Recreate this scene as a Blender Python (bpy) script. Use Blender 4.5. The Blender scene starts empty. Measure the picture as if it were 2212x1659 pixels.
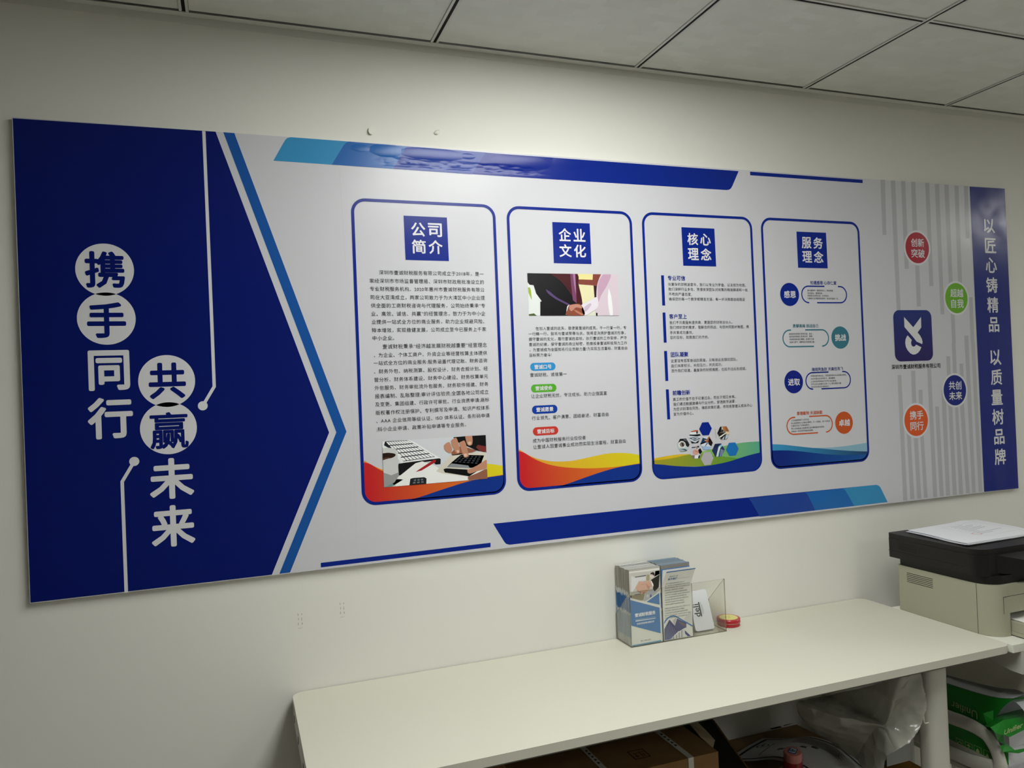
import bpy, bmesh, math, random
from mathutils import Vector, Matrix
from mathutils.geometry import tessellate_polygon
random.seed(7)
SC = bpy.context.scene
COL = SC.collection

# ------------------------------------------------------------------ camera, light, exposure
CEIL_Z = 2.3755          # underside of the ceiling grid
cam = bpy.data.cameras.new('camera')
cam.sensor_width = 36.0
cam.lens = 26.593
cam.clip_start = 0.02
cam_ob = bpy.data.objects.new('camera', cam)
COL.objects.link(cam_ob)
cam_ob.matrix_world = Matrix(((0.938826,0.034198,-0.342689,0.946567),(-0.342052,-0.023178,-0.939395,-1.922751),(-0.040068,0.999146,-0.010063,1.458269),(0,0,0,1)))
SC.camera = cam_ob
SC.view_settings.view_transform = 'Standard'
SC.view_settings.look = 'None'
SC.view_settings.gamma = 1.0
SC.view_settings.use_curve_mapping = False
SC.view_settings.exposure = 0.04
SC.cycles.max_bounces = 6
SC.cycles.diffuse_bounces = 4
SC.cycles.adaptive_threshold = 0.025
SC.cycles.transparent_max_bounces = 16
SC.cycles.sample_clamp_indirect = 6.0
world = bpy.data.worlds.new('world')
SC.world = world
world.use_nodes = True
world.node_tree.nodes['Background'].inputs[0].default_value = (0.9, 1.0, 0.92, 1)
world.node_tree.nodes['Background'].inputs[1].default_value = 0.02
LAMP_STRENGTH = 16.2      # recessed panel lamp over the desk
LAMP_COLOUR = (0.985, 1.0, 0.955)
FILL_LAMP_STRENGTH = 9.0  # fill lamp added out of view

# ------------------------------------------------------------------ helpers
def lin(h):
    h = h.lstrip('#')
    v = [int(h[i:i + 2], 16) / 255 for i in (0, 2, 4)]
    return tuple(c / 12.92 if c <= 0.04045 else ((c + 0.055) / 1.055) ** 2.4 for c in v) + (1,)

MATS = {}
def mat(name, col, rough=0.5, spec=0.4, metal=0.0, bump=0.0, scale=60.0, detail=3.0, alpha=None, noise=0.0):
    if name in MATS: return MATS[name]
    m = bpy.data.materials.new(name); m.use_nodes = True
    nt = m.node_tree; b = nt.nodes['Principled BSDF']
    c = lin(col) if isinstance(col, str) else tuple(col) + (1,)
    b.inputs['Base Color'].default_value = c
    b.inputs['Roughness'].default_value = rough
    b.inputs['Specular IOR Level'].default_value = spec
    b.inputs['Metallic'].default_value = metal
    if bump or noise:
        tc = nt.nodes.new('ShaderNodeNewGeometry')
        n = nt.nodes.new('ShaderNodeTexNoise'); n.inputs['Scale'].default_value = scale; n.inputs['Detail'].default_value = detail
        nt.links.new(tc.outputs['Position'], n.inputs['Vector'])
        if bump:
            bp = nt.nodes.new('ShaderNodeBump'); bp.inputs['Strength'].default_value = bump; bp.inputs['Distance'].default_value = 0.002
            nt.links.new(n.outputs['Fac'], bp.inputs['Height']); nt.links.new(bp.outputs['Normal'], b.inputs['Normal'])
        if noise:
            r = nt.nodes.new('ShaderNodeMapRange'); r.inputs[1].default_value = 0.3; r.inputs[2].default_value = 0.7
            r.inputs[3].default_value = 1 - noise; r.inputs[4].default_value = 1 + noise * 0.3
            mx = nt.nodes.new('ShaderNodeMix'); mx.data_type = 'RGBA'; mx.blend_type = 'MULTIPLY'; mx.inputs[0].default_value = 1
            mx.inputs[6].default_value = c
            nt.links.new(n.outputs['Fac'], r.inputs[0]); nt.links.new(r.outputs[0], mx.inputs[7]); nt.links.new(mx.outputs[2], b.inputs['Base Color'])
    MATS[name] = m
    return m

def tag(o, label=None, cat=None, group=None, kind=None):
    if label: o['label'] = label
    if cat: o['category'] = cat
    if group: o['group'] = group
    if kind: o['kind'] = kind
    return o

def thing(name, label, cat, loc=(0, 0, 0), group=None):
    o = bpy.data.objects.new(name, None); o.empty_display_size = 0.05
    COL.objects.link(o); o.location = loc
    return tag(o, label, cat, group)

def adopt(o, parent):
    if parent is not None:
        o.parent = parent
        off = parent.location if parent.parent is None else Vector((0, 0, 0))
        o.matrix_parent_inverse = Matrix.Translation(-off)
    return o

def link_mesh(name, me, parent=None):
    o = bpy.data.objects.new(name, me); COL.objects.link(o)
    return adopt(o, parent)

def obj(name, bm, mats, parent=None, smooth=False, bevel=0.0, seg=2, recalc=True):
    """one mesh object from a bmesh in world coordinates"""
    if bevel:
        ed = [e for e in bm.edges if len(e.link_faces) == 2 and e.calc_face_angle(0) > 0.6]
        bmesh.ops.bevel(bm, geom=ed, offset=bevel, segments=seg, affect='EDGES', profile=0.5)
    if recalc: bmesh.ops.recalc_face_normals(bm, faces=bm.faces)
    me = bpy.data.meshes.new(name); bm.to_mesh(me); bm.free()
    for m in (mats if isinstance(mats, (list, tuple)) else [mats]): me.materials.append(m)
    if smooth:
        for p in me.polygons: p.use_smooth = True
        me.set_sharp_from_angle(angle=math.radians(smooth if smooth is not True else 40))
    return link_mesh(name, me, parent)

def box(bm, x0, x1, y0, y1, z0, z1, mi=0, M=None):
    v = [bm.verts.new((x, y, z)) for x in (x0, x1) for y in (y0, y1) for z in (z0, z1)]
    if M is not None:
        for q in v: q.co = M @ q.co
    for f in ((0, 1, 3, 2), (4, 6, 7, 5), (0, 4, 5, 1), (2, 3, 7, 6), (0, 2, 6, 4), (1, 5, 7, 3)):
        bm.faces.new([v[i] for i in f]).material_index = mi
    return bm

def new(): return bmesh.new()
def boxes(*bs):
    bm = new()
    for b in bs: box(bm, *b)
    return bm

def prism(bm, pts, fn, a0, a1, mi=0):
    """closed 2D outline extruded between a0 and a1; fn(u, v, a) gives the 3D point"""
    lo = [bm.verts.new(fn(u, v, a0)) for u, v in pts]; hi = [bm.verts.new(fn(u, v, a1)) for u, v in pts]
    n = len(pts)
    for i in range(n):
        bm.faces.new((lo[i], lo[(i + 1) % n], hi[(i + 1) % n], hi[i])).material_index = mi
    bm.faces.new(lo[::-1]).material_index = mi; bm.faces.new(hi).material_index = mi
    return bm
XY = lambda u, v, a: (u, v, a)
YZ = lambda u, v, a: (a, u, v)
XZ = lambda u, v, a: (u, a, v)

def rrect(x0, x1, y0, y1, r, n=8):
    rs = r if isinstance(r, (list, tuple)) else (r,) * 4
    o = []
    for (sx, sy, a0), q in zip(((1, 1, 0), (-1, 1, 90), (-1, -1, 180), (1, -1, 270)), rs):
        cx = (x1 - q) if sx > 0 else (x0 + q); cy = (y1 - q) if sy > 0 else (y0 + q)
        for i in range(n + 1):
            a = math.radians(a0 + 90 * i / n); o.append((cx + q * math.cos(a), cy + q * math.sin(a)))
            if q == 0: break
    return o

def tube(bm, pts, r, n=10, rx=None, closed=False, ref=(0, 0, 1), mi=0):
    pts = [Vector(q) for q in pts]; rings = []
    for i, q in enumerate(pts):
        d = (pts[min(i + 1, len(pts) - 1)] - pts[max(i - 1, 0)]).normalized()
        a = d.cross(Vector(ref));
        if a.length < 1e-4: a = d.cross(Vector((1, 0, 0)))
        a.normalize(); b = a.cross(d)
        rings.append([bm.verts.new(q + a * (math.cos(2 * math.pi * k / n) * (rx or r)) + b * (math.sin(2 * math.pi * k / n) * r)) for k in range(n)])
    for i in range(len(rings) - 1):
        for k in range(n):
            bm.faces.new((rings[i][k], rings[i][(k + 1) % n], rings[i + 1][(k + 1) % n], rings[i + 1][k])).material_index = mi
    bm.faces.new(rings[0][::-1]).material_index = mi; bm.faces.new(rings[-1]).material_index = mi
    return bm

def lathe(bm, prof, c, n=48, mi=0):
    rings = [[bm.verts.new((c[0] + r * math.cos(2 * math.pi * k / n), c[1] + r * math.sin(2 * math.pi * k / n), c[2] + z)) for k in range(n)] for r, z in prof]
    for i in range(len(rings) - 1):
        for k in range(n):
            bm.faces.new((rings[i][k], rings[i][(k + 1) % n], rings[i + 1][(k + 1) % n], rings[i + 1][k])).material_index = mi
    bm.faces.new(rings[0][::-1]).material_index = mi; bm.faces.new(rings[-1]).material_index = mi
    return bm

FONT = bpy.data.curves.new('lettering', 'FONT'); FONT.size = 1.0; FONT.resolution_u = 2
FONT_OB = bpy.data.objects.new('lettering', FONT); COL.objects.link(FONT_OB)
GL = {}
def glyphs(s, sp=1.0):
    """outline of a line of writing as (vertices, faces, bounds)"""
    if (s, sp) in GL: return GL[(s, sp)]
    FONT.body = s; FONT.space_character = sp
    bpy.context.view_layer.update()
    me = bpy.data.meshes.new_from_object(FONT_OB.evaluated_get(bpy.context.evaluated_depsgraph_get()))
    v = [(q.co.x, q.co.y) for q in me.vertices]; f = [tuple(p.vertices) for p in me.polygons]
    bpy.data.meshes.remove(me)
    xs = [q[0] for q in v]; ys = [q[1] for q in v]
    GL[(s, sp)] = (v, f, (min(xs), max(xs), min(ys), max(ys)))
    return GL[(s, sp)]

def write(bm, s, fn, w, h=0, sp=1.0, bold=0.0, mi=0, lift=0.0):
    """letters of total width w, centred on fn(0, 0); fn(u, v, lift) -> 3D; h fixes the height too"""
    v, f, (x0, x1, y0, y1) = glyphs(s, sp)
    k = w / (x1 - x0); ky = h / (y1 - y0) if h else k
    cy = (y0 + y1) / 2 if h else 0.375
    cx = (x0 + x1) / 2
    offs = [(0, 0)] if not bold else [(bold * math.cos(a * math.pi / 4), bold * math.sin(a * math.pi / 4)) for a in range(8)]
    if bold: k = w / (x1 - x0 + 2 * bold); ky = (h / (y1 - y0 + 2 * bold)) if h else k
    for n, (ox, oy) in enumerate(offs):
        vs = [bm.verts.new(fn((x - cx + ox) * k, (y - cy + oy) * ky, lift + n * 4e-6)) for x, y in v]
        for q in f:
            try: bm.faces.new([vs[i] for i in q]).material_index = mi
            except ValueError: pass

def flat(bm, pts, fn, lift, mi=0):
    """a flat printed shape: a filled outline"""
    vs = [bm.verts.new(fn(u, v, lift)) for u, v in pts]
    if len(pts) == 4 or len(pts) == 3:
        bm.faces.new(vs).material_index = mi; return
    for t in tessellate_polygon([[Vector((u, v, 0)) for u, v in pts]]):
        try: bm.faces.new([vs[i] for i in t]).material_index = mi
        except ValueError: pass

# ------------------------------------------------------------------ the room
m_wall = mat('wall_paint', '#e5e4dd', 0.75, 0.25, bump=0.12, scale=35, detail=5)
m_ceil_dark = mat('ceiling_void', '#15161a', 0.9, 0.1)
m_white_metal = mat('white_enamel', '#d8d8d2', 0.4, 0.4)
m_groove = mat('black_groove', '#040508', 0.6, 0.2)
m_floor = mat('floor_tile', '#a8a49b', 0.35, 0.5, noise=0.1, scale=6)

X0, X1, Y0, Y1 = -3.6, 6.4, -6.6, 0.0
def wall(name, *b):
    return tag(obj(name, boxes(b), m_wall), kind='structure')
wall_back = wall('wall_back', X0, X1, 0.0, 0.12, 0, 2.75)
wall('wall_left', X0 - 0.12, X0, Y0, 0.12, 0, 2.75)
wall('wall_right', X1, X1 + 0.12, Y0, 0.12, 0, 2.75)
wall('wall_front', X0 - 0.12, X1 + 0.12, Y0 - 0.12, Y0, 0, 2.75)
tag(obj('floor', boxes((X0 - 0.12, X1 + 0.12, Y0 - 0.12, 0.12, -0.1, 0)), m_floor), kind='structure')

def ceiling_material():
    m = bpy.data.materials.new('ceiling_tile'); m.use_nodes = True
    nt = m.node_tree; N = nt.nodes.new; Lk = nt.links.new
    b = nt.nodes['Principled BSDF']; b.inputs['Roughness'].default_value = 0.6; b.inputs['Specular IOR Level'].default_value = 0.3
    g = N('ShaderNodeNewGeometry')
    mp = N('ShaderNodeMapping'); mp.inputs['Rotation'].default_value = (0, 0, 0.0)
    Lk(g.outputs['Position'], mp.inputs['Vector'])
    ch = N('ShaderNodeTexBrick'); ch.inputs['Scale'].default_value = 9.0; ch.inputs['Mortar Size'].default_value = 0.0
    ch.inputs['Color1'].default_value = (0, 0, 0, 1); ch.inputs['Color2'].default_value = (1, 1, 1, 1); ch.inputs['Bias'].default_value = 0.0
    Lk(mp.outputs[0], ch.inputs['Vector'])
    ns = N('ShaderNodeTexNoise'); ns.inputs['Scale'].default_value = 9.0; ns.inputs['Detail'].default_value = 4
    Lk(g.outputs['Position'], ns.inputs['Vector'])
    md = N('ShaderNodeMath'); md.operation = 'MULTIPLY'; Lk(ch.outputs['Color'], md.inputs[0]); Lk(ns.outputs['Fac'], md.inputs[1])
    mx = N('ShaderNodeMix'); mx.data_type = 'RGBA'; mx.inputs[6].default_value = lin('#dcddd6'); mx.inputs[7].default_value = lin('#e8e9e4')
    Lk(md.outputs[0], mx.inputs[0]); Lk(mx.outputs[2], b.inputs['Base Color'])
    bp = N('ShaderNodeBump'); bp.inputs['Strength'].default_value = 0.05; bp.inputs['Distance'].default_value = 0.002
    Lk(md.outputs[0], bp.inputs['Height']); Lk(bp.outputs[0], b.inputs['Normal'])
    return m
RX0, RY1, PITCH = 0.8623, -0.4657, 0.6      # first rail seen, first cross rail, tile pitch
rail_x = [RX0 + PITCH * k for k in range(-7, 10)]
rail_y = [RY1 - PITCH * k for k in range(0, 11)]
xs = [X0] + rail_x + [X1]; ys = [Y0] + rail_y[::-1] + [Y1 - 0.0]
LAMP = (RX0 + PITCH * 1, RX0 + PITCH * 2, RY1 - PITCH * 2, RY1)
FILL = (RX0 + PITCH * 3, RX0 + PITCH * 4, RY1 - PITCH * 6, RY1 - PITCH * 4)
FAR2 = (RX0 + PITCH * 7, RX0 + PITCH * 8, RY1 - PITCH * 2, RY1)
bm = new()
for i in range(len(xs) - 1):
    for j in range(len(ys) - 1):
        cx = (xs[i] + xs[i + 1]) / 2; cy = (ys[j] + ys[j + 1]) / 2
        if any(l[0] < cx < l[1] and l[2] < cy < l[3] for l in (LAMP, FILL, FAR2)): continue
        g = 0.0113
        y1 = ys[j + 1] - g if j < len(ys) - 2 else -0.0275
        box(bm, xs[i] + g, xs[i + 1] - g, ys[j] + g, y1, CEIL_Z + 0.002, CEIL_Z + 0.013)
box(bm, X0 - 0.12, X1 + 0.12, Y0 - 0.12, 0.12, CEIL_Z + 0.25, CEIL_Z + 0.35, 1)
ceiling = tag(obj('ceiling', bm, [ceiling_material(), m_ceil_dark]), kind='structure')
def rail(name, a, b, along_x, c):
    """white T rail with a black groove down its middle"""
    bm = new()
    for lo, hi, z0, mi in ((-0.0105, -0.0040, 0, 0), (0.0040, 0.0105, 0, 0), (-0.0040, 0.0040, 0.0016, 1)):
        if along_x: box(bm, a, b, c + lo, c + hi, CEIL_Z + z0 - 0.001, CEIL_Z + 0.011, mi)
        else: box(bm, c + lo, c + hi, a, b, CEIL_Z + z0 - 0.001, CEIL_Z + 0.011, mi)
    return obj(name, bm, [m_white_metal, m_groove], ceiling)
for x in rail_x: rail('grid_rail', Y0, -0.0225, False, x)
for y in rail_y:
    for i in range(len(xs) - 1): rail('grid_rail', xs[i] + 0.0105, xs[i + 1] - 0.0105, True, y)
tag(obj('trim_1', boxes((X0, X1, -0.022, 0, CEIL_Z - 0.0015, CEIL_Z), (X0, X1, -0.0015, 0, CEIL_Z - 0.018, CEIL_Z - 0.0016)), m_white_metal), 'white wall angle along the ceiling edge', kind='structure')

def emission(name, col, s):
    m = bpy.data.materials.new(name); m.use_nodes = True; nt = m.node_tree; nt.nodes.clear()
    e = nt.nodes.new('ShaderNodeEmission'); o = nt.nodes.new('ShaderNodeOutputMaterial')
    e.inputs[0].default_value = tuple(col) + (1,); e.inputs[1].default_value = s; nt.links.new(e.outputs[0], o.inputs[0])
    return m
def lamp(l, s, label):
    t = thing('ceiling_light', label, 'light', ((l[0] + l[1]) / 2, (l[2] + l[3]) / 2, CEIL_Z), 'recessed ceiling lights')
    a, b, c, d = l[0] + 0.0115, l[1] - 0.0115, l[2] + 0.0115, l[3] - 0.0115; w = 0.02
    obj('frame', boxes((a, b, c, c + w, CEIL_Z + 0.001, CEIL_Z + 0.02), (a, b, d - w, d, CEIL_Z + 0.001, CEIL_Z + 0.02), (a, a + w, c + w, d - w, CEIL_Z + 0.001, CEIL_Z + 0.02), (b - w, b, c + w, d - w, CEIL_Z + 0.001, CEIL_Z + 0.02)), m_white_metal, t)
    obj('diffuser', boxes((a + w, b - w, c + w, d - w, CEIL_Z + 0.006, CEIL_Z + 0.012)), emission('lamp_glow_%d' % round(s * 100), LAMP_COLOUR, s), t)
lamp(LAMP, LAMP_STRENGTH, 'recessed panel light above the white table')
lamp(FILL, FILL_LAMP_STRENGTH, 'added unseen fill panel light in the middle of the room')  # added lamp, brightens the lower wall and the space under the table
lamp(FAR2, LAMP_STRENGTH * 0.85, 'recessed panel light at the far right of the room')

# ------------------------------------------------------------------ printed wall board
CORNERS = [(0.5078, 2.1011), (3.5365, 2.1082), (3.5347, 1.0442), (0.511, 1.0409)]
PRINT = [
('navy_field',None,[('#06186a',1,[(0.5091,2.0984),(0.9218,2.1021),(1.1585,1.3755),(1.0119,1.0428),(0.5119,1.0423)])],[]),
('circuit_line',None,[('#dcdce0',2,[(0.8996,2.1012),(0.9019,1.6455),(0.9021,1.4973),(0.8753,1.4523),(0.8691,1.4559),(0.8949,1.4992),(0.8947,1.6455),(0.8924,2.1012)]),('#dcdce0',3,[(0.8828,1.4541),(0.8828,1.4551),(0.8826,1.4562),(0.8824,1.4572),(0.882,1.4582),(0.8816,1.4591),(0.881,1.46),(0.8804,1.4608),(0.8797,1.4616),(0.8789,1.4623),(0.8781,1.4629),(0.8772,1.4635),(0.8762,1.4639),(0.8753,1.4643),(0.8742,1.4645),(0.8732,1.4647),(0.8722,1.4647),(0.8711,1.4647),(0.8701,1.4645),(0.8691,1.4643),(0.8681,1.4639),(0.8671,1.4635),(0.8662,1.4629),(0.8654,1.4623),(0.8646,1.4616),(0.8639,1.4608),(0.8633,1.46),(0.8628,1.4591),(0.8623,1.4582),(0.862,1.4572),(0.8617,1.4562),(0.8616,1.4551),(0.8615,1.4541),(0.8616,1.4531),(0.8617,1.452),(0.862,1.451),(0.8623,1.45),(0.8628,1.4491),(0.8633,1.4482),(0.8639,1.4473),(0.8646,1.4466),(0.8654,1.4459),(0.8662,1.4452),(0.8671,1.4447),(0.8681,1.4443),(0.8691,1.4439),(0.8701,1.4437),(0.8711,1.4435),(0.8722,1.4434),(0.8732,1.4435),(0.8742,1.4437),(0.8753,1.4439),(0.8762,1.4443),(0.8772,1.4447),(0.8781,1.4452),(0.8789,1.4459),(0.8797,1.4466),(0.8804,1.4473),(0.881,1.4482),(0.8816,1.4491),(0.882,1.45),(0.8824,1.451),(0.8826,1.452),(0.8828,1.4531)])],[]),
('circuit_line',None,[('#dcdce0',2,[(0.7271,1.3325),(0.7016,1.2894),(0.7021,1.0401),(0.6949,1.0401),(0.6944,1.2913),(0.7209,1.3362)]),('#dcdce0',3,[(0.7343,1.3343),(0.7343,1.3353),(0.7341,1.3363),(0.7339,1.3373),(0.7335,1.3383),(0.7331,1.3392),(0.7326,1.3401),(0.732,1.3409),(0.7313,1.3416),(0.7305,1.3423),(0.7297,1.3429),(0.7289,1.3434),(0.7279,1.3439),(0.727,1.3442),(0.726,1.3444),(0.725,1.3446),(0.724,1.3446),(0.723,1.3446),(0.722,1.3444),(0.721,1.3442),(0.72,1.3439),(0.7191,1.3434),(0.7183,1.3429),(0.7174,1.3423),(0.7167,1.3416),(0.716,1.3409),(0.7154,1.3401),(0.7149,1.3392),(0.7145,1.3383),(0.7141,1.3373),(0.7139,1.3363),(0.7137,1.3353),(0.7137,1.3343),(0.7137,1.3333),(0.7139,1.3323),(0.7141,1.3313),(0.7145,1.3304),(0.7149,1.3295),(0.7154,1.3286),(0.716,1.3278),(0.7167,1.327),(0.7174,1.3263),(0.7183,1.3257),(0.7191,1.3252),(0.72,1.3248),(0.721,1.3244),(0.722,1.3242),(0.723,1.3241),(0.724,1.324),(0.725,1.3241),(0.726,1.3242),(0.727,1.3244),(0.7279,1.3248),(0.7289,1.3252),(0.7297,1.3257),(0.7305,1.3263),(0.7313,1.327),(0.732,1.3278),(0.7326,1.3286),(0.7331,1.3295),(0.7335,1.3304),(0.7339,1.3313),(0.7341,1.3323),(0.7343,1.3333)])],[]),
('slogan_disc',None,[('#dcdce0',3,[(0.7372,1.7698),(0.7369,1.7756),(0.736,1.7813),(0.7346,1.7869),(0.7327,1.7924),(0.7302,1.7976),(0.7272,1.8026),(0.7238,1.8072),(0.7199,1.8115),(0.7156,1.8154),(0.7109,1.8189),(0.706,1.8218),(0.7007,1.8243),(0.6953,1.8263),(0.6897,1.8277),(0.6839,1.8285),(0.6782,1.8288),(0.6724,1.8285),(0.6667,1.8277),(0.661,1.8263),(0.6556,1.8243),(0.6503,1.8218),(0.6454,1.8189),(0.6407,1.8154),(0.6364,1.8115),(0.6326,1.8072),(0.6291,1.8026),(0.6261,1.7976),(0.6237,1.7924),(0.6217,1.7869),(0.6203,1.7813),(0.6194,1.7756),(0.6192,1.7698),(0.6194,1.764),(0.6203,1.7583),(0.6217,1.7527),(0.6237,1.7472),(0.6261,1.742),(0.6291,1.737),(0.6326,1.7324),(0.6364,1.7281),(0.6407,1.7242),(0.6454,1.7208),(0.6503,1.7178),(0.6556,1.7153),(0.661,1.7133),(0.6667,1.7119),(0.6724,1.7111),(0.6782,1.7108),(0.6839,1.7111),(0.6897,1.7119),(0.6953,1.7133),(0.7007,1.7153),(0.706,1.7178),(0.7109,1.7208),(0.7156,1.7242),(0.7199,1.7281),(0.7238,1.7324),(0.7272,1.737),(0.7302,1.742),(0.7327,1.7472),(0.7346,1.7527),(0.736,1.7583),(0.7369,1.764)])],[]),
('slogan_character',3,[],[('#06186a',4,'携',0.6378,0.7183,1.7698,0.083,1.0,0.026)]),
('slogan_disc',None,[('#dcdce0',3,[(0.7372,1.6594),(0.7369,1.6652),(0.736,1.6709),(0.7346,1.6765),(0.7327,1.682),(0.7302,1.6872),(0.7272,1.6922),(0.7238,1.6968),(0.7199,1.7011),(0.7156,1.705),(0.7109,1.7085),(0.706,1.7114),(0.7007,1.7139),(0.6953,1.7159),(0.6897,1.7173),(0.6839,1.7181),(0.6782,1.7184),(0.6724,1.7181),(0.6667,1.7173),(0.661,1.7159),(0.6556,1.7139),(0.6503,1.7114),(0.6454,1.7085),(0.6407,1.705),(0.6364,1.7011),(0.6326,1.6968),(0.6291,1.6922),(0.6261,1.6872),(0.6237,1.682),(0.6217,1.6765),(0.6203,1.6709),(0.6194,1.6652),(0.6192,1.6594),(0.6194,1.6536),(0.6203,1.6479),(0.6217,1.6423),(0.6237,1.6368),(0.6261,1.6316),(0.6291,1.6266),(0.6326,1.622),(0.6364,1.6177),(0.6407,1.6138),(0.6454,1.6103),(0.6503,1.6074),(0.6556,1.6049),(0.661,1.6029),(0.6667,1.6015),(0.6724,1.6007),(0.6782,1.6004),(0.6839,1.6007),(0.6897,1.6015),(0.6953,1.6029),(0.7007,1.6049),(0.706,1.6074),(0.7109,1.6103),(0.7156,1.6138),(0.7199,1.6177),(0.7238,1.622),(0.7272,1.6266),(0.7302,1.6316),(0.7327,1.6368),(0.7346,1.6423),(0.736,1.6479),(0.7369,1.6536)])],[]),
('slogan_character',5,[],[('#06186a',4,'手',0.6387,0.7174,1.6559,0.0805,1.0,0.026)]),
('slogan_disc',None,[('#dcdce0',3,[(0.8575,1.5146),(0.8572,1.5205),(0.8564,1.5263),(0.8549,1.532),(0.853,1.5375),(0.8504,1.5428),(0.8474,1.5479),(0.8439,1.5526),(0.84,1.5569),(0.8356,1.5609),(0.8309,1.5644),(0.8259,1.5674),(0.8205,1.5699),(0.815,1.5719),(0.8093,1.5733),(0.8035,1.5742),(0.7976,1.5745),(0.7918,1.5742),(0.7859,1.5733),(0.7802,1.5719),(0.7747,1.5699),(0.7694,1.5674),(0.7643,1.5644),(0.7596,1.5609),(0.7553,1.5569),(0.7513,1.5526),(0.7478,1.5479),(0.7448,1.5428),(0.7423,1.5375),(0.7403,1.532),(0.7389,1.5263),(0.738,1.5205),(0.7377,1.5146),(0.738,1.5087),(0.7389,1.5029),(0.7403,1.4972),(0.7423,1.4917),(0.7448,1.4864),(0.7478,1.4813),(0.7513,1.4766),(0.7553,1.4722),(0.7596,1.4683),(0.7643,1.4648),(0.7694,1.4618),(0.7747,1.4593),(0.7802,1.4573),(0.7859,1.4559),(0.7918,1.455),(0.7976,1.4547),(0.8035,1.455),(0.8093,1.4559),(0.815,1.4573),(0.8205,1.4593),(0.8259,1.4618),(0.8309,1.4648),(0.8356,1.4683),(0.84,1.4722),(0.8439,1.4766),(0.8474,1.4813),(0.8504,1.4864),(0.853,1.4917),(0.8549,1.4972),(0.8564,1.5029),(0.8572,1.5087)])],[]),
('slogan_character',7,[],[('#06186a',4,'共',0.7592,0.8377,1.5153,0.0834,1.0,0.026)]),
('slogan_disc',None,[('#dcdce0',3,[(0.8577,1.4058),(0.8574,1.4117),(0.8566,1.4175),(0.8551,1.4232),(0.8532,1.4287),(0.8507,1.434),(0.8476,1.4391),(0.8441,1.4438),(0.8402,1.4481),(0.8358,1.4521),(0.8311,1.4556),(0.8261,1.4586),(0.8208,1.4611),(0.8152,1.4631),(0.8095,1.4645),(0.8037,1.4654),(0.7979,1.4657),(0.792,1.4654),(0.7862,1.4645),(0.7805,1.4631),(0.775,1.4611),(0.7697,1.4586),(0.7646,1.4556),(0.7599,1.4521),(0.7555,1.4481),(0.7516,1.4438),(0.7481,1.4391),(0.7451,1.434),(0.7426,1.4287),(0.7406,1.4232),(0.7392,1.4175),(0.7383,1.4117),(0.738,1.4058),(0.7383,1.3999),(0.7392,1.3941),(0.7406,1.3884),(0.7426,1.3829),(0.7451,1.3776),(0.7481,1.3725),(0.7516,1.3678),(0.7555,1.3635),(0.7599,1.3595),(0.7646,1.356),(0.7697,1.353),(0.775,1.3505),(0.7805,1.3485),(0.7862,1.3471),(0.792,1.3462),(0.7979,1.3459),(0.8037,1.3462),(0.8095,1.3471),(0.8152,1.3485),(0.8208,1.3505),(0.8261,1.353),(0.8311,1.356),(0.8358,1.3595),(0.8402,1.3635),(0.8441,1.3678),(0.8476,1.3725),(0.8507,1.3776),(0.8532,1.3829),(0.8551,1.3884),(0.8566,1.3941),(0.8574,1.3999)])],[]),
('slogan_character',9,[],[('#06186a',4,'赢',0.7583,0.8393,1.4007,0.0844,1.0,0.0182)]),
('slogan_character',None,[],[('#dcdce0',4,'同',0.6379,0.7213,1.5426,0.0906,1.0,0.026)]),
('slogan_character',None,[],[('#dcdce0',4,'行',0.6334,0.7247,1.4349,0.093,1.0,0.026)]),
('slogan_character',None,[],[('#dcdce0',4,'未',0.7538,0.8475,1.2899,0.0935,1.0,0.026)]),
('slogan_character',None,[],[('#dcdce0',4,'来',0.7541,0.8463,1.1808,0.0949,1.0,0.026)]),
('chevron_stripe',None,[('#1b55a2',1,[(0.9389,2.1021),(0.9635,2.1021),(1.2007,1.3754),(1.0539,1.0434),(1.0291,1.043),(1.1759,1.3749)])],[]),
('header_bar',None,[('#0a2688',1,[(1.0506,2.0417),(1.0763,2.0882),(1.0804,2.0949),(1.0849,2.0995),(1.0934,2.1023),(1.6621,2.0997),(2.4045,2.1009),(2.3796,2.0547),(2.3739,2.0465),(2.3667,2.042),(2.3573,2.0404),(1.6595,2.039)]),('#3a8fc2',2,[(1.0506,2.0417),(1.0763,2.0882),(1.0804,2.0949),(1.0849,2.0995),(1.0934,2.1023),(1.2355,2.1021),(1.2287,2.0997),(1.2231,2.0952),(1.2189,2.0894),(1.1896,2.041)]),('#2061ac',3,[(1.1896,2.041),(1.2189,2.0894),(1.2231,2.0952),(1.2287,2.0997),(1.2355,2.1021),(1.3824,2.1009),(1.3786,2.0978),(1.3433,2.0404)]),('#2a4398',4,[(1.3433,2.0404),(1.3786,2.0978),(1.3824,2.1009),(1.5974,2.1001),(1.5917,2.0967),(1.5538,2.0392)])],[]),
('header_strip',None,[('#0a2688',1,[(2.446,2.1018),(2.8878,2.1026),(2.8876,2.0917),(2.4462,2.0907)])],[]),
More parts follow.
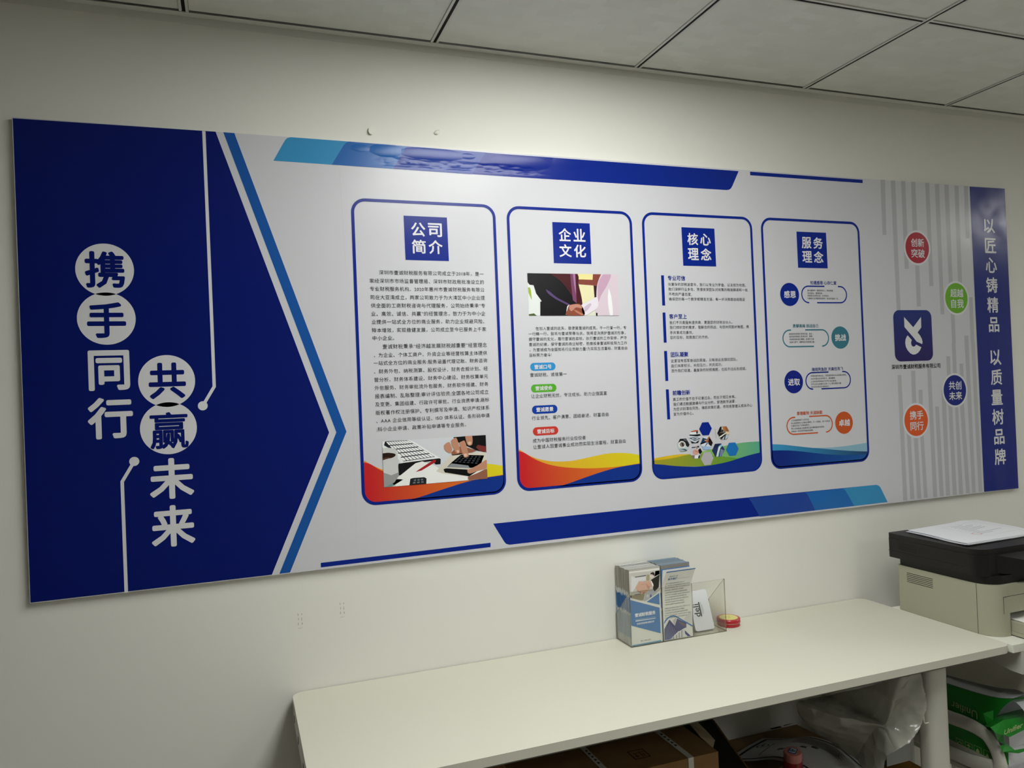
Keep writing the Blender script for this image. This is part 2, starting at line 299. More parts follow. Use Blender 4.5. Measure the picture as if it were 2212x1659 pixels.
('footer_bar',None,[('#0a2688',1,[(1.5746,1.1102),(1.6042,1.0584),(1.6093,1.0528),(1.6185,1.0498),(2.1636,1.0506),(2.9323,1.0487),(2.9047,1.0987),(2.8985,1.1048),(2.8878,1.1085),(2.1666,1.111)]),('#3a8fc2',2,[(2.9323,1.0487),(2.9047,1.0987),(2.8985,1.1048),(2.8878,1.1085),(2.7452,1.1082),(2.754,1.1057),(2.7614,1.0989),(2.7934,1.0482)]),('#2069b4',2,[(2.7934,1.0482),(2.7614,1.0989),(2.754,1.1057),(2.7452,1.1082),(2.5952,1.1079),(2.6044,1.1056),(2.6114,1.0984),(2.6368,1.0483)]),('#23469a',2,[(2.6368,1.0483),(2.6114,1.0984),(2.6044,1.1056),(2.5952,1.1079),(2.3827,1.1082),(2.3902,1.106),(2.3962,1.0994),(2.427,1.0488)])],[]),
('footer_strip',None,[('#0a2688',1,[(1.1268,1.058),(1.5653,1.0608),(1.5648,1.0494),(1.1264,1.0469)])],[]),
('info_panel',None,[('RING',3,[(1.6156,1.9246),(1.6152,1.9302),(1.6139,1.9357),(1.6117,1.9409),(1.6088,1.9457),(1.6051,1.95),(1.6008,1.9537),(1.596,1.9567),(1.5908,1.9588),(1.5853,1.9601),(1.5796,1.9606),(1.2685,1.9606),(1.2629,1.9601),(1.2574,1.9588),(1.2521,1.9567),(1.2473,1.9537),(1.243,1.95),(1.2394,1.9457),(1.2364,1.9409),(1.2343,1.9357),(1.2329,1.9302),(1.2325,1.9246),(1.2325,1.2231),(1.2329,1.2174),(1.2343,1.212),(1.2364,1.2067),(1.2394,1.2019),(1.243,1.1976),(1.2473,1.194),(1.2521,1.191),(1.2574,1.1888),(1.2629,1.1875),(1.2685,1.1871),(1.5796,1.1871),(1.5853,1.1875),(1.5908,1.1888),(1.596,1.191),(1.6008,1.194),(1.6051,1.1976),(1.6088,1.2019),(1.6117,1.2067),(1.6139,1.212),(1.6152,1.2174),(1.6156,1.2231)],[(1.6078,1.9246),(1.6075,1.929),(1.6065,1.9333),(1.6048,1.9374),(1.6025,1.9412),(1.5996,1.9445),(1.5962,1.9474),(1.5924,1.9497),(1.5884,1.9514),(1.584,1.9524),(1.5796,1.9528),(1.2685,1.9528),(1.2641,1.9524),(1.2598,1.9514),(1.2557,1.9497),(1.2519,1.9474),(1.2486,1.9445),(1.2457,1.9412),(1.2434,1.9374),(1.2417,1.9333),(1.2406,1.929),(1.2403,1.9246),(1.2403,1.2231),(1.2406,1.2187),(1.2417,1.2144),(1.2434,1.2103),(1.2457,1.2065),(1.2486,1.2031),(1.2519,1.2003),(1.2557,1.1979),(1.2598,1.1963),(1.2641,1.1952),(1.2685,1.1949),(1.5796,1.1949),(1.584,1.1952),(1.5884,1.1963),(1.5924,1.1979),(1.5962,1.2003),(1.5996,1.2031),(1.6025,1.2065),(1.6048,1.2103),(1.6065,1.2144),(1.6075,1.2187),(1.6078,1.2231)],'#0a2688')],[]),
('heading_tile',20,[('#0a2688',2,[(1.3656,1.9212),(1.4806,1.9209),(1.4815,1.8065),(1.3664,1.8071)])],[]),
('heading_text',20,[],[('#dcdce0',4,'公',1.384,1.4212,1.8867,0.036,1,0.022),('#dcdce0',4,'司',1.4285,1.4657,1.8867,0.036,1,0.022),('#dcdce0',4,'简',1.384,1.4212,1.8422,0.036,1,0.022),('#dcdce0',4,'介',1.4285,1.4657,1.8422,0.036,1,0.022)]),
('body_text',20,[],[('#2a2a30',4,'深圳市壹诚财税服务有限公司成立于2018年，是一',1.297,1.5754,1.7738,0,1.08,0.0),('#2a2a30',4,'家经深圳市市场监督管理局、深圳市财政局批准设立的',1.2724,1.5753,1.7524,0,1.08,0.0),('#2a2a30',4,'专业财税服务机构。2020年惠州市壹诚财税服务有限公',1.2727,1.5757,1.7319,0,1.08,0.0),('#2a2a30',4,'司在大亚湾成立，两家公司致力于为大湾区中小企业提',1.2729,1.5762,1.7105,0,1.08,0.0),('#2a2a30',4,'供全面的工商财税咨询与代理服务，公司始终秉承“专',1.2732,1.5762,1.6896,0,1.08,0.0),('#2a2a30',4,'业、高效、诚信、共赢”的经营理念，致力于为中小企',1.2734,1.5761,1.6686,0,1.08,0.0),('#2a2a30',4,'业提供一站式全方位的商业服务，助力企业规避风险、',1.2737,1.5721,1.648,0,1.08,0.0),('#2a2a30',4,'降本增效，实现稳健发展，公司成立至今已服务上千家',1.2739,1.5764,1.6269,0,1.08,0.0),('#2a2a30',4,'中小企业。',1.2741,1.3293,1.6069,0,1.08,0.0),('#2a2a30',4,'壹诚财税秉承“经济越发展财税越重要”经营理念',1.2987,1.5767,1.5851,0,1.08,0.0),('#2a2a30',4,'，为企业、个体工商户、外资企业等经营核算主体提供',1.2759,1.5761,1.5638,0,1.08,0.0),('#2a2a30',4,'一站式全方位的商业服务:服务涵盖代理记账、财务咨询',1.2744,1.5758,1.5439,0,1.08,0.0),('#2a2a30',4,'、财务外包、纳税测算、股权设计、财务合规计划、经',1.2744,1.5764,1.5227,0,1.08,0.0),('#2a2a30',4,'营分析、财务体系建设、财务中心建设、财务核算单元',1.2746,1.5764,1.5017,0,1.08,0.0),('#2a2a30',4,'外包服务、财务审批流外包服务、财务软件搭建、财务',1.2746,1.5764,1.481,0,1.08,0.0),('#2a2a30',4,'报表编制、乱账整理:审计评估验资;全国各地公司成立',1.2746,1.5764,1.4601,0,1.08,0.0),('#2a2a30',4,'及变更、集团组建、行政许可审批、行业资质申请;商标',1.2746,1.5767,1.4395,0,1.08,0.0),('#2a2a30',4,'版权著作权注册保护、专利撰写及申请、知识产权体系',1.2748,1.5767,1.4184,0,1.08,0.0),('#2a2a30',4,'、AAA 企业信用等级认证、ISO 体系认证、条形码申请',1.2753,1.5764,1.3978,0,1.08,0.0),('#2a2a30',4,';科小企业申请、政策补贴申请等专业服务。',1.2753,1.5104,1.3767,0,1.08,0.0)]),
('wave_band',20,[(('#e09a34','#dcd020',1.2325,1.6156),1,[(1.2412,1.3011),(1.2441,1.2991),(1.2481,1.2964),(1.2528,1.2933),(1.258,1.2899),(1.2631,1.2867),(1.2679,1.284),(1.2723,1.2816),(1.2767,1.2794),(1.2811,1.2773),(1.2855,1.2754),(1.2902,1.2736),(1.295,1.2718),(1.3002,1.2702),(1.3056,1.2687),(1.3112,1.2672),(1.3169,1.2659),(1.3226,1.2647),(1.3282,1.2636),(1.3338,1.2627),(1.3394,1.2619),(1.345,1.2612),(1.3507,1.2606),(1.3563,1.2601),(1.362,1.2597),(1.3677,1.2595),(1.3734,1.2593),(1.3791,1.2592),(1.3848,1.2593),(1.3905,1.2595),(1.3963,1.2597),(1.4021,1.2601),(1.4079,1.2606),(1.4137,1.2612),(1.4195,1.2619),(1.4253,1.2626),(1.4312,1.2634),(1.437,1.2641),(1.4428,1.2649),(1.4486,1.2657),(1.4544,1.2665),(1.4604,1.2674),(1.4665,1.2681),(1.4727,1.2689),(1.4791,1.2697),(1.4856,1.2705),(1.4921,1.2712),(1.4986,1.2718),(1.5051,1.2722),(1.5117,1.2724),(1.5183,1.2725),(1.525,1.2725),(1.5315,1.2724),(1.5379,1.2721),(1.5441,1.2718),(1.55,1.2714),(1.5556,1.2709),(1.561,1.2703),(1.5664,1.2697),(1.5718,1.2689),(1.5773,1.268),(1.5832,1.2669),(1.5896,1.2656),(1.596,1.2641),(1.602,1.2627),(1.607,1.2615),(1.6106,1.2607),(1.6083,1.2106),(1.6075,1.2089),(1.6074,1.2086),(1.2372,1.2362),(1.2372,1.2695)]),(('#c8262c','#dc7a28',1.2525,1.5656),2,[(1.241,1.2965),(1.2427,1.2959),(1.2451,1.2951),(1.2479,1.2942),(1.251,1.2931),(1.2541,1.2918),(1.2572,1.2903),(1.2601,1.2886),(1.263,1.2865),(1.266,1.2843),(1.2691,1.282),(1.2724,1.2797),(1.2759,1.2775),(1.2796,1.2753),(1.2835,1.2731),(1.2875,1.2709),(1.2917,1.2687),(1.296,1.2666),(1.3003,1.2645),(1.3046,1.2626),(1.309,1.2607),(1.3135,1.2589),(1.3181,1.2571),(1.3228,1.2554),(1.3278,1.2538),(1.333,1.2522),(1.3383,1.2508),(1.3438,1.2493),(1.3495,1.248),(1.3553,1.2467),(1.3613,1.2454),(1.3675,1.2443),(1.3738,1.2432),(1.3803,1.2422),(1.3869,1.2412),(1.3939,1.2403),(1.4011,1.2394),(1.4088,1.2386),(1.417,1.2377),(1.4254,1.2369),(1.4339,1.2361),(1.4423,1.2354),(1.4503,1.2348),(1.458,1.2344),(1.4656,1.234),(1.473,1.2337),(1.4803,1.2335),(1.4874,1.2334),(1.4944,1.2332),(1.5013,1.2331),(1.508,1.2331),(1.5145,1.2331),(1.5209,1.2332),(1.5272,1.2333),(1.5333,1.2334),(1.539,1.2335),(1.5444,1.2337),(1.5497,1.2339),(1.555,1.2341),(1.5605,1.2344),(1.5666,1.2348),(1.5737,1.2353),(1.5818,1.2359),(1.5902,1.2366),(1.5981,1.2372),(1.6048,1.2378),(1.6096,1.2382),(1.6083,1.2106),(1.6075,1.2089),(1.605,1.2047),(1.6018,1.2009),(1.598,1.1977),(1.5939,1.1952),(1.5893,1.1933),(1.5845,1.1921),(1.5796,1.1918),(1.2685,1.1918),(1.2636,1.1921),(1.2588,1.1933),(1.2543,1.1952),(1.2501,1.1977),(1.2463,1.2009),(1.2432,1.2047),(1.2406,1.2089),(1.2387,1.2134),(1.2376,1.2182),(1.2372,1.2231),(1.2372,1.2659)]),('#12348c',3,[(1.3533,1.1927),(1.3563,1.1932),(1.3604,1.1939),(1.3653,1.1947),(1.3707,1.1957),(1.3764,1.1968),(1.3821,1.198),(1.3878,1.1993),(1.394,1.2008),(1.4004,1.2024),(1.4069,1.2041),(1.4135,1.2057),(1.4199,1.2073),(1.4263,1.2088),(1.4327,1.2104),(1.4392,1.2119),(1.4456,1.2134),(1.452,1.2148),(1.4582,1.2163),(1.4643,1.2177),(1.4702,1.219),(1.4761,1.2204),(1.4819,1.2217),(1.4879,1.223),(1.494,1.2242),(1.5004,1.2254),(1.507,1.2266),(1.5137,1.2278),(1.5204,1.2288),(1.5269,1.2298),(1.5331,1.2307),(1.5389,1.2314),(1.5443,1.2321),(1.5496,1.2326),(1.5549,1.233),(1.5605,1.2335),(1.5665,1.234),(1.5736,1.2345),(1.5817,1.235),(1.5901,1.2355),(1.598,1.2359),(1.6047,1.2363),(1.6095,1.2366),(1.6094,1.2133),(1.6075,1.2089),(1.605,1.2047),(1.6018,1.2009),(1.598,1.1977),(1.5939,1.1952),(1.5893,1.1933),(1.5845,1.1921),(1.5796,1.1918),(1.3533,1.1918)])],[]),
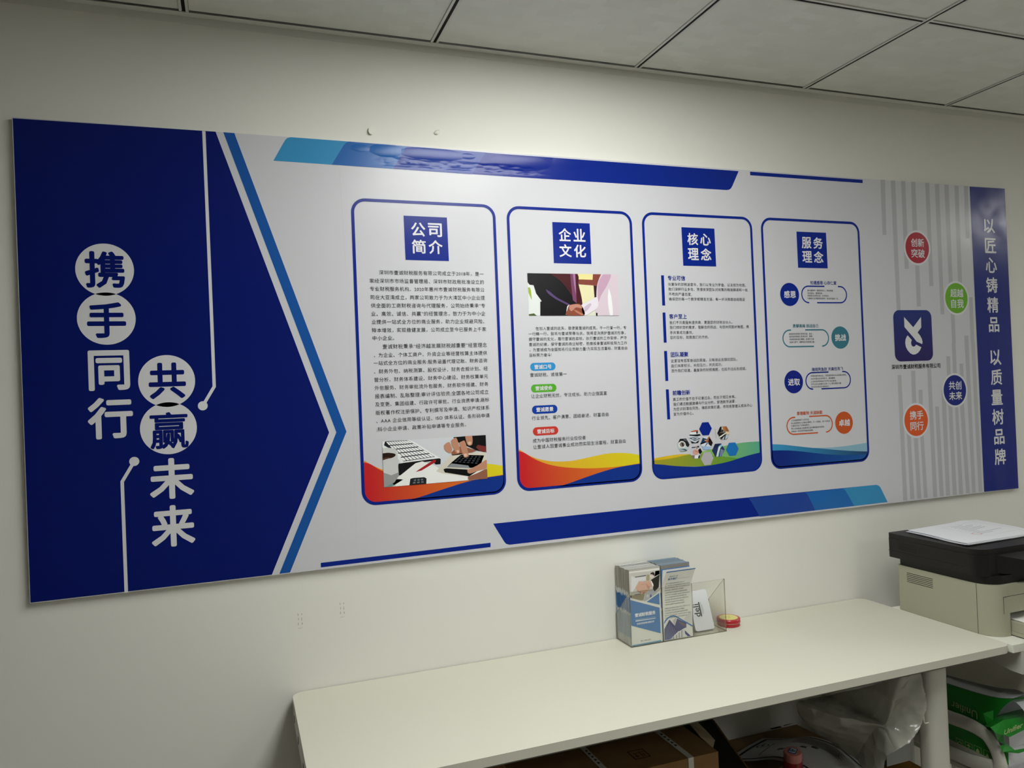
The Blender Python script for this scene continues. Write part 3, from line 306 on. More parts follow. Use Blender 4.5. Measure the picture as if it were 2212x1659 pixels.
('picture',20,[('#d3d6dc',4,[(1.2881,1.345),(1.5633,1.3468),(1.5634,1.2307),(1.2884,1.2298)]),('#eceef0',5,[(1.2886,1.345),(1.2917,1.345),(1.3579,1.3455),(1.3722,1.3386),(1.4265,1.3006),(1.4386,1.2931),(1.4356,1.2879),(1.3328,1.2871),(1.3292,1.2966),(1.2886,1.3306)]),('#20242c',6,[(1.2999,1.3451),(1.3537,1.345),(1.4231,1.2981),(1.3409,1.2913),(1.3285,1.3124),(1.2925,1.3356),(1.2954,1.3451)]),('#17171a',6,[(1.3275,1.2867),(1.3435,1.2882),(1.4344,1.2934),(1.4385,1.2912),(1.4374,1.2779),(1.4242,1.2778),(1.4164,1.2879),(1.3701,1.2837),(1.3316,1.257),(1.3237,1.2576)]),('#f0f0ee',7,[(1.3072,1.2405),(1.3316,1.257),(1.3715,1.2849),(1.3892,1.2885),(1.416,1.2786),(1.4509,1.256),(1.5613,1.2643),(1.5634,1.2307),(1.5634,1.2307),(1.319,1.2299)]),('#6f9c98',7,[(1.2884,1.2298),(1.3154,1.2491),(1.3391,1.2459),(1.3094,1.2307)]),('#a6262c',8,[(1.3706,1.2625),(1.3816,1.2691),(1.4192,1.2904),(1.426,1.2894),(1.4239,1.2839),(1.3869,1.2653)]),('#24262a',8,[(1.3565,1.2459),(1.3633,1.2477),(1.393,1.2476),(1.3988,1.244),(1.3977,1.2302),(1.3961,1.2302),(1.3534,1.23)]),('#d8d2c4',8,[(1.4249,1.2606),(1.4665,1.2993),(1.4946,1.302),(1.5614,1.3012),(1.5619,1.2642),(1.5104,1.2408),(1.4398,1.2542)]),('#141416',8,[(1.4671,1.2804),(1.4931,1.2989),(1.5567,1.2925),(1.5442,1.2655),(1.5141,1.2617),(1.4542,1.2692)]),('#8c9196',9,[(1.467,1.2777),(1.5116,1.2692),(1.5169,1.2615),(1.4542,1.2697)]),('#101012',9,[(1.4443,1.264),(1.4513,1.2662),(1.5126,1.2582),(1.5328,1.2663),(1.535,1.2525),(1.5132,1.2406),(1.4481,1.2557)]),('#cfd0d0',8,[(1.2885,1.328),(1.3027,1.3292),(1.3223,1.3246),(1.3258,1.3125),(1.3271,1.2573),(1.3151,1.2399),(1.2903,1.2298),(1.2884,1.2298),(1.2884,1.2372)]),('#9b9b9c',9,[(1.2883,1.2673),(1.3079,1.2588),(1.3274,1.2652),(1.3271,1.256),(1.3151,1.2399),(1.2903,1.2298),(1.2884,1.2298)]),('#2c1c16',9,[(1.2882,1.3156),(1.2895,1.3157),(1.2916,1.3159),(1.2941,1.3161),(1.2968,1.3162),(1.2996,1.3163),(1.3022,1.3162),(1.3049,1.3159),(1.3078,1.3155),(1.3107,1.315),(1.3135,1.3144),(1.316,1.3137),(1.3179,1.3131),(1.3193,1.3124),(1.3203,1.3116),(1.3209,1.3107),(1.3212,1.3099),(1.3212,1.309),(1.3209,1.3082),(1.3202,1.3073),(1.319,1.3063),(1.3176,1.3054),(1.3159,1.3044),(1.3141,1.3036),(1.3122,1.303),(1.3103,1.3025),(1.3081,1.3021),(1.3058,1.3019),(1.3034,1.3017),(1.3011,1.3015),(1.299,1.3012),(1.2969,1.3007),(1.2947,1.3),(1.2926,1.2992),(1.2907,1.2987),(1.2891,1.2987),(1.2882,1.2992)]),('#5a3a2c',10,[(1.2886,1.3033),(1.3018,1.305),(1.3083,1.3032),(1.299,1.3007),(1.2884,1.2994)]),('#141416',7,[(1.474,1.3454),(1.5049,1.3463),(1.5633,1.3462),(1.5633,1.3259),(1.5633,1.2997),(1.5373,1.3068),(1.5122,1.3193),(1.4901,1.3288)]),('#7a3330',8,[(1.5348,1.3152),(1.5408,1.3216),(1.5633,1.3161),(1.5633,1.3011),(1.5458,1.3049)]),('#94604a',8,[(1.4668,1.306),(1.4842,1.321),(1.5093,1.3168),(1.5373,1.3068),(1.5229,1.3023),(1.4889,1.2991),(1.4692,1.2977)]),('#c08a70',9,[(1.4482,1.326),(1.4489,1.3266),(1.45,1.3275),(1.4512,1.3286),(1.4526,1.3297),(1.454,1.3307),(1.4553,1.3314),(1.4567,1.3321),(1.4581,1.3328),(1.4596,1.3334),(1.461,1.3337),(1.4624,1.3335),(1.4637,1.3325),(1.465,1.3306),(1.4664,1.3279),(1.4677,1.3246),(1.4689,1.3211),(1.4696,1.3179),(1.47,1.3152),(1.4698,1.3128),(1.4691,1.3105),(1.4682,1.3084),(1.467,1.3066),(1.4655,1.3053),(1.464,1.3048),(1.462,1.3051),(1.4596,1.3062),(1.457,1.3079),(1.4544,1.3098),(1.4521,1.3118),(1.4505,1.3138),(1.4494,1.3157),(1.4488,1.318),(1.4485,1.3204),(1.4484,1.3227),(1.4483,1.3246)]),('#c08a70',9,[(1.4675,1.3369),(1.4683,1.3375),(1.4695,1.3384),(1.4708,1.3394),(1.4723,1.3404),(1.4738,1.3413),(1.4752,1.3418),(1.4766,1.3424),(1.478,1.3432),(1.4794,1.3438),(1.4809,1.3439),(1.4823,1.3432),(1.4836,1.3413),(1.485,1.3378),(1.4865,1.3327),(1.488,1.3268),(1.4893,1.3207),(1.4903,1.3153),(1.4908,1.3112),(1.4906,1.3084),(1.49,1.3063),(1.4891,1.3048),(1.4879,1.3038),(1.4867,1.3031),(1.4857,1.3026),(1.4847,1.3022),(1.4838,1.3022),(1.4828,1.3024),(1.4817,1.3031),(1.4806,1.3041),(1.4793,1.3057),(1.4779,1.308),(1.4761,1.3111),(1.4743,1.3146),(1.4726,1.3182),(1.471,1.3217),(1.4698,1.3246),(1.469,1.3272),(1.4684,1.3297),(1.468,1.3319),(1.4678,1.334),(1.4677,1.3356)]),('#c08a70',10,[(1.4896,1.3302),(1.4904,1.3306),(1.4916,1.3313),(1.4929,1.3321),(1.4944,1.3328),(1.4959,1.3334),(1.4973,1.3337),(1.4987,1.3341),(1.5001,1.3347),(1.5015,1.3352),(1.5029,1.3351),(1.5043,1.3341),(1.5057,1.3319),(1.5072,1.3277),(1.5089,1.3218),(1.5106,1.315),(1.5121,1.3081),(1.5131,1.302),(1.5136,1.2975),(1.5133,1.2946),(1.5125,1.2927),(1.5112,1.2916),(1.5097,1.291),(1.5082,1.2908),(1.5068,1.2906),(1.5057,1.2904),(1.5045,1.2904),(1.5033,1.2906),(1.5021,1.2914),(1.5008,1.293),(1.4994,1.2957),(1.4978,1.3002),(1.496,1.3063),(1.494,1.3133),(1.4922,1.3201),(1.4907,1.3261)]),('#c08a70',10,[(1.5063,1.3454),(1.5072,1.3456),(1.5084,1.3459),(1.5099,1.3462),(1.5112,1.3464),(1.5245,1.3465),(1.5252,1.3457),(1.526,1.3434),(1.5263,1.3401),(1.5265,1.3364),(1.5263,1.3326),(1.526,1.3292),(1.5256,1.3266),(1.525,1.3248),(1.5241,1.3234),(1.523,1.3224),(1.5219,1.3216),(1.5206,1.3212),(1.5194,1.321),(1.5181,1.321),(1.5167,1.3211),(1.5152,1.3216),(1.5137,1.3224),(1.5123,1.3236),(1.5111,1.3253),(1.51,1.328),(1.509,1.3316),(1.5081,1.3356),(1.5074,1.3396),(1.5067,1.343)]),('#e0b8a4',11,[(1.5007,1.2997),(1.5014,1.2999),(1.5023,1.3003),(1.5033,1.3007),(1.5044,1.3011),(1.5055,1.3013),(1.5064,1.3012),(1.5072,1.3009),(1.5081,1.3003),(1.5089,1.2996),(1.5096,1.2988),(1.5101,1.298),(1.5102,1.2972),(1.51,1.2963),(1.5094,1.2953),(1.5086,1.2942),(1.5077,1.2933),(1.5068,1.2925),(1.506,1.292),(1.5053,1.2919),(1.5046,1.292),(1.5039,1.2923),(1.5033,1.2927),(1.5027,1.2933),(1.5022,1.2939),(1.5018,1.2947),(1.5014,1.2958),(1.5012,1.2969),(1.501,1.2981),(1.5008,1.299)]),('#e0b8a4',11,[(1.5127,1.3301),(1.5135,1.3304),(1.5147,1.3308),(1.5161,1.3313),(1.5175,1.3317),(1.5188,1.3319),(1.5198,1.3319),(1.5207,1.3315),(1.5214,1.3308),(1.522,1.33),(1.5225,1.3291),(1.5227,1.3282),(1.5228,1.3273),(1.5225,1.3265),(1.5219,1.3255),(1.5212,1.3246),(1.5203,1.3237),(1.5194,1.3231),(1.5186,1.3227),(1.5179,1.3227),(1.517,1.3229),(1.5162,1.3233),(1.5155,1.3239),(1.5148,1.3245),(1.5142,1.3251),(1.5137,1.3259),(1.5134,1.3268),(1.5132,1.3278),(1.513,1.3287),(1.5128,1.3295)]),('#e0b8a4',10,[(1.4809,1.3104),(1.4815,1.3106),(1.4823,1.3108),(1.4833,1.3111),(1.4843,1.3113),(1.4852,1.3113),(1.486,1.3112),(1.4867,1.3108),(1.4873,1.3102),(1.4879,1.3095),(1.4883,1.3087),(1.4886,1.3079),(1.4887,1.3073),(1.4884,1.3065),(1.488,1.3057),(1.4873,1.3048),(1.4866,1.3041),(1.4858,1.3037),(1.4851,1.3037),(1.4844,1.3043),(1.4836,1.3054),(1.4828,1.3069),(1.4821,1.3083),(1.4814,1.3096)]),('#c08a70',10,[(1.5083,1.2572),(1.5113,1.2583),(1.5154,1.2598),(1.5202,1.2615),(1.5255,1.2634),(1.5308,1.2655),(1.5357,1.2674),(1.5406,1.2699),(1.5459,1.2728),(1.5512,1.2759),(1.5562,1.2785),(1.5604,1.2803),(1.5633,1.2805),(1.5634,1.2596),(1.5608,1.2579),(1.5561,1.2564),(1.5506,1.2553),(1.5449,1.2543),(1.5395,1.2535),(1.535,1.2525),(1.5314,1.2515),(1.5281,1.2505),(1.5251,1.2496),(1.5224,1.2488),(1.52,1.2482),(1.5178,1.2478),(1.5159,1.2478),(1.5143,1.248),(1.5129,1.2483),(1.5118,1.2489),(1.5108,1.2496),(1.51,1.2503),(1.5093,1.2513),(1.5089,1.2525),(1.5086,1.2539),(1.5085,1.2553),(1.5084,1.2564)]),('#94604a',10,[(1.5095,1.2395),(1.5122,1.2403),(1.5159,1.2414),(1.5204,1.2427),(1.5252,1.2442),(1.5301,1.2457),(1.5348,1.2471),(1.5398,1.2489),(1.5453,1.2512),(1.5509,1.2535),(1.5562,1.2554),(1.5607,1.2564),(1.5634,1.2559),(1.5634,1.2307),(1.5634,1.2307),(1.5634,1.2307),(1.5411,1.2307),(1.539,1.231),(1.5342,1.2314),(1.5298,1.2314),(1.5255,1.2313),(1.5214,1.2312),(1.5177,1.2313),(1.5145,1.2315),(1.512,1.232),(1.5105,1.2329),(1.5097,1.2343),(1.5094,1.2358),(1.5095,1.2373),(1.5096,1.2386)]),('#f4f5f6',7,[(1.2984,1.3436),(1.3033,1.3436),(1.3105,1.3355),(1.3053,1.3354)]),('#f4f5f6',7,[(1.3072,1.3331),(1.3126,1.3332),(1.3198,1.3251),(1.3142,1.3249)]),('#f4f5f6',7,[(1.3161,1.3226),(1.3219,1.3228),(1.3292,1.3146),(1.3231,1.3143)]),('#f4f5f6',7,[(1.325,1.312),(1.3312,1.3123),(1.3385,1.3041),(1.332,1.3037)]),('#f4f5f6',7,[(1.334,1.3014),(1.3406,1.3018),(1.3479,1.2936),(1.3409,1.2931)]),('#f4f5f6',7,[(1.3047,1.3437),(1.3096,1.3437),(1.3172,1.3357),(1.312,1.3356)]),('#f4f5f6',7,[(1.3141,1.3333),(1.3194,1.3334),(1.3271,1.3254),(1.3214,1.3252)]),('#f4f5f6',7,[(1.3235,1.3229),(1.3293,1.3231),(1.337,1.3151),(1.3309,1.3147)]),('#f4f5f6',7,[(1.333,1.3124),(1.3392,1.3128),(1.3469,1.3047),(1.3404,1.3043)]),('#f4f5f6',7,[(1.3425,1.3019),(1.3491,1.3024),(1.3569,1.2943),(1.3499,1.2937)]),('#f4f5f6',7,[(1.311,1.3437),(1.3159,1.3437),(1.324,1.3358),(1.3187,1.3357)]),('#f4f5f6',7,[(1.3209,1.3335),(1.3263,1.3336),(1.3344,1.3257),(1.3287,1.3254)]),('#f4f5f6',7,[(1.3309,1.3232),(1.3367,1.3234),(1.3449,1.3155),(1.3387,1.3151)]),('#f4f5f6',7,[(1.3409,1.3129),(1.3472,1.3132),(1.3554,1.3052),(1.3488,1.3048)]),('#f4f5f6',7,[(1.351,1.3025),(1.3577,1.303),(1.3659,1.295),(1.3589,1.2944)]),('#f4f5f6',7,[(1.3173,1.3438),(1.3222,1.3438),(1.3307,1.336),(1.3255,1.3359)]),('#f4f5f6',7,[(1.3278,1.3336),(1.3331,1.3338),(1.3417,1.326),(1.336,1.3257)]),('#f4f5f6',7,[(1.3383,1.3235),(1.3441,1.3238),(1.3527,1.3159),(1.3466,1.3156)]),('#f4f5f6',7,[(1.3489,1.3133),(1.3552,1.3137),(1.3638,1.3058),(1.3572,1.3054)]),('#f4f5f6',7,[(1.3596,1.3031),(1.3663,1.3036),(1.3749,1.2956),(1.3679,1.2951)]),('#f4f5f6',7,[(1.3236,1.3438),(1.3285,1.3438),(1.3375,1.3361),(1.3322,1.336)]),('#f4f5f6',7,[(1.3347,1.3338),(1.34,1.334),(1.3491,1.3263),(1.3433,1.326)]),('#f4f5f6',7,[(1.3458,1.3238),(1.3516,1.3241),(1.3607,1.3163),(1.3545,1.316)]),('#f4f5f6',7,[(1.3569,1.3138),(1.3632,1.3141),(1.3723,1.3063),(1.3657,1.3059)]),('#f4f5f6',7,[(1.3682,1.3037),(1.3749,1.3041),(1.384,1.2963),(1.3769,1.2958)]),('#f4f5f6',7,[(1.3299,1.3438),(1.3349,1.3439),(1.3443,1.3363),(1.339,1.3362)]),('#f4f5f6',7,[(1.3416,1.334),(1.347,1.3342),(1.3564,1.3265),(1.3507,1.3263)]),('#f4f5f6',7,[(1.3532,1.3241),(1.3591,1.3244),(1.3686,1.3167),(1.3624,1.3164)]),('#f4f5f6',7,[(1.365,1.3142),(1.3713,1.3146),(1.3808,1.3069),(1.3742,1.3065)]),('#f4f5f6',7,[(1.3768,1.3043),(1.3835,1.3047),(1.3931,1.297),(1.386,1.2965)]),('#f4f5f6',7,[(1.3363,1.3439),(1.3412,1.3439),(1.3511,1.3365),(1.3458,1.3363)]),('#f4f5f6',7,[(1.3485,1.3342),(1.3539,1.3343),(1.3638,1.3268),(1.358,1.3266)]),('#f4f5f6',7,[(1.3607,1.3245),(1.3666,1.3247),(1.3765,1.3172),(1.3703,1.3168)]),('#f4f5f6',7,[(1.373,1.3147),(1.3793,1.315),(1.3893,1.3075),(1.3827,1.307)]),('#f4f5f6',7,[(1.3854,1.3049),(1.3922,1.3053),(1.4022,1.2977),(1.3951,1.2972)]),('#f4f5f6',7,[(1.3426,1.3439),(1.3476,1.344),(1.3579,1.3366),(1.3526,1.3365)]),('#f4f5f6',7,[(1.3554,1.3344),(1.3608,1.3345),(1.3712,1.3271),(1.3654,1.3269)]),('#f4f5f6',7,[(1.3682,1.3248),(1.3741,1.325),(1.3845,1.3176),(1.3783,1.3173)]),('#f4f5f6',7,[(1.3811,1.3151),(1.3874,1.3155),(1.3979,1.308),(1.3912,1.3076)]),('#f4f5f6',7,[(1.3941,1.3055),(1.4009,1.3059),(1.4113,1.2984),(1.4042,1.2979)]),('#f4f5f6',7,[(1.349,1.344),(1.354,1.344),(1.3647,1.3368),(1.3594,1.3366)]),('#f4f5f6',7,[(1.3624,1.3346),(1.3678,1.3347),(1.3786,1.3274),(1.3728,1.3272)]),('#f4f5f6',7,[(1.3758,1.3251),(1.3816,1.3254),(1.3925,1.318),(1.3863,1.3177)]),('#f4f5f6',7,[(1.3892,1.3156),(1.3956,1.316),(1.4065,1.3086),(1.3998,1.3082)]),('#f4f5f6',7,[(1.4028,1.306),(1.4096,1.3065),(1.4205,1.2991),(1.4134,1.2986)]),('#6e747c',9,[(1.3665,1.2437),(1.3717,1.2437),(1.3707,1.2399),(1.365,1.2398)]),('#6e747c',9,[(1.364,1.2373),(1.3701,1.2374),(1.3691,1.2336),(1.3625,1.2335)]),('#6e747c',9,[(1.3752,1.2437),(1.3804,1.2438),(1.3803,1.24),(1.3746,1.24)]),('#6e747c',9,[(1.3742,1.2374),(1.3803,1.2375),(1.3802,1.2338),(1.3735,1.2337)]),('#6e747c',9,[(1.3839,1.2438),(1.3892,1.2438),(1.39,1.2401),(1.3842,1.2401)]),('#6e747c',9,[(1.3844,1.2376),(1.3905,1.2377),(1.3913,1.234),(1.3846,1.2339)]),('#3e4248',9,[(1.4921,1.2957),(1.498,1.2952),(1.4951,1.2927),(1.4891,1.2933)]),('#3e4248',9,[(1.4871,1.2916),(1.4932,1.291),(1.4903,1.2885),(1.484,1.2892)]),('#3e4248',9,[(1.482,1.2876),(1.4883,1.2868),(1.4854,1.2843),(1.479,1.2851)]),('#3e4248',9,[(1.477,1.2835),(1.4835,1.2826),(1.4806,1.2801),(1.474,1.2811)]),('#3e4248',9,[(1.5019,1.2948),(1.5079,1.2943),(1.5052,1.2916),(1.4991,1.2922)]),('#3e4248',9,[(1.4972,1.2905),(1.5034,1.2899),(1.5006,1.2872),(1.4944,1.288)]),('#3e4248',9,[(1.4925,1.2863),(1.4988,1.2855),(1.4961,1.2829),(1.4897,1.2837)]),('#3e4248',9,[(1.4878,1.282),(1.4943,1.2811),(1.4916,1.2785),(1.485,1.2795)]),('#3e4248',9,[(1.5118,1.2939),(1.5178,1.2934),(1.5153,1.2906),(1.5092,1.2912)]),('#3e4248',9,[(1.5074,1.2894),(1.5136,1.2888),(1.5111,1.286),(1.5048,1.2868)]),('#3e4248',9,[(1.5031,1.285),(1.5094,1.2842),(1.5069,1.2814),(1.5004,1.2823)]),('#3e4248',9,[(1.4987,1.2805),(1.5052,1.2796),(1.5027,1.2769),(1.4961,1.2779)]),('#3e4248',9,[(1.5217,1.293),(1.5277,1.2924),(1.5254,1.2896),(1.5193,1.2902)]),('#3e4248',9,[(1.5177,1.2883),(1.5239,1.2877),(1.5215,1.2848),(1.5153,1.2855)]),('#3e4248',9,[(1.5136,1.2837),(1.52,1.2829),(1.5177,1.28),(1.5112,1.2809)]),('#3e4248',9,[(1.5096,1.279),(1.5162,1.2781),(1.5139,1.2752),(1.5072,1.2762)]),('#3e4248',9,[(1.5317,1.2921),(1.5377,1.2915),(1.5356,1.2885),(1.5295,1.2892)]),('#3e4248',9,[(1.528,1.2872),(1.5342,1.2865),(1.5321,1.2836),(1.5257,1.2843)]),('#3e4248',9,[(1.5243,1.2824),(1.5307,1.2816),(1.5285,1.2786),(1.522,1.2794)]),('#3e4248',9,[(1.5206,1.2775),(1.5271,1.2766),(1.525,1.2736),(1.5183,1.2746)]),('#3e4248',9,[(1.5417,1.2912),(1.5477,1.2906),(1.5458,1.2875),(1.5397,1.2881)]),('#3e4248',9,[(1.5383,1.2861),(1.5445,1.2854),(1.5426,1.2823),(1.5363,1.2831)]),('#3e4248',9,[(1.5349,1.281),(1.5413,1.2802),(1.5394,1.2771),(1.5329,1.278)]),('#3e4248',9,[(1.5315,1.276),(1.5382,1.2751),(1.5363,1.272),(1.5295,1.2729)])],[]),
('info_panel',None,[('RING',3,[(2.0292,1.9242),(2.0287,1.9298),(2.0274,1.9353),(2.0252,1.9405),(2.0223,1.9453),(2.0186,1.9496),(2.0143,1.9533),(2.0095,1.9562),(2.0043,1.9584),(1.9988,1.9597),(1.9932,1.9602),(1.6833,1.9602),(1.6777,1.9597),(1.6722,1.9584),(1.6669,1.9562),(1.6621,1.9533),(1.6578,1.9496),(1.6542,1.9453),(1.6512,1.9405),(1.649,1.9353),(1.6477,1.9298),(1.6473,1.9242),(1.6473,1.2243),(1.6477,1.2187),(1.649,1.2132),(1.6512,1.208),(1.6542,1.2031),(1.6578,1.1988),(1.6621,1.1952),(1.6669,1.1922),(1.6722,1.1901),(1.6777,1.1887),(1.6833,1.1883),(1.9932,1.1883),(1.9988,1.1887),(2.0043,1.1901),(2.0095,1.1922),(2.0143,1.1952),(2.0186,1.1988),(2.0223,1.2031),(2.0252,1.208),(2.0274,1.2132),(2.0287,1.2187),(2.0292,1.2243)],[(2.0214,1.9242),(2.021,1.9286),(2.02,1.9329),(2.0183,1.937),(2.016,1.9407),(2.0131,1.9441),(2.0097,1.947),(2.006,1.9493),(2.0019,1.951),(1.9976,1.952),(1.9932,1.9524),(1.6833,1.9524),(1.6789,1.952),(1.6746,1.951),(1.6705,1.9493),(1.6667,1.947),(1.6633,1.9441),(1.6605,1.9407),(1.6582,1.937),(1.6565,1.9329),(1.6554,1.9286),(1.6551,1.9242),(1.6551,1.2243),(1.6554,1.2199),(1.6565,1.2156),(1.6582,1.2115),(1.6605,1.2077),(1.6633,1.2044),(1.6667,1.2015),(1.6705,1.1992),(1.6746,1.1975),(1.6789,1.1964),(1.6833,1.1961),(1.9932,1.1961),(1.9976,1.1964),(2.0019,1.1975),(2.006,1.1992),(2.0097,1.2015),(2.0131,1.2044),(2.016,1.2077),(2.0183,1.2115),(2.02,1.2156),(2.021,1.2199),(2.0214,1.2243)],'#0a2688')],[]),
('heading_tile',26,[('#0a2688',2,[(1.7805,1.921),(1.8947,1.9215),(1.895,1.8071),(1.7803,1.8073)])],[]),
('heading_text',26,[],[('#dcdce0',4,'企',1.7983,1.8353,1.887,0.0358,1,0.022),('#dcdce0',4,'业',1.8426,1.8796,1.887,0.0358,1,0.022),('#dcdce0',4,'文',1.7983,1.8353,1.8426,0.0358,1,0.022),('#dcdce0',4,'化',1.8426,1.8796,1.8426,0.0358,1,0.022)]),
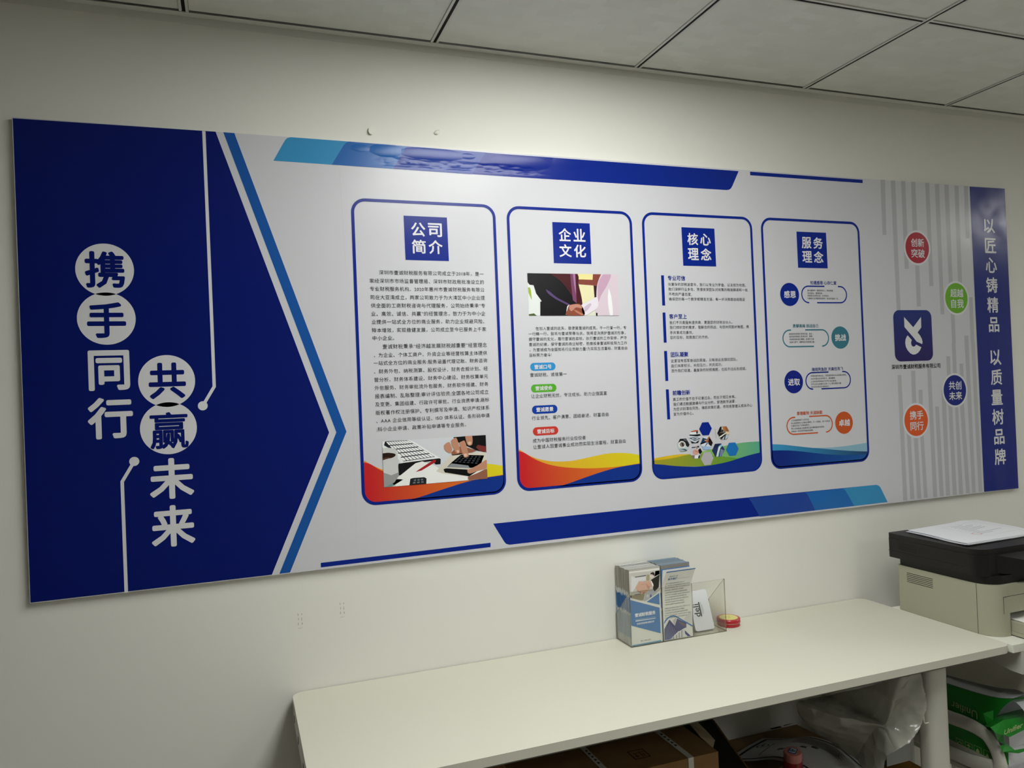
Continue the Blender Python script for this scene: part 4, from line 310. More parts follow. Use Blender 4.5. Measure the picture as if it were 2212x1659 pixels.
('picture',26,[('#dcdccb',2,[(1.7004,1.7784),(1.975,1.779),(1.975,1.662),(1.7001,1.6626)]),('#dfe3e2',3,[(1.7004,1.7492),(1.7424,1.7496),(1.7386,1.6625),(1.7001,1.6626),(1.7003,1.738)]),('#9ab040',4,[(1.7005,1.739),(1.7065,1.7395),(1.7095,1.7298),(1.7105,1.7049),(1.7055,1.7151),(1.7015,1.7249)]),('#4c5a30',4,[(1.7001,1.6665),(1.7152,1.6689),(1.7228,1.6625),(1.7001,1.6626),(1.7001,1.6626)]),('#e6dc98',3,[(1.8982,1.7788),(1.8975,1.7627),(1.8533,1.7634),(1.8513,1.7787)]),('#e6dfb4',3,[(1.8527,1.7484),(1.899,1.7476),(1.8993,1.7112),(1.8627,1.696)]),('#84443a',4,[(1.8514,1.7787),(1.8533,1.7634),(1.8963,1.7627),(1.8982,1.7788),(1.9261,1.7788),(1.9153,1.7566),(1.9092,1.7452),(1.9001,1.7469),(1.8541,1.7496),(1.8433,1.7787)]),('#3a2026',4,[(1.8984,1.7469),(1.9092,1.7452),(1.9062,1.7112),(1.9001,1.7107)]),('#18161a',4,[(1.7004,1.7784),(1.7004,1.7784),(1.846,1.7787),(1.8527,1.7484),(1.8619,1.6973),(1.8557,1.6622),(1.7334,1.6625),(1.7388,1.7031),(1.7241,1.7226),(1.7173,1.7457),(1.7056,1.7468),(1.7003,1.7538),(1.7004,1.7784)]),('#4a1c22',5,[(1.8467,1.7787),(1.8511,1.7761),(1.8533,1.772),(1.8536,1.767),(1.8529,1.7613),(1.8523,1.755),(1.8527,1.7484),(1.8543,1.7405),(1.8564,1.731),(1.8585,1.721),(1.8602,1.7114),(1.8613,1.7031),(1.8613,1.6973),(1.8601,1.6938),(1.8578,1.6921),(1.8547,1.6917),(1.8514,1.6925),(1.848,1.694),(1.8448,1.696),(1.842,1.6988),(1.8393,1.7028),(1.8365,1.7075),(1.8336,1.7128),(1.8304,1.7181),(1.827,1.7233),(1.8231,1.7285),(1.8189,1.7342),(1.8144,1.74),(1.8098,1.7457),(1.8055,1.7509),(1.8014,1.7552),(1.7975,1.7587),(1.7938,1.7616),(1.7902,1.7639),(1.7867,1.766),(1.7835,1.7679),(1.7805,1.7698),(1.7778,1.7717),(1.7752,1.7736),(1.7728,1.7753),(1.7707,1.7768),(1.7689,1.778),(1.7682,1.7785)]),('#7a4468',6,[(1.8437,1.7787),(1.844,1.7383),(1.8443,1.6965),(1.833,1.7047),(1.8295,1.7481),(1.8281,1.7786)]),('#a878a0',7,[(1.8426,1.7787),(1.8435,1.7383),(1.8431,1.7184),(1.8385,1.7482),(1.8363,1.7787)]),('#5a4676',6,[(1.7524,1.735),(1.7537,1.7343),(1.7555,1.7335),(1.7576,1.7324),(1.76,1.7311),(1.7626,1.7296),(1.7653,1.7278),(1.7682,1.7256),(1.7712,1.7232),(1.7743,1.7204),(1.7778,1.7176),(1.7817,1.7147),(1.786,1.7119),(1.7914,1.7089),(1.7978,1.7058),(1.8046,1.7025),(1.8111,1.6995),(1.8166,1.6968),(1.8203,1.6947),(1.8223,1.6931),(1.8232,1.6917),(1.8231,1.6908),(1.8221,1.6903),(1.8201,1.6903),(1.8174,1.691),(1.8134,1.6925),(1.8079,1.6948),(1.8015,1.6977),(1.7949,1.7009),(1.7886,1.7041),(1.7831,1.7069),(1.7784,1.7096),(1.7739,1.7124),(1.7698,1.7151),(1.766,1.7178),(1.7626,1.7204),(1.7598,1.7228),(1.7576,1.7252),(1.7559,1.7276),(1.7546,1.7299),(1.7537,1.732),(1.753,1.7337)]),('#18161a',6,[(1.735,1.7006),(1.7753,1.7106),(1.8174,1.691),(1.8121,1.6623),(1.7334,1.6625)]),('#f0eef0',7,[(1.8151,1.6885),(1.8216,1.6935),(1.813,1.6647),(1.8095,1.6647)]),('#8a4c3a',8,[(1.8201,1.691),(1.8219,1.6915),(1.8242,1.6922),(1.8271,1.693),(1.8302,1.6938),(1.8334,1.6944),(1.8366,1.6947),(1.8399,1.695),(1.8436,1.6953),(1.8473,1.6955),(1.8509,1.6953),(1.8542,1.6943),(1.857,1.6923),(1.8598,1.6887),(1.8629,1.6836),(1.8657,1.6778),(1.8675,1.672),(1.8676,1.667),(1.8653,1.6636),(1.861,1.6622),(1.821,1.6623),(1.8192,1.6625),(1.8129,1.6637),(1.8101,1.6654),(1.8094,1.6677),(1.8102,1.6704),(1.8118,1.6733),(1.8136,1.6761),(1.8147,1.6786),(1.8154,1.6809),(1.8164,1.6834),(1.8175,1.6857),(1.8186,1.6879),(1.8195,1.6897)]),('#c08876',9,[(1.8215,1.691),(1.8238,1.6914),(1.8271,1.692),(1.8309,1.6927),(1.8349,1.6933),(1.8388,1.6938),(1.842,1.694),(1.8448,1.6939),(1.8474,1.6937),(1.8498,1.6932),(1.852,1.6927),(1.854,1.6919),(1.8556,1.691),(1.857,1.6898),(1.8583,1.6881),(1.8594,1.6863),(1.86,1.6846),(1.86,1.6832),(1.8593,1.6823),(1.8575,1.6822),(1.8548,1.6828),(1.8516,1.6836),(1.848,1.6845),(1.8446,1.685),(1.8416,1.6848),(1.839,1.6837),(1.8364,1.6818),(1.8339,1.6796),(1.8315,1.6774),(1.8294,1.6757),(1.8275,1.6748),(1.8259,1.6749),(1.8246,1.6756),(1.8234,1.6767),(1.8224,1.6781),(1.8216,1.6796),(1.821,1.6811),(1.8207,1.6826),(1.8207,1.6845),(1.8208,1.6864),(1.8211,1.6883),(1.8213,1.6899)]),('#b87a62',9,[(1.8331,1.6786),(1.8339,1.6785),(1.8348,1.6786),(1.8359,1.6786),(1.8373,1.6785),(1.8391,1.6781),(1.8413,1.6773),(1.8444,1.6759),(1.8484,1.674),(1.8527,1.6718),(1.8569,1.6695),(1.8604,1.6676),(1.8627,1.6661),(1.8636,1.665),(1.8636,1.6643),(1.8628,1.6637),(1.8616,1.6634),(1.8601,1.6634),(1.8584,1.6636),(1.8565,1.6641),(1.8541,1.6649),(1.8514,1.666),(1.8487,1.6673),(1.846,1.6686),(1.8437,1.6699),(1.8415,1.6713),(1.8395,1.6729),(1.8375,1.6746),(1.8357,1.6762),(1.8342,1.6776)]),('#d6c6d2',7,[(1.975,1.779),(1.975,1.662),(1.9066,1.6621),(1.9026,1.6662),(1.9011,1.6721),(1.9015,1.679),(1.9029,1.6866),(1.9044,1.6941),(1.9052,1.7012),(1.9054,1.708),(1.9057,1.7151),(1.9061,1.7223),(1.9067,1.7293),(1.9074,1.7357),(1.9082,1.7414),(1.9092,1.7463),(1.9103,1.7506),(1.9116,1.7544),(1.9129,1.7578),(1.9143,1.761),(1.9156,1.7642),(1.9171,1.7673),(1.9186,1.7704),(1.9202,1.7732),(1.9217,1.7757),(1.923,1.7779),(1.9236,1.7788)]),('#c4a0b8',8,[(1.9289,1.7782),(1.9321,1.7786),(1.9338,1.7789),(1.9535,1.7789),(1.9543,1.7784),(1.9545,1.7752),(1.9532,1.7709),(1.9509,1.7658),(1.9479,1.7602),(1.9447,1.7546),(1.9416,1.7493),(1.9385,1.7442),(1.9348,1.7388),(1.9309,1.7334),(1.927,1.7281),(1.9235,1.7232),(1.9206,1.7188),(1.9182,1.7145),(1.9163,1.71),(1.9147,1.7057),(1.9133,1.7025),(1.9123,1.7008),(1.9114,1.7012),(1.9107,1.7044),(1.9103,1.7102),(1.9102,1.7175),(1.9102,1.7254),(1.9105,1.7329),(1.9109,1.7389),(1.9114,1.7437),(1.9122,1.7479),(1.9131,1.7516),(1.9142,1.7551),(1.9155,1.7584),(1.9169,1.7617),(1.9187,1.765),(1.9209,1.7683),(1.9233,1.7714),(1.9256,1.7742),(1.9275,1.7765)]),('#ecebee',9,[(1.9454,1.7392),(1.9462,1.7368),(1.9475,1.7335),(1.9489,1.7296),(1.9503,1.725),(1.9517,1.7198),(1.9527,1.714),(1.9536,1.7067),(1.9544,1.6978),(1.9551,1.6883),(1.9556,1.6792),(1.9557,1.6713),(1.9553,1.6658),(1.9542,1.6625),(1.9537,1.662),(1.9471,1.662),(1.9463,1.6628),(1.9448,1.6659),(1.9437,1.6707),(1.9428,1.6775),(1.9421,1.6855),(1.9416,1.6939),(1.9412,1.7019),(1.9412,1.7089),(1.9415,1.715),(1.9422,1.721),(1.9431,1.7267),(1.944,1.7318),(1.9448,1.7361)]),('#e4dce6',8,[(1.8569,1.691),(1.8599,1.6924),(1.864,1.6944),(1.8688,1.6967),(1.874,1.6991),(1.8791,1.7015),(1.8837,1.7036),(1.8881,1.7058),(1.8927,1.7085),(1.8973,1.711),(1.9015,1.7131),(1.9051,1.7141),(1.9078,1.7137),(1.9095,1.7114),(1.9106,1.7075),(1.9111,1.7026),(1.911,1.6973),(1.9105,1.6925),(1.9097,1.6886),(1.9085,1.6858),(1.907,1.6835),(1.905,1.6815),(1.9026,1.6798),(1.8997,1.678),(1.8963,1.676),(1.8919,1.6734),(1.8864,1.6702),(1.8805,1.667),(1.8746,1.6644),(1.8693,1.6629),(1.8653,1.6631),(1.8625,1.6657),(1.8605,1.6704),(1.8592,1.6762),(1.8583,1.6823),(1.8576,1.6875)]),('#c8b8cc',9,[(1.8663,1.686),(1.8683,1.6873),(1.8712,1.6891),(1.8745,1.6912),(1.8779,1.6933),(1.881,1.695),(1.8833,1.6961),(1.8851,1.6965),(1.8865,1.6965),(1.8877,1.6962),(1.8884,1.6956),(1.8888,1.6947),(1.8888,1.6936),(1.8881,1.692),(1.887,1.69),(1.8854,1.6876),(1.8836,1.6852),(1.8817,1.683),(1.8799,1.681),(1.878,1.6793),(1.8759,1.6774),(1.8738,1.6757),(1.8717,1.6744),(1.8699,1.6736),(1.8685,1.6735),(1.8676,1.6746),(1.867,1.6767),(1.8667,1.6793),(1.8666,1.6821),(1.8665,1.6845)]),('#201820',9,[(1.9021,1.6697),(1.9071,1.6697),(1.9068,1.6621),(1.9023,1.6621)])],[]),
('body_text',26,[],[('#2a2a30',4,'在加入壹诚的这天，我便是壹诚的成员。干一行爱一行，专',1.7183,1.9967,1.6275,0,1.08,0.0),('#2a2a30',4,'一行精一行。我将与壹诚荣辱与共。我将坚决拥护壹诚的形象，',1.6971,1.9933,1.6129,0,1.08,0.0),('#2a2a30',4,'遵守壹诚的文化，履行壹诚的目标，执行壹诚的工作安排，严守',1.6971,1.9966,1.5984,0,1.08,0.0),('#2a2a30',4,'壹诚的纪律，保守壹诚的商业秘密，热情投身壹诚积极努力工作',1.6972,1.9967,1.5839,0,1.08,0.0),('#2a2a30',4,'。为壹诚成为全国知名行业贡献力量!为实现生活富裕、财富自由',1.6973,1.9969,1.5694,0,1.08,0.0),('#2a2a30',4,'目标努力奋斗!',1.6974,1.7623,1.555,0,1.08,0.0)]),
('body_text',26,[],[('#2a2a30',4,'壹诚财税、诚信第一',1.6967,1.8052,1.5011,0,1.08,0.0)]),
('body_text',26,[],[('#2a2a30',4,'让企业财税无忧，专注成长、助力企强国富',1.6973,1.9263,1.4435,0,1.08,0.0)]),
('body_text',26,[],[('#2a2a30',4,'行业领先、客户满意、团结奋进、财富自由',1.6969,1.9289,1.3838,0,1.08,0.0)]),
('body_text',26,[],[('#2a2a30',4,'成为中国财税服务行业佼佼者',1.697,1.8552,1.3226,0,1.08,0.0),('#2a2a30',4,'让壹诚人因壹诚事业成功而实现生活富裕、财富自由',1.6974,1.9794,1.3056,0,1.08,0.0)]),
('caption_pill',26,[('#3590cc',2,[(1.7728,1.5232),(1.7726,1.5249),(1.7722,1.5265),(1.7716,1.528),(1.7707,1.5295),(1.7696,1.5307),(1.7684,1.5318),(1.7669,1.5327),(1.7654,1.5333),(1.7638,1.5337),(1.7621,1.5339),(1.7086,1.5339),(1.707,1.5337),(1.7053,1.5333),(1.7038,1.5327),(1.7024,1.5318),(1.7011,1.5307),(1.7,1.5295),(1.6991,1.528),(1.6985,1.5265),(1.6981,1.5249),(1.698,1.5232),(1.698,1.523),(1.6981,1.5213),(1.6985,1.5197),(1.6991,1.5182),(1.7,1.5167),(1.7011,1.5155),(1.7024,1.5144),(1.7038,1.5135),(1.7053,1.5129),(1.707,1.5125),(1.7086,1.5123),(1.7621,1.5123),(1.7638,1.5125),(1.7654,1.5129),(1.7669,1.5135),(1.7684,1.5144),(1.7696,1.5155),(1.7707,1.5167),(1.7716,1.5182),(1.7722,1.5197),(1.7726,1.5213),(1.7728,1.523)])],[('#dcdce0',4,'壹诚口号',1.7101,1.7606,1.5226,0,1.0,0.02)]),
('caption_pill',26,[('#58a832',2,[(1.773,1.4644),(1.7728,1.4661),(1.7724,1.4678),(1.7718,1.4693),(1.7709,1.4708),(1.7698,1.4721),(1.7685,1.4732),(1.7671,1.474),(1.7655,1.4747),(1.7639,1.4751),(1.7622,1.4752),(1.7087,1.4752),(1.707,1.4751),(1.7054,1.4747),(1.7038,1.474),(1.7024,1.4732),(1.7011,1.4721),(1.7,1.4708),(1.6991,1.4693),(1.6985,1.4678),(1.6981,1.4661),(1.6979,1.4644),(1.6979,1.4642),(1.6981,1.4626),(1.6985,1.4609),(1.6991,1.4594),(1.7,1.4579),(1.7011,1.4566),(1.7024,1.4555),(1.7038,1.4546),(1.7054,1.454),(1.707,1.4536),(1.7087,1.4535),(1.7622,1.4535),(1.7639,1.4536),(1.7655,1.454),(1.7671,1.4546),(1.7685,1.4555),(1.7698,1.4566),(1.7709,1.4579),(1.7718,1.4594),(1.7724,1.4609),(1.7728,1.4626),(1.773,1.4642)])],[('#dcdce0',4,'壹诚使命',1.7104,1.7608,1.4643,0,1.0,0.02)]),
('caption_pill',26,[('#143c9c',2,[(1.7732,1.4064),(1.7731,1.4081),(1.7727,1.4099),(1.772,1.4115),(1.7711,1.413),(1.7699,1.4143),(1.7686,1.4155),(1.7671,1.4164),(1.7654,1.4171),(1.7637,1.4175),(1.7619,1.4176),(1.7095,1.4176),(1.7077,1.4175),(1.706,1.4171),(1.7044,1.4164),(1.7028,1.4155),(1.7015,1.4143),(1.7003,1.413),(1.6994,1.4115),(1.6987,1.4099),(1.6983,1.4081),(1.6982,1.4064),(1.6982,1.4062),(1.6983,1.4044),(1.6987,1.4027),(1.6994,1.401),(1.7003,1.3995),(1.7015,1.3982),(1.7028,1.397),(1.7044,1.3961),(1.706,1.3954),(1.7077,1.395),(1.7095,1.3949),(1.7619,1.3949),(1.7637,1.395),(1.7654,1.3954),(1.7671,1.3961),(1.7686,1.397),(1.7699,1.3982),(1.7711,1.3995),(1.772,1.401),(1.7727,1.4027),(1.7731,1.4044),(1.7732,1.4062)])],[('#dcdce0',4,'壹诚愿景',1.7104,1.7611,1.4063,0,1.0,0.02)]),
('caption_pill',26,[('#c83a30',2,[(1.7732,1.3476),(1.773,1.3493),(1.7726,1.351),(1.7719,1.3527),(1.771,1.3542),(1.7699,1.3555),(1.7685,1.3567),(1.767,1.3576),(1.7654,1.3583),(1.7636,1.3587),(1.7619,1.3588),(1.7094,1.3588),(1.7077,1.3587),(1.7059,1.3583),(1.7043,1.3576),(1.7028,1.3567),(1.7014,1.3555),(1.7003,1.3542),(1.6994,1.3527),(1.6987,1.351),(1.6983,1.3493),(1.6981,1.3476),(1.6981,1.3474),(1.6983,1.3456),(1.6987,1.3439),(1.6994,1.3422),(1.7003,1.3407),(1.7014,1.3394),(1.7028,1.3382),(1.7043,1.3373),(1.7059,1.3366),(1.7077,1.3362),(1.7094,1.3361),(1.7619,1.3361),(1.7636,1.3362),(1.7654,1.3366),(1.767,1.3373),(1.7685,1.3382),(1.7699,1.3394),(1.771,1.3407),(1.7719,1.3422),(1.7726,1.3439),(1.773,1.3456),(1.7732,1.3474)])],[('#dcdce0',4,'壹诚目标',1.7106,1.7613,1.347,0,1.0,0.02)]),
('wave_band',26,[(('#e09a34','#dcd020',1.6473,2.0292),1,[(1.656,1.3023),(1.6589,1.3004),(1.6629,1.2977),(1.6676,1.2945),(1.6728,1.2911),(1.6779,1.2879),(1.6827,1.2852),(1.6871,1.2828),(1.6915,1.2806),(1.6958,1.2786),(1.7003,1.2766),(1.7049,1.2748),(1.7098,1.2731),(1.715,1.2714),(1.7204,1.2699),(1.726,1.2684),(1.7317,1.2671),(1.7374,1.2659),(1.743,1.2648),(1.7486,1.2639),(1.7542,1.2631),(1.7598,1.2624),(1.7655,1.2618),(1.7711,1.2613),(1.7768,1.261),(1.7825,1.2607),(1.7881,1.2605),(1.7939,1.2605),(1.7996,1.2605),(1.8053,1.2607),(1.8111,1.2609),(1.8169,1.2613),(1.8226,1.2618),(1.8285,1.2625),(1.8343,1.2632),(1.8401,1.2639),(1.8459,1.2646),(1.8518,1.2653),(1.8576,1.2661),(1.8634,1.2669),(1.8692,1.2678),(1.8752,1.2686),(1.8813,1.2693),(1.8875,1.2701),(1.8939,1.2709),(1.9004,1.2717),(1.9069,1.2724),(1.9134,1.273),(1.9199,1.2734),(1.9265,1.2737),(1.9331,1.2738),(1.9398,1.2737),(1.9463,1.2736),(1.9527,1.2733),(1.9589,1.273),(1.9647,1.2726),(1.9704,1.2721),(1.9758,1.2716),(1.9812,1.2709),(1.9866,1.2701),(1.9921,1.2692),(1.998,1.2681),(2.0044,1.2668),(2.0108,1.2653),(2.0168,1.2639),(2.0218,1.2627),(2.0245,1.2621),(2.0245,1.2418),(2.0232,1.2159),(2.0229,1.2146),(2.0211,1.2101),(2.0209,1.2099),(1.652,1.2374),(1.652,1.2707)]),(('#c8262c','#dc7a28',1.6673,1.9792),2,[(1.6558,1.2977),(1.6575,1.2971),(1.6599,1.2963),(1.6627,1.2954),(1.6658,1.2943),(1.6689,1.293),(1.6719,1.2915),(1.6749,1.2898),(1.6778,1.2878),(1.6808,1.2856),(1.6839,1.2833),(1.6872,1.281),(1.6907,1.2787),(1.6944,1.2766),(1.6983,1.2743),(1.7023,1.2721),(1.7065,1.2699),(1.7108,1.2678),(1.7151,1.2657),(1.7194,1.2638),(1.7238,1.2619),(1.7283,1.2601),(1.7329,1.2583),(1.7376,1.2567),(1.7426,1.255),(1.7478,1.2535),(1.7531,1.252),(1.7586,1.2506),(1.7643,1.2492),(1.7701,1.2479),(1.7761,1.2467),(1.7823,1.2455),(1.7886,1.2444),(1.7951,1.2434),(1.8017,1.2425),(1.8087,1.2416),(1.8159,1.2407),(1.8236,1.2398),(1.8318,1.2389),(1.8402,1.2381),(1.8487,1.2373),(1.8571,1.2366),(1.8651,1.2361),(1.8728,1.2356),(1.8804,1.2352),(1.8878,1.235),(1.8951,1.2348),(1.9022,1.2346),(1.9092,1.2345),(1.9161,1.2344),(1.9228,1.2343),(1.9293,1.2343),(1.9357,1.2344),(1.942,1.2345),(1.9481,1.2346),(1.9538,1.2347),(1.9592,1.2349),(1.9645,1.2351),(1.9698,1.2353),(1.9753,1.2356),(1.9814,1.236),(1.9885,1.2365),(1.9966,1.2371),(2.0049,1.2378),(2.0129,1.2385),(2.0196,1.239),(2.0244,1.2394),(2.0232,1.2159),(2.0229,1.2146),(2.0211,1.2101),(2.0185,1.2059),(2.0153,1.2022),(2.0116,1.199),(2.0074,1.1964),(2.0028,1.1945),(1.9981,1.1934),(1.9932,1.193),(1.6833,1.193),(1.6784,1.1934),(1.6736,1.1945),(1.6691,1.1964),(1.6649,1.199),(1.6611,1.2022),(1.6579,1.2059),(1.6554,1.2101),(1.6535,1.2146),(1.6524,1.2194),(1.652,1.2243),(1.652,1.2671)]),('#12348c',3,[(1.7681,1.1939),(1.7711,1.1944),(1.7752,1.1951),(1.7801,1.196),(1.7855,1.1969),(1.7912,1.198),(1.7968,1.1992),(1.8026,1.2005),(1.8088,1.202),(1.8152,1.2036),(1.8217,1.2053),(1.8283,1.207),(1.8347,1.2085),(1.8411,1.2101),(1.8475,1.2116),(1.854,1.2131),(1.8604,1.2146),(1.8668,1.2161),(1.873,1.2175),(1.8791,1.2189),(1.885,1.2203),(1.8909,1.2216),(1.8967,1.2229),(1.9027,1.2242),(1.9088,1.2254),(1.9152,1.2266),(1.9218,1.2278),(1.9285,1.229),(1.9352,1.2301),(1.9417,1.2311),(1.9479,1.2319),(1.9537,1.2327),(1.9591,1.2333),(1.9644,1.2338),(1.9697,1.2343),(1.9753,1.2347),(1.9813,1.2352),(1.9884,1.2357),(1.9965,1.2362),(2.0049,1.2367),(2.0128,1.2372),(2.0195,1.2375),(2.0243,1.2378),(2.0242,1.221),(2.0241,1.2194),(2.0229,1.2146),(2.0211,1.2101),(2.0185,1.2059),(2.0153,1.2022),(2.0116,1.199),(2.0074,1.1964),(2.0028,1.1945),(1.9981,1.1934),(1.9932,1.193),(1.7681,1.193)])],[]),
('info_panel',None,[('RING',3,[(2.4446,1.9258),(2.4441,1.9314),(2.4428,1.9369),(2.4407,1.9422),(2.4377,1.947),(2.434,1.9513),(2.4297,1.9549),(2.4249,1.9579),(2.4197,1.96),(2.4142,1.9614),(2.4086,1.9618),(2.0977,1.9618),(2.0921,1.9614),(2.0866,1.96),(2.0814,1.9579),(2.0766,1.9549),(2.0723,1.9513),(2.0686,1.947),(2.0656,1.9422),(2.0635,1.9369),(2.0622,1.9314),(2.0617,1.9258),(2.0617,1.2236),(2.0622,1.218),(2.0635,1.2125),(2.0656,1.2073),(2.0686,1.2025),(2.0723,1.1982),(2.0766,1.1945),(2.0814,1.1916),(2.0866,1.1894),(2.0921,1.1881),(2.0977,1.1876),(2.4086,1.1876),(2.4142,1.1881),(2.4197,1.1894),(2.4249,1.1916),(2.4297,1.1945),(2.434,1.1982),(2.4377,1.2025),(2.4407,1.2073),(2.4428,1.2125),(2.4441,1.218),(2.4446,1.2236)],[(2.4368,1.9258),(2.4364,1.9302),(2.4354,1.9345),(2.4337,1.9386),(2.4314,1.9424),(2.4285,1.9457),(2.4252,1.9486),(2.4214,1.9509),(2.4173,1.9526),(2.413,1.9537),(2.4086,1.954),(2.0977,1.954),(2.0933,1.9537),(2.089,1.9526),(2.0849,1.9509),(2.0811,1.9486),(2.0778,1.9457),(2.0749,1.9424),(2.0726,1.9386),(2.0709,1.9345),(2.0699,1.9302),(2.0695,1.9258),(2.0695,1.2236),(2.0699,1.2192),(2.0709,1.2149),(2.0726,1.2108),(2.0749,1.2071),(2.0778,1.2037),(2.0811,1.2008),(2.0849,1.1985),(2.089,1.1968),(2.0933,1.1958),(2.0977,1.1954),(2.4086,1.1954),(2.413,1.1958),(2.4173,1.1968),(2.4214,1.1985),(2.4252,1.2008),(2.4285,1.2037),(2.4314,1.2071),(2.4337,1.2108),(2.4354,1.2149),(2.4364,1.2192),(2.4368,1.2236)],'#0a2688')],[]),
('heading_tile',40,[('#0a2688',2,[(2.1935,1.9219),(2.3081,1.9219),(2.3088,1.8081),(2.1944,1.8082)])],[]),
('heading_text',40,[],[('#dcdce0',4,'核',2.2119,2.2489,1.8878,0.0358,1,0.022),('#dcdce0',4,'心',2.2562,2.2931,1.8878,0.0358,1,0.022),('#dcdce0',4,'理',2.2119,2.2489,1.8434,0.0358,1,0.022),('#dcdce0',4,'念',2.2562,2.2931,1.8434,0.0358,1,0.022)]),
('accent_bar',40,[('#0a2688',2,[(2.1179,1.7788),(2.1274,1.7789),(2.1275,1.6908),(2.1177,1.6908)])],[]),
('accent_bar',40,[('#0a2688',2,[(2.1176,1.6704),(2.1271,1.6704),(2.1272,1.5826),(2.1174,1.5827)])],[]),
('accent_bar',40,[('#0a2688',2,[(2.1171,1.5586),(2.1272,1.5584),(2.1273,1.4712),(2.1175,1.471)])],[]),
('accent_bar',40,[('#0a2688',2,[(2.1177,1.4469),(2.1276,1.4465),(2.1283,1.3594),(2.1184,1.3594)])],[]),
('heading_text',40,[],[('#0a2688',4,'专业可信',2.1394,2.1985,1.7712,0,1.0,0.018)]),
('heading_text',40,[],[('#0a2688',4,'客户至上',2.1393,2.1987,1.6587,0,1.0,0.018)]),
('heading_text',40,[],[('#0a2688',4,'团队凝聚',2.1391,2.1984,1.5473,0,1.0,0.018)]),
('heading_text',40,[],[('#0a2688',4,'前瞻创新',2.1397,2.1994,1.4354,0,1.0,0.018)]),
('body_text',40,[],[('#2a2a30',4,'在复杂的财税迷宫中，我们以专业为罗盘，以法规为地图。',2.1403,2.4124,1.753,0,1.08,0.0),('#2a2a30',4,'我们深耕行业多年，凭借资深团队对政策的精准解读和一丝',2.1406,2.4178,1.7386,0,1.08,0.0),('#2a2a30',4,'不苟的严谨态度，',2.1407,2.2194,1.724,0,1.08,0.0),('#2a2a30',4,'确保您的每一个数字都精准无误，每一步决策都合规稳妥',2.1407,2.4068,1.7097,0,1.08,0.0)]),
('body_text',40,[],[('#2a2a30',4,'我们不只是服务提供商，更是您的财税合伙人。',2.1396,2.3581,1.6408,0,1.08,0.0),('#2a2a30',4,'我们倾听您的需求，理解您的挑战，与您共同面对难题，携',2.1396,2.4165,1.6266,0,1.08,0.0),('#2a2a30',4,'手共享成功喜悦。',2.1396,2.2182,1.6115,0,1.08,0.0),('#2a2a30',4,'您的目标，就是我们的方向。',2.1392,2.272,1.5973,0,1.08,0.0)]),
('body_text',40,[],[('#2a2a30',4,'这里没有孤军奋战的英雄，只有彼此支撑的团队。',2.1389,2.3693,1.5289,0,1.08,0.0),('#2a2a30',4,'我们共享知识，共担压力，共庆成功。',2.139,2.315,1.5144,0,1.08,0.0),('#2a2a30',4,'因为我们知道，最复杂的财税难题，也抵不过众志成城。',2.1395,2.4007,1.4999,0,1.08,0.0)]),
('body_text',40,[],[('#2a2a30',4,'真正的价值不在于记录过去，而在于预见未来。',2.1403,2.3578,1.4166,0,1.08,0.0),('#2a2a30',4,'我们通过数据建模与行业分析，穿透数字迷雾，',2.1405,2.3579,1.4025,0,1.08,0.0),('#2a2a30',4,'为您识别潜在风险，捕捉政策机遇，将财务管理从成本中心',2.1403,2.4171,1.3881,0,1.08,0.0),('#2a2a30',4,'变为价值中心。',2.1402,2.2078,1.3736,0,1.08,0.0)]),
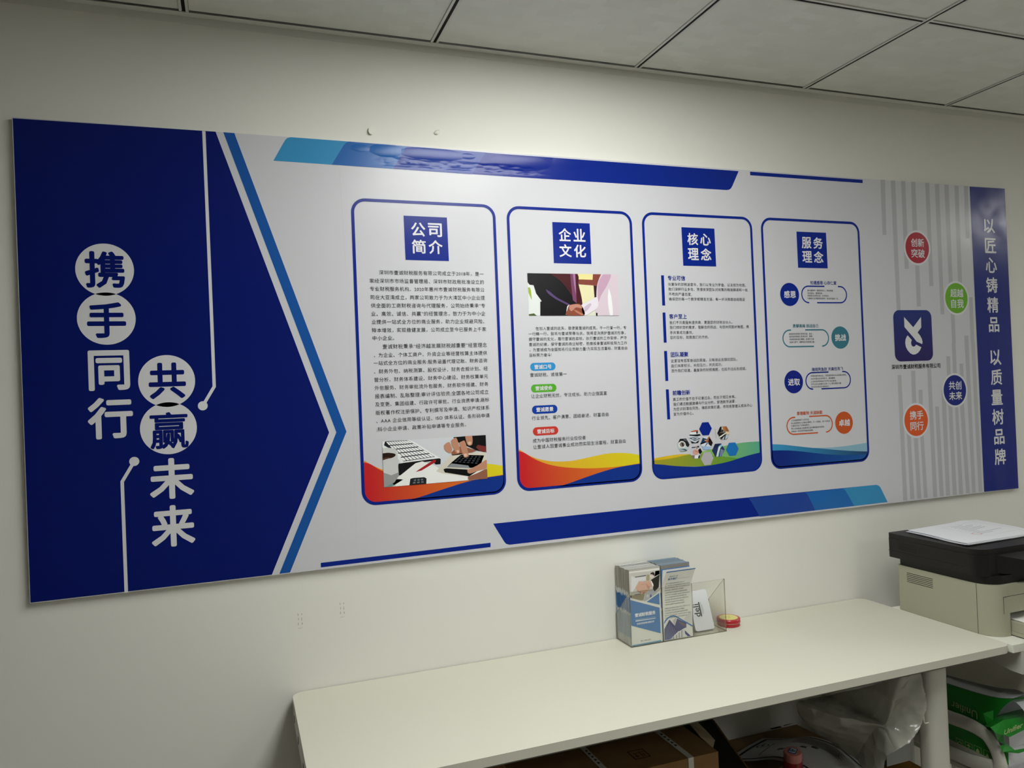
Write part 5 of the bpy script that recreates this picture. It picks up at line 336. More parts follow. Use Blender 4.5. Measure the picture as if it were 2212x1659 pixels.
('wave_band',40,[('#dcb828',1,[(2.0664,1.2494),(2.068,1.2496),(2.0724,1.2501),(2.0775,1.2506),(2.083,1.2512),(2.0885,1.2518),(2.0936,1.2523),(2.0984,1.2528),(2.1033,1.2532),(2.1081,1.2536),(2.1129,1.254),(2.1177,1.2543),(2.1226,1.2546),(2.1274,1.2549),(2.1323,1.2552),(2.1371,1.2554),(2.142,1.2556),(2.1469,1.2557),(2.1517,1.2557),(2.1566,1.2557),(2.1615,1.2556),(2.1664,1.2554),(2.1713,1.2552),(2.1761,1.2549),(2.181,1.2545),(2.1859,1.2542),(2.1908,1.2537),(2.1958,1.2532),(2.2007,1.2527),(2.2056,1.2519),(2.2105,1.2511),(2.2158,1.2499),(2.2214,1.2484),(2.2271,1.2468),(2.2323,1.2452),(2.2368,1.2439),(2.24,1.243),(2.2387,1.2175),(2.0664,1.2297)]),(('#8cc04e','#58a88c',2.2117,2.4446),2,[(2.1809,1.252),(2.1842,1.2523),(2.1887,1.2528),(2.1941,1.2533),(2.1999,1.2539),(2.2055,1.2545),(2.2107,1.2551),(2.2152,1.2557),(2.2195,1.2563),(2.2236,1.257),(2.2279,1.2577),(2.2326,1.2584),(2.2378,1.2592),(2.2437,1.2602),(2.2502,1.2612),(2.257,1.2624),(2.2639,1.2635),(2.2708,1.2646),(2.2774,1.2657),(2.2837,1.2667),(2.2898,1.2676),(2.2958,1.2685),(2.3019,1.2694),(2.308,1.2703),(2.3143,1.2711),(2.3209,1.2719),(2.3276,1.2726),(2.3345,1.2733),(2.3413,1.274),(2.3481,1.2746),(2.3547,1.2751),(2.361,1.2756),(2.367,1.276),(2.3729,1.2763),(2.3789,1.2766),(2.3853,1.2768),(2.3923,1.277),(2.4006,1.277),(2.4101,1.2769),(2.42,1.2768),(2.4294,1.2766),(2.4373,1.2764),(2.4399,1.2764),(2.4399,1.2236),(2.4395,1.2187),(2.4384,1.2139),(2.4365,1.2094),(2.4339,1.2052),(2.4326,1.2037),(2.1794,1.2217)]),(('#a49a2c','#4c9c3c',2.0617,2.3846),3,[(2.0664,1.2443),(2.0691,1.2443),(2.0753,1.2443),(2.0825,1.2443),(2.0903,1.2443),(2.0979,1.2444),(2.1048,1.2445),(2.1109,1.2448),(2.117,1.2452),(2.1229,1.2456),(2.1286,1.2461),(2.1342,1.2466),(2.1396,1.2472),(2.1449,1.2478),(2.15,1.2485),(2.1549,1.2493),(2.1597,1.25),(2.1644,1.2507),(2.1691,1.2513),(2.1736,1.2518),(2.178,1.2523),(2.1822,1.2527),(2.1865,1.2531),(2.191,1.2534),(2.1958,1.2536),(2.2008,1.2537),(2.2059,1.2538),(2.2112,1.2538),(2.2167,1.2536),(2.2224,1.2533),(2.2285,1.2527),(2.2349,1.2518),(2.2417,1.2506),(2.2488,1.2492),(2.256,1.2478),(2.2632,1.2464),(2.2703,1.2451),(2.2774,1.2439),(2.2848,1.2427),(2.2922,1.2416),(2.2994,1.2404),(2.3063,1.2394),(2.3127,1.2384),(2.3185,1.2374),(2.3239,1.2365),(2.3291,1.2357),(2.3339,1.2349),(2.3386,1.234),(2.3432,1.2332),(2.348,1.2322),(2.3528,1.2312),(2.3575,1.2302),(2.3617,1.2293),(2.3653,1.2285),(2.3679,1.2279),(2.3667,1.2058),(2.0664,1.2273)]),('#12308a',5,[(2.0664,1.2338),(2.0679,1.2336),(2.073,1.233),(2.0791,1.2322),(2.0856,1.2313),(2.0922,1.2304),(2.0983,1.2295),(2.1039,1.2286),(2.1094,1.2276),(2.1149,1.2267),(2.1205,1.2257),(2.1264,1.2247),(2.1327,1.2238),(2.1395,1.2229),(2.1467,1.2219),(2.1543,1.221),(2.1618,1.2202),(2.1692,1.2194),(2.1763,1.2186),(2.183,1.218),(2.1896,1.2174),(2.196,1.2168),(2.2023,1.2163),(2.2085,1.2159),(2.2147,1.2156),(2.2208,1.2155),(2.2267,1.2155),(2.2326,1.2155),(2.2385,1.2157),(2.2445,1.2159),(2.2507,1.2161),(2.2571,1.2165),(2.2637,1.2168),(2.2704,1.2173),(2.2771,1.2178),(2.2838,1.2184),(2.2902,1.219),(2.2966,1.2196),(2.303,1.2204),(2.3093,1.2211),(2.3155,1.2219),(2.3215,1.2228),(2.3273,1.2236),(2.3328,1.2246),(2.338,1.2256),(2.3431,1.2266),(2.3481,1.2276),(2.3533,1.2287),(2.3586,1.2298),(2.364,1.2309),(2.3695,1.232),(2.375,1.2332),(2.3807,1.2343),(2.3868,1.2355),(2.3934,1.2366),(2.4012,1.2378),(2.4102,1.2391),(2.4195,1.2403),(2.4284,1.2415),(2.4359,1.2425),(2.4399,1.243),(2.4399,1.2236),(2.4395,1.2187),(2.4384,1.2139),(2.4365,1.2094),(2.4339,1.2052),(2.4307,1.2015),(2.427,1.1983),(2.4228,1.1957),(2.4183,1.1938),(2.4135,1.1927),(2.4086,1.1923),(2.0977,1.1923),(2.0928,1.1927),(2.088,1.1938),(2.0835,1.1957),(2.0793,1.1983),(2.0756,1.2015),(2.0724,1.2052),(2.0698,1.2094),(2.0679,1.2139),(2.0668,1.2187),(2.0664,1.2236)])],[]),
('hexagon_picture',40,[('#0a2688',6,[(2.2687,1.3257),(2.2577,1.3447),(2.2357,1.3447),(2.2247,1.3257),(2.2357,1.3066),(2.2577,1.3066)])],[]),
('hexagon_picture',40,[('#1f72bc',6,[(2.3605,1.2594),(2.3492,1.279),(2.3266,1.279),(2.3153,1.2594),(2.3266,1.2399),(2.3492,1.2399)])],[]),
('hexagon_picture',40,[('#b4b2b6',4,[(2.2704,1.2375),(2.2594,1.2565),(2.2374,1.2565),(2.2264,1.2375),(2.2374,1.2184),(2.2594,1.2184)])],[]),
('hexagon_picture',40,[('#cfd6e0',6,[(2.2301,1.3045),(2.2193,1.3233),(2.1975,1.3233),(2.1867,1.3045),(2.1975,1.2857),(2.2193,1.2857)]),('#b4562c',7,[(2.1964,1.3213),(2.2114,1.3233),(2.2193,1.3233),(2.2213,1.3197),(2.2127,1.3187),(2.1959,1.3185),(2.196,1.3207)]),('#3c2a24',7,[(2.2141,1.3202),(2.2199,1.3194),(2.2189,1.3128),(2.2138,1.3131)]),('#e8eaee',7,[(2.1948,1.3186),(2.2127,1.3181),(2.2136,1.3108),(2.1911,1.3121)]),('#15171c',7,[(2.1908,1.3116),(2.2033,1.3105),(2.2264,1.311),(2.229,1.3065),(2.2159,1.3046),(2.1903,1.3083),(2.19,1.3102)]),('#2e3c4c',8,[(2.1886,1.3012),(2.2081,1.3028),(2.2265,1.2983),(2.2258,1.2971),(2.2075,1.2923)]),('#15171c',7,[(2.1934,1.2928),(2.2098,1.2867),(2.2232,1.2936),(2.2207,1.2882),(2.2193,1.2857),(2.1975,1.2857)]),('#dfe6ee',9,[(2.195,1.2992),(2.2086,1.3011),(2.2221,1.2976),(2.209,1.295)]),('#2e3c4c',10,[(2.2014,1.2988),(2.2086,1.2998),(2.2156,1.298),(2.209,1.2967)])],[]),
('hexagon_picture',40,[('#c8d2d6',6,[(2.1895,1.2824),(2.1788,1.301),(2.1573,1.301),(2.1466,1.2824),(2.1573,1.2638),(2.1788,1.2638)]),('#23242a',7,[(2.1788,1.301),(2.1895,1.2824),(2.1872,1.2784),(2.1835,1.275),(2.1761,1.281),(2.169,1.2936),(2.1512,1.2903),(2.1492,1.2869),(2.1467,1.2822),(2.1468,1.282),(2.1509,1.2891),(2.1515,1.2908),(2.1573,1.301)]),('#5a5c68',8,[(2.168,1.3002),(2.1793,1.3001),(2.1799,1.2991),(2.1818,1.2928),(2.1716,1.2945)]),('#e6e6e2',8,[(2.152,1.2847),(2.1524,1.2856),(2.1529,1.2868),(2.1535,1.2883),(2.1543,1.2898),(2.1551,1.2911),(2.1562,1.2921),(2.1574,1.2928),(2.1588,1.2934),(2.1604,1.2937),(2.162,1.2939),(2.1636,1.294),(2.1652,1.2938),(2.1667,1.2934),(2.1683,1.2927),(2.17,1.2919),(2.1715,1.291),(2.1728,1.2899),(2.1739,1.2888),(2.1747,1.2877),(2.1754,1.2864),(2.1759,1.285),(2.1762,1.2836),(2.1763,1.2822),(2.1761,1.281),(2.1755,1.2798),(2.1746,1.2786),(2.1735,1.2774),(2.1722,1.2763),(2.1708,1.2754),(2.1694,1.2748),(2.1678,1.2745),(2.1661,1.2744),(2.1642,1.2745),(2.1624,1.2748),(2.1607,1.2751),(2.1592,1.2754),(2.1578,1.2759),(2.1566,1.2764),(2.1555,1.277),(2.1545,1.2776),(2.1537,1.2784),(2.153,1.2791),(2.1525,1.28),(2.1522,1.281),(2.1521,1.2821),(2.152,1.2832),(2.152,1.2841)]),('#8a7f78',9,[(2.1551,1.2845),(2.1556,1.2852),(2.1561,1.2862),(2.1568,1.2873),(2.1575,1.2885),(2.1584,1.2896),(2.1593,1.2903),(2.1603,1.2908),(2.1614,1.2911),(2.1627,1.2912),(2.164,1.2913),(2.1652,1.2912),(2.1663,1.291),(2.1674,1.2906),(2.1685,1.29),(2.1695,1.2893),(2.1704,1.2884),(2.1713,1.2876),(2.1719,1.2868),(2.1723,1.2859),(2.1726,1.285),(2.1727,1.284),(2.1727,1.283),(2.1726,1.2821),(2.1722,1.2812),(2.1717,1.2804),(2.171,1.2796),(2.1701,1.2788),(2.1691,1.2781),(2.168,1.2775),(2.1669,1.2772),(2.1657,1.277),(2.1644,1.2769),(2.163,1.277),(2.1617,1.2773),(2.1604,1.2776),(2.1593,1.2782),(2.1584,1.279),(2.1575,1.2801),(2.1567,1.2814),(2.1561,1.2827),(2.1556,1.2837)]),('#3a2f34',10,[(2.1611,1.2896),(2.1674,1.2881),(2.1696,1.2792),(2.1644,1.2784)]),('#9fb0b8',8,[(2.1539,1.2725),(2.1556,1.2725),(2.158,1.2727),(2.1609,1.2728),(2.1639,1.2729),(2.1667,1.2728),(2.1692,1.2726),(2.1715,1.2722),(2.1738,1.2716),(2.176,1.2709),(2.178,1.2701),(2.1796,1.2693),(2.1806,1.2686),(2.1811,1.2678),(2.1811,1.2678),(2.1794,1.2649),(2.1794,1.2649),(2.1778,1.2643),(2.1754,1.2639),(2.1747,1.2638),(2.1579,1.2638),(2.157,1.2644),(2.1552,1.2675),(2.155,1.2679),(2.1546,1.2697),(2.1543,1.2714)]),('#3c4a52',9,[(2.1576,1.27),(2.1591,1.2701),(2.1611,1.2703),(2.1635,1.2704),(2.166,1.2705),(2.1684,1.2705),(2.1704,1.2703),(2.1723,1.2699),(2.1741,1.2693),(2.1758,1.2685),(2.1774,1.2677),(2.1785,1.267),(2.1792,1.2665),(2.1793,1.266),(2.179,1.2656),(2.1783,1.2653),(2.1773,1.2651),(2.1763,1.265),(2.1753,1.2651),(2.1743,1.2653),(2.1731,1.2658),(2.1719,1.2665),(2.1706,1.2672),(2.1692,1.2678),(2.1678,1.2683),(2.1661,1.2687),(2.1642,1.2691),(2.1622,1.2694),(2.1603,1.2696),(2.1588,1.2699)])],[]),
('hexagon_picture',40,[('#d6dee8',6,[(2.2698,1.2827),(2.2588,1.3017),(2.2368,1.3017),(2.2258,1.2827),(2.2368,1.2636),(2.2588,1.2636)]),('#1d3f5e',7,[(2.2355,1.2995),(2.2494,1.2954),(2.2477,1.2888),(2.2279,1.2845),(2.2332,1.2955)]),('#e0a850',8,[(2.2414,1.2937),(2.2479,1.2922),(2.2471,1.2894),(2.2413,1.2903)]),('#15171c',7,[(2.2269,1.2846),(2.2477,1.2883),(2.2489,1.2854),(2.2275,1.2798),(2.2265,1.2816),(2.2266,1.284)]),('#a45a40',8,[(2.2563,1.3017),(2.2565,1.3017),(2.2588,1.3017),(2.2629,1.2947),(2.2624,1.2935),(2.2612,1.2919),(2.2594,1.29),(2.2572,1.2881),(2.255,1.2864),(2.253,1.285),(2.2514,1.2841),(2.2504,1.2839),(2.2496,1.2842),(2.249,1.2848),(2.2486,1.2856),(2.2484,1.2866),(2.2483,1.2877),(2.2485,1.2889),(2.2488,1.2903),(2.2494,1.2919),(2.25,1.2936),(2.2507,1.2951),(2.2514,1.2964),(2.2522,1.2976),(2.2531,1.2986),(2.254,1.2996),(2.2549,1.3005),(2.2557,1.3012)]),('#231818',8,[(2.2587,1.2982),(2.2603,1.2965),(2.2626,1.2941),(2.2643,1.2922),(2.2698,1.2827),(2.2643,1.2732),(2.264,1.2732),(2.2624,1.2737),(2.2607,1.2747),(2.259,1.2759),(2.2575,1.2771),(2.2564,1.2783),(2.2556,1.2792),(2.2549,1.2802),(2.2544,1.2812),(2.2541,1.2823),(2.254,1.2836),(2.2541,1.2851),(2.2545,1.2871),(2.2553,1.2895),(2.2563,1.2921),(2.2573,1.2946),(2.2581,1.2967)]),('#22486e',8,[(2.2488,1.2832),(2.2527,1.2829),(2.243,1.2735),(2.2418,1.2747)]),('#9cbce0',7,[(2.2301,1.2754),(2.2325,1.2751),(2.238,1.2746),(2.2443,1.274),(2.2507,1.2732),(2.2562,1.2724),(2.26,1.2713),(2.2622,1.27),(2.2624,1.2698),(2.2588,1.2636),(2.2368,1.2636)])],[]),
('hexagon_picture',40,[('#c9ccd6',6,[(2.2315,1.259),(2.2206,1.2778),(2.1989,1.2778),(2.188,1.259),(2.1989,1.2401),(2.2206,1.2401)]),('#2a3040',7,[(2.1969,1.2743),(2.2105,1.2744),(2.2091,1.2717),(2.1955,1.2715),(2.1955,1.2718)]),('#9a8a74',7,[(2.2106,1.2755),(2.2171,1.2751),(2.2167,1.2685),(2.2115,1.2677)]),('#2a2426',8,[(2.2145,1.2758),(2.2152,1.276),(2.2162,1.2762),(2.2174,1.2765),(2.2186,1.2767),(2.2196,1.2768),(2.2204,1.2766),(2.2209,1.2761),(2.2213,1.2753),(2.2216,1.2744),(2.2217,1.2734),(2.2217,1.2726),(2.2215,1.2721),(2.221,1.2718),(2.2203,1.2717),(2.2194,1.2717),(2.2185,1.2719),(2.2176,1.2721),(2.2169,1.2724),(2.2164,1.2728),(2.2159,1.2734),(2.2154,1.2741),(2.215,1.2748),(2.2147,1.2754)]),('#16161a',8,[(2.2179,1.2651),(2.2252,1.2696),(2.2257,1.2691),(2.2315,1.259),(2.2304,1.2571),(2.2236,1.2508),(2.2188,1.2584)]),('#d8a090',8,[(2.1983,1.2619),(2.1991,1.2626),(2.2002,1.2635),(2.2016,1.2646),(2.2031,1.2657),(2.2046,1.2665),(2.2063,1.2669),(2.2081,1.2669),(2.2102,1.2667),(2.2124,1.2662),(2.2145,1.2655),(2.2164,1.2648),(2.2178,1.264),(2.2188,1.2631),(2.2197,1.262),(2.2202,1.2608),(2.2205,1.2596),(2.2205,1.2583),(2.2201,1.2572),(2.2192,1.2559),(2.2178,1.2546),(2.2161,1.2532),(2.2143,1.252),(2.2124,1.2511),(2.2106,1.2506),(2.2089,1.2505),(2.207,1.2508),(2.2051,1.2514),(2.2033,1.2522),(2.2017,1.2531),(2.2005,1.254),(2.1996,1.2552),(2.1991,1.2566),(2.1987,1.2582),(2.1985,1.2597),(2.1984,1.261)]),('#b07868',9,[(2.2035,1.2632),(2.2045,1.2631),(2.206,1.2629),(2.2076,1.2627),(2.2094,1.2624),(2.2111,1.262),(2.2125,1.2615),(2.2138,1.2609),(2.2151,1.2601),(2.2163,1.2592),(2.2173,1.2583),(2.2179,1.2576),(2.2181,1.2573),(2.2177,1.2573),(2.2167,1.2577),(2.2154,1.2582),(2.214,1.2588),(2.2125,1.2594),(2.2111,1.26),(2.2098,1.2605),(2.2083,1.2611),(2.2069,1.2618),(2.2055,1.2624),(2.2043,1.2629)]),('#8a7868',7,[(2.1928,1.2507),(2.2054,1.2498),(2.2037,1.2401),(2.2014,1.2401),(2.1988,1.2403)]),('#e4e6ec',7,[(2.206,1.2492),(2.2209,1.2488),(2.2194,1.2401),(2.2068,1.2401)]),('#20222c',8,[(2.2183,1.2473),(2.2249,1.2502),(2.2211,1.241),(2.2206,1.2401),(2.2184,1.2401),(2.2166,1.2408)])],[]),
('hexagon_picture',40,[('#2c3464',6,[(2.3105,1.2597),(2.2993,1.279),(2.2771,1.279),(2.2659,1.2597),(2.2771,1.2404),(2.2993,1.2404)]),('#20284e',7,[(2.2987,1.279),(2.289,1.2706),(2.2716,1.2672),(2.2767,1.2782),(2.2771,1.279)]),('#8cc8e0',8,[(2.289,1.2706),(2.3,1.2767),(2.3011,1.2758),(2.3035,1.2718),(2.2954,1.2657),(2.2875,1.2404),(2.2796,1.2421)]),('#e8ecd8',9,[(2.2896,1.2684),(2.2904,1.2687),(2.2917,1.2693),(2.2931,1.27),(2.2945,1.2703),(2.2954,1.2701),(2.2956,1.2691),(2.2949,1.2669),(2.2935,1.2637),(2.2917,1.2599),(2.2897,1.256),(2.288,1.2523),(2.2866,1.2495),(2.2858,1.2473),(2.2852,1.2454),(2.2848,1.2438),(2.2844,1.2426),(2.284,1.2415),(2.2835,1.2407),(2.2832,1.2404),(2.2795,1.2404),(2.2796,1.241),(2.2806,1.2443),(2.2822,1.2491),(2.2843,1.2547),(2.2865,1.2602),(2.2883,1.2651)]),('#56648e',8,[(2.2966,1.2634),(2.3096,1.2581),(2.2993,1.2404),(2.2902,1.2404)]),('#9aa8c0',9,[(2.2979,1.2611),(2.3005,1.2609),(2.2956,1.2404),(2.2929,1.2404)]),('#9aa8c0',9,[(2.3031,1.2596),(2.3051,1.2589),(2.3019,1.2449),(2.2993,1.2404),(2.2989,1.2404)])],[]),
('hexagon_picture',40,[('#8a7c6c',6,[(2.3314,1.3097),(2.3202,1.3291),(2.2978,1.3291),(2.2866,1.3097),(2.2978,1.2903),(2.3202,1.2903)]),('#17171a',7,[(2.2953,1.3248),(2.2988,1.3291),(2.3013,1.3291),(2.3038,1.326),(2.2991,1.3116),(2.287,1.3089),(2.287,1.3089),(2.2875,1.3113)]),('#b4784c',7,[(2.3173,1.3291),(2.3167,1.3174),(2.3087,1.3167),(2.3053,1.3291)]),('#9c5c34',8,[(2.3145,1.3265),(2.3156,1.3266),(2.3171,1.3268),(2.3189,1.327),(2.3207,1.327),(2.3215,1.3269),(2.3286,1.3145),(2.3286,1.3144),(2.328,1.3136),(2.3268,1.3129),(2.3253,1.3126),(2.3236,1.3126),(2.3219,1.313),(2.3206,1.3138),(2.3194,1.3153),(2.3182,1.3175),(2.317,1.3201),(2.316,1.3227),(2.3152,1.325)]),('#e6d8c0',7,[(2.3013,1.3283),(2.3059,1.3281),(2.3086,1.3156),(2.3019,1.3137)]),('#1d1d20',7,[(2.2877,1.31),(2.3164,1.3106),(2.3158,1.2994),(2.2994,1.2913)]),('#f0ece2',8,[(2.2927,1.299),(2.3164,1.3106),(2.3189,1.3082),(2.2956,1.2961),(2.2937,1.2973)]),('#b9cad6',8,[(2.3077,1.2976),(2.3214,1.3047),(2.3267,1.3016),(2.3245,1.2978),(2.3164,1.2903),(2.3021,1.2903)]),('#22252c',9,[(2.3118,1.2996),(2.3159,1.3016),(2.3129,1.2903),(2.3088,1.2903)]),('#e2cdb0',8,[(2.3166,1.314),(2.3182,1.3139),(2.3206,1.3137),(2.3233,1.3135),(2.3261,1.3133),(2.3284,1.3128),(2.3299,1.3121),(2.3305,1.3111),(2.3307,1.3096),(2.3304,1.308),(2.3304,1.3079),(2.3285,1.3046),(2.3281,1.3043),(2.3269,1.304),(2.3253,1.3039),(2.3235,1.3042),(2.3217,1.3046),(2.3201,1.3052),(2.3188,1.306),(2.318,1.307),(2.3175,1.3085),(2.3171,1.3101),(2.3169,1.3117),(2.3167,1.313)]),('#2a2a2c',9,[(2.3022,1.3204),(2.3088,1.3189),(2.3044,1.3113),(2.3005,1.3126)])],[]),
('divider_line',40,[('#9a9aa0',2,[(2.2812,1.3233),(2.283,1.2949),(2.2816,1.2948),(2.2797,1.3232)])],[]),
('info_panel',None,[('RING',3,[(2.8644,1.9272),(2.8639,1.9329),(2.8626,1.9384),(2.8605,1.9436),(2.8575,1.9484),(2.8538,1.9527),(2.8495,1.9564),(2.8447,1.9593),(2.8395,1.9615),(2.834,1.9628),(2.8284,1.9632),(2.5132,1.9632),(2.5076,1.9628),(2.5021,1.9615),(2.4969,1.9593),(2.4921,1.9564),(2.4878,1.9527),(2.4841,1.9484),(2.4811,1.9436),(2.479,1.9384),(2.4777,1.9329),(2.4772,1.9272),(2.4772,1.2235),(2.4777,1.2179),(2.479,1.2124),(2.4811,1.2072),(2.4841,1.2023),(2.4878,1.198),(2.4921,1.1944),(2.4969,1.1914),(2.5021,1.1893),(2.5076,1.1879),(2.5132,1.1875),(2.8284,1.1875),(2.834,1.1879),(2.8395,1.1893),(2.8447,1.1914),(2.8495,1.1944),(2.8538,1.198),(2.8575,1.2023),(2.8605,1.2072),(2.8626,1.2124),(2.8639,1.2179),(2.8644,1.2235)],[(2.8566,1.9272),(2.8562,1.9316),(2.8552,1.9359),(2.8535,1.94),(2.8512,1.9438),(2.8483,1.9472),(2.845,1.95),(2.8412,1.9524),(2.8371,1.954),(2.8328,1.9551),(2.8284,1.9554),(2.5132,1.9554),(2.5088,1.9551),(2.5045,1.954),(2.5004,1.9524),(2.4966,1.95),(2.4933,1.9472),(2.4904,1.9438),(2.4881,1.94),(2.4864,1.9359),(2.4854,1.9316),(2.485,1.9272),(2.485,1.2235),(2.4854,1.2191),(2.4864,1.2148),(2.4881,1.2107),(2.4904,1.2069),(2.4933,1.2036),(2.4966,1.2007),(2.5004,1.1984),(2.5045,1.1967),(2.5088,1.1957),(2.5132,1.1953),(2.8284,1.1953),(2.8328,1.1957),(2.8371,1.1967),(2.8412,1.1984),(2.845,1.2007),(2.8483,1.2036),(2.8512,1.2069),(2.8535,1.2107),(2.8552,1.2148),(2.8562,1.2191),(2.8566,1.2235)],'#0a2688')],[]),
('heading_tile',66,[('#0a2688',2,[(2.6117,1.9236),(2.7279,1.9239),(2.7286,1.81),(2.612,1.81)])],[]),
('heading_text',66,[],[('#dcdce0',4,'服',2.6301,2.6677,1.8896,0.0364,1,0.022),('#dcdce0',4,'务',2.6751,2.7127,1.8896,0.0364,1,0.022),('#dcdce0',4,'理',2.6301,2.6677,1.8453,0.0364,1,0.022),('#dcdce0',4,'念',2.6751,2.7127,1.8453,0.0364,1,0.022)]),
('value_disc',66,[('#0a2688',2,[(2.611,1.726),(2.6108,1.7295),(2.6103,1.733),(2.6095,1.7365),(2.6083,1.7398),(2.6068,1.743),(2.6049,1.7461),(2.6028,1.7489),(2.6004,1.7515),(2.5978,1.7539),(2.595,1.756),(2.5919,1.7579),(2.5887,1.7594),(2.5854,1.7606),(2.5819,1.7614),(2.5784,1.762),(2.5749,1.7621),(2.5714,1.762),(2.5678,1.7614),(2.5644,1.7606),(2.5611,1.7594),(2.5579,1.7579),(2.5548,1.756),(2.552,1.7539),(2.5494,1.7515),(2.547,1.7489),(2.5449,1.7461),(2.543,1.743),(2.5415,1.7398),(2.5403,1.7365),(2.5395,1.733),(2.5389,1.7295),(2.5388,1.726),(2.5389,1.7225),(2.5395,1.719),(2.5403,1.7155),(2.5415,1.7122),(2.543,1.709),(2.5449,1.7059),(2.547,1.7031),(2.5494,1.7005),(2.552,1.6981),(2.5548,1.696),(2.5579,1.6941),(2.5611,1.6926),(2.5644,1.6914),(2.5678,1.6906),(2.5714,1.69),(2.5749,1.6899),(2.5784,1.69),(2.5819,1.6906),(2.5854,1.6914),(2.5887,1.6926),(2.5919,1.6941),(2.595,1.696),(2.5978,1.6981),(2.6004,1.7005),(2.6028,1.7031),(2.6049,1.7059),(2.6068,1.709),(2.6083,1.7122),(2.6095,1.7155),(2.6103,1.719),(2.6108,1.7225)])],[('#dcdce0',4,'感恩',2.553,2.5984,1.7259,0,1.0,0.022)]),
('heading_text',66,[],[('#0a2688',4,'知遇感恩 心存仁爱',2.6565,2.7601,1.7635,0,1.0,0.01)]),
('outline_pill',66,[('#0a2688',2,[(2.7121,1.7506),(2.6477,1.7504),(2.643,1.7499),(2.6385,1.7486),(2.6344,1.7464),(2.6307,1.7434),(2.6278,1.7398),(2.6256,1.7356),(2.6242,1.7312),(2.6237,1.7265),(2.6242,1.7218),(2.6256,1.7174),(2.6278,1.7132),(2.6307,1.7096),(2.6344,1.7066),(2.6385,1.7044),(2.643,1.7031),(2.6478,1.7026),(2.6498,1.7024),(2.6493,1.6984),(2.6474,1.6986),(2.6422,1.6991),(2.637,1.7007),(2.6321,1.7033),(2.6279,1.7068),(2.6244,1.711),(2.6219,1.7158),(2.6203,1.7211),(2.6197,1.7265),(2.6203,1.7319),(2.6219,1.7372),(2.6244,1.742),(2.6279,1.7462),(2.6321,1.7497),(2.637,1.7523),(2.6422,1.7539),(2.6475,1.7544),(2.7121,1.7546)]),('#0a2688',2,[(2.6803,1.7024),(2.7739,1.7026),(2.7787,1.7031),(2.7832,1.7044),(2.7873,1.7066),(2.7909,1.7096),(2.7939,1.7132),(2.7961,1.7174),(2.7975,1.7218),(2.7979,1.7265),(2.7975,1.7312),(2.7961,1.7356),(2.7939,1.7398),(2.7909,1.7434),(2.7873,1.7464),(2.7832,1.7486),(2.7787,1.7499),(2.7739,1.7504),(2.7664,1.7506),(2.7665,1.7546),(2.7742,1.7544),(2.7795,1.7539),(2.7847,1.7523),(2.7895,1.7497),(2.7938,1.7462),(2.7972,1.742),(2.7998,1.7372),(2.8014,1.7319),(2.8019,1.7265),(2.8014,1.7211),(2.7998,1.7158),(2.7972,1.711),(2.7938,1.7068),(2.7895,1.7033),(2.7847,1.7007),(2.7795,1.6991),(2.7741,1.6986),(2.6803,1.6984)])],[]),
('body_text',66,[],[('#2a2a30',4,'我们要常怀一颗感恩的心，学会宽容',2.6437,2.7449,1.739,0,1.08,0.0),('#2a2a30',4,'学会感动、懂得回报。',2.6438,2.7038,1.7302,0,1.08,0.0),('#2a2a30',4,'用微笑去对待生活、对待困境。',2.6434,2.7289,1.7223,0,1.08,0.0),('#2a2a30',4,'只要我们充满着感恩情怀，就会幸福每一天。',2.6429,2.7664,1.7136,0,1.08,0.0)]),
('value_disc',66,[('#3a7486',2,[(2.8026,1.589),(2.8024,1.5925),(2.8019,1.596),(2.801,1.5994),(2.7999,1.6027),(2.7984,1.6058),(2.7965,1.6089),(2.7945,1.6117),(2.7921,1.6143),(2.7895,1.6166),(2.7867,1.6187),(2.7837,1.6205),(2.7805,1.622),(2.7772,1.6232),(2.7738,1.6241),(2.7703,1.6246),(2.7668,1.6248),(2.7633,1.6246),(2.7598,1.6241),(2.7564,1.6232),(2.7531,1.622),(2.7499,1.6205),(2.7469,1.6187),(2.7441,1.6166),(2.7415,1.6143),(2.7392,1.6117),(2.7371,1.6089),(2.7353,1.6058),(2.7338,1.6027),(2.7326,1.5994),(2.7317,1.596),(2.7312,1.5925),(2.731,1.589),(2.7312,1.5855),(2.7317,1.582),(2.7326,1.5786),(2.7338,1.5753),(2.7353,1.5721),(2.7371,1.5691),(2.7392,1.5663),(2.7415,1.5637),(2.7441,1.5613),(2.7469,1.5592),(2.7499,1.5574),(2.7531,1.5559),(2.7564,1.5547),(2.7598,1.5539),(2.7633,1.5534),(2.7668,1.5532),(2.7703,1.5534),(2.7738,1.5539),(2.7772,1.5547),(2.7805,1.5559),(2.7837,1.5574),(2.7867,1.5592),(2.7895,1.5613),(2.7921,1.5637),(2.7945,1.5663),(2.7965,1.5691),(2.7984,1.5721),(2.7999,1.5753),(2.801,1.5786),(2.8019,1.582),(2.8024,1.5855)])],[('#dcdce0',4,'挑战',2.7446,2.7897,1.5888,0,1.0,0.022)]),
('heading_text',66,[],[('#3a7486',4,'勇攀高峰 挑战自己',2.5815,2.6815,1.6275,0,1.0,0.01)]),
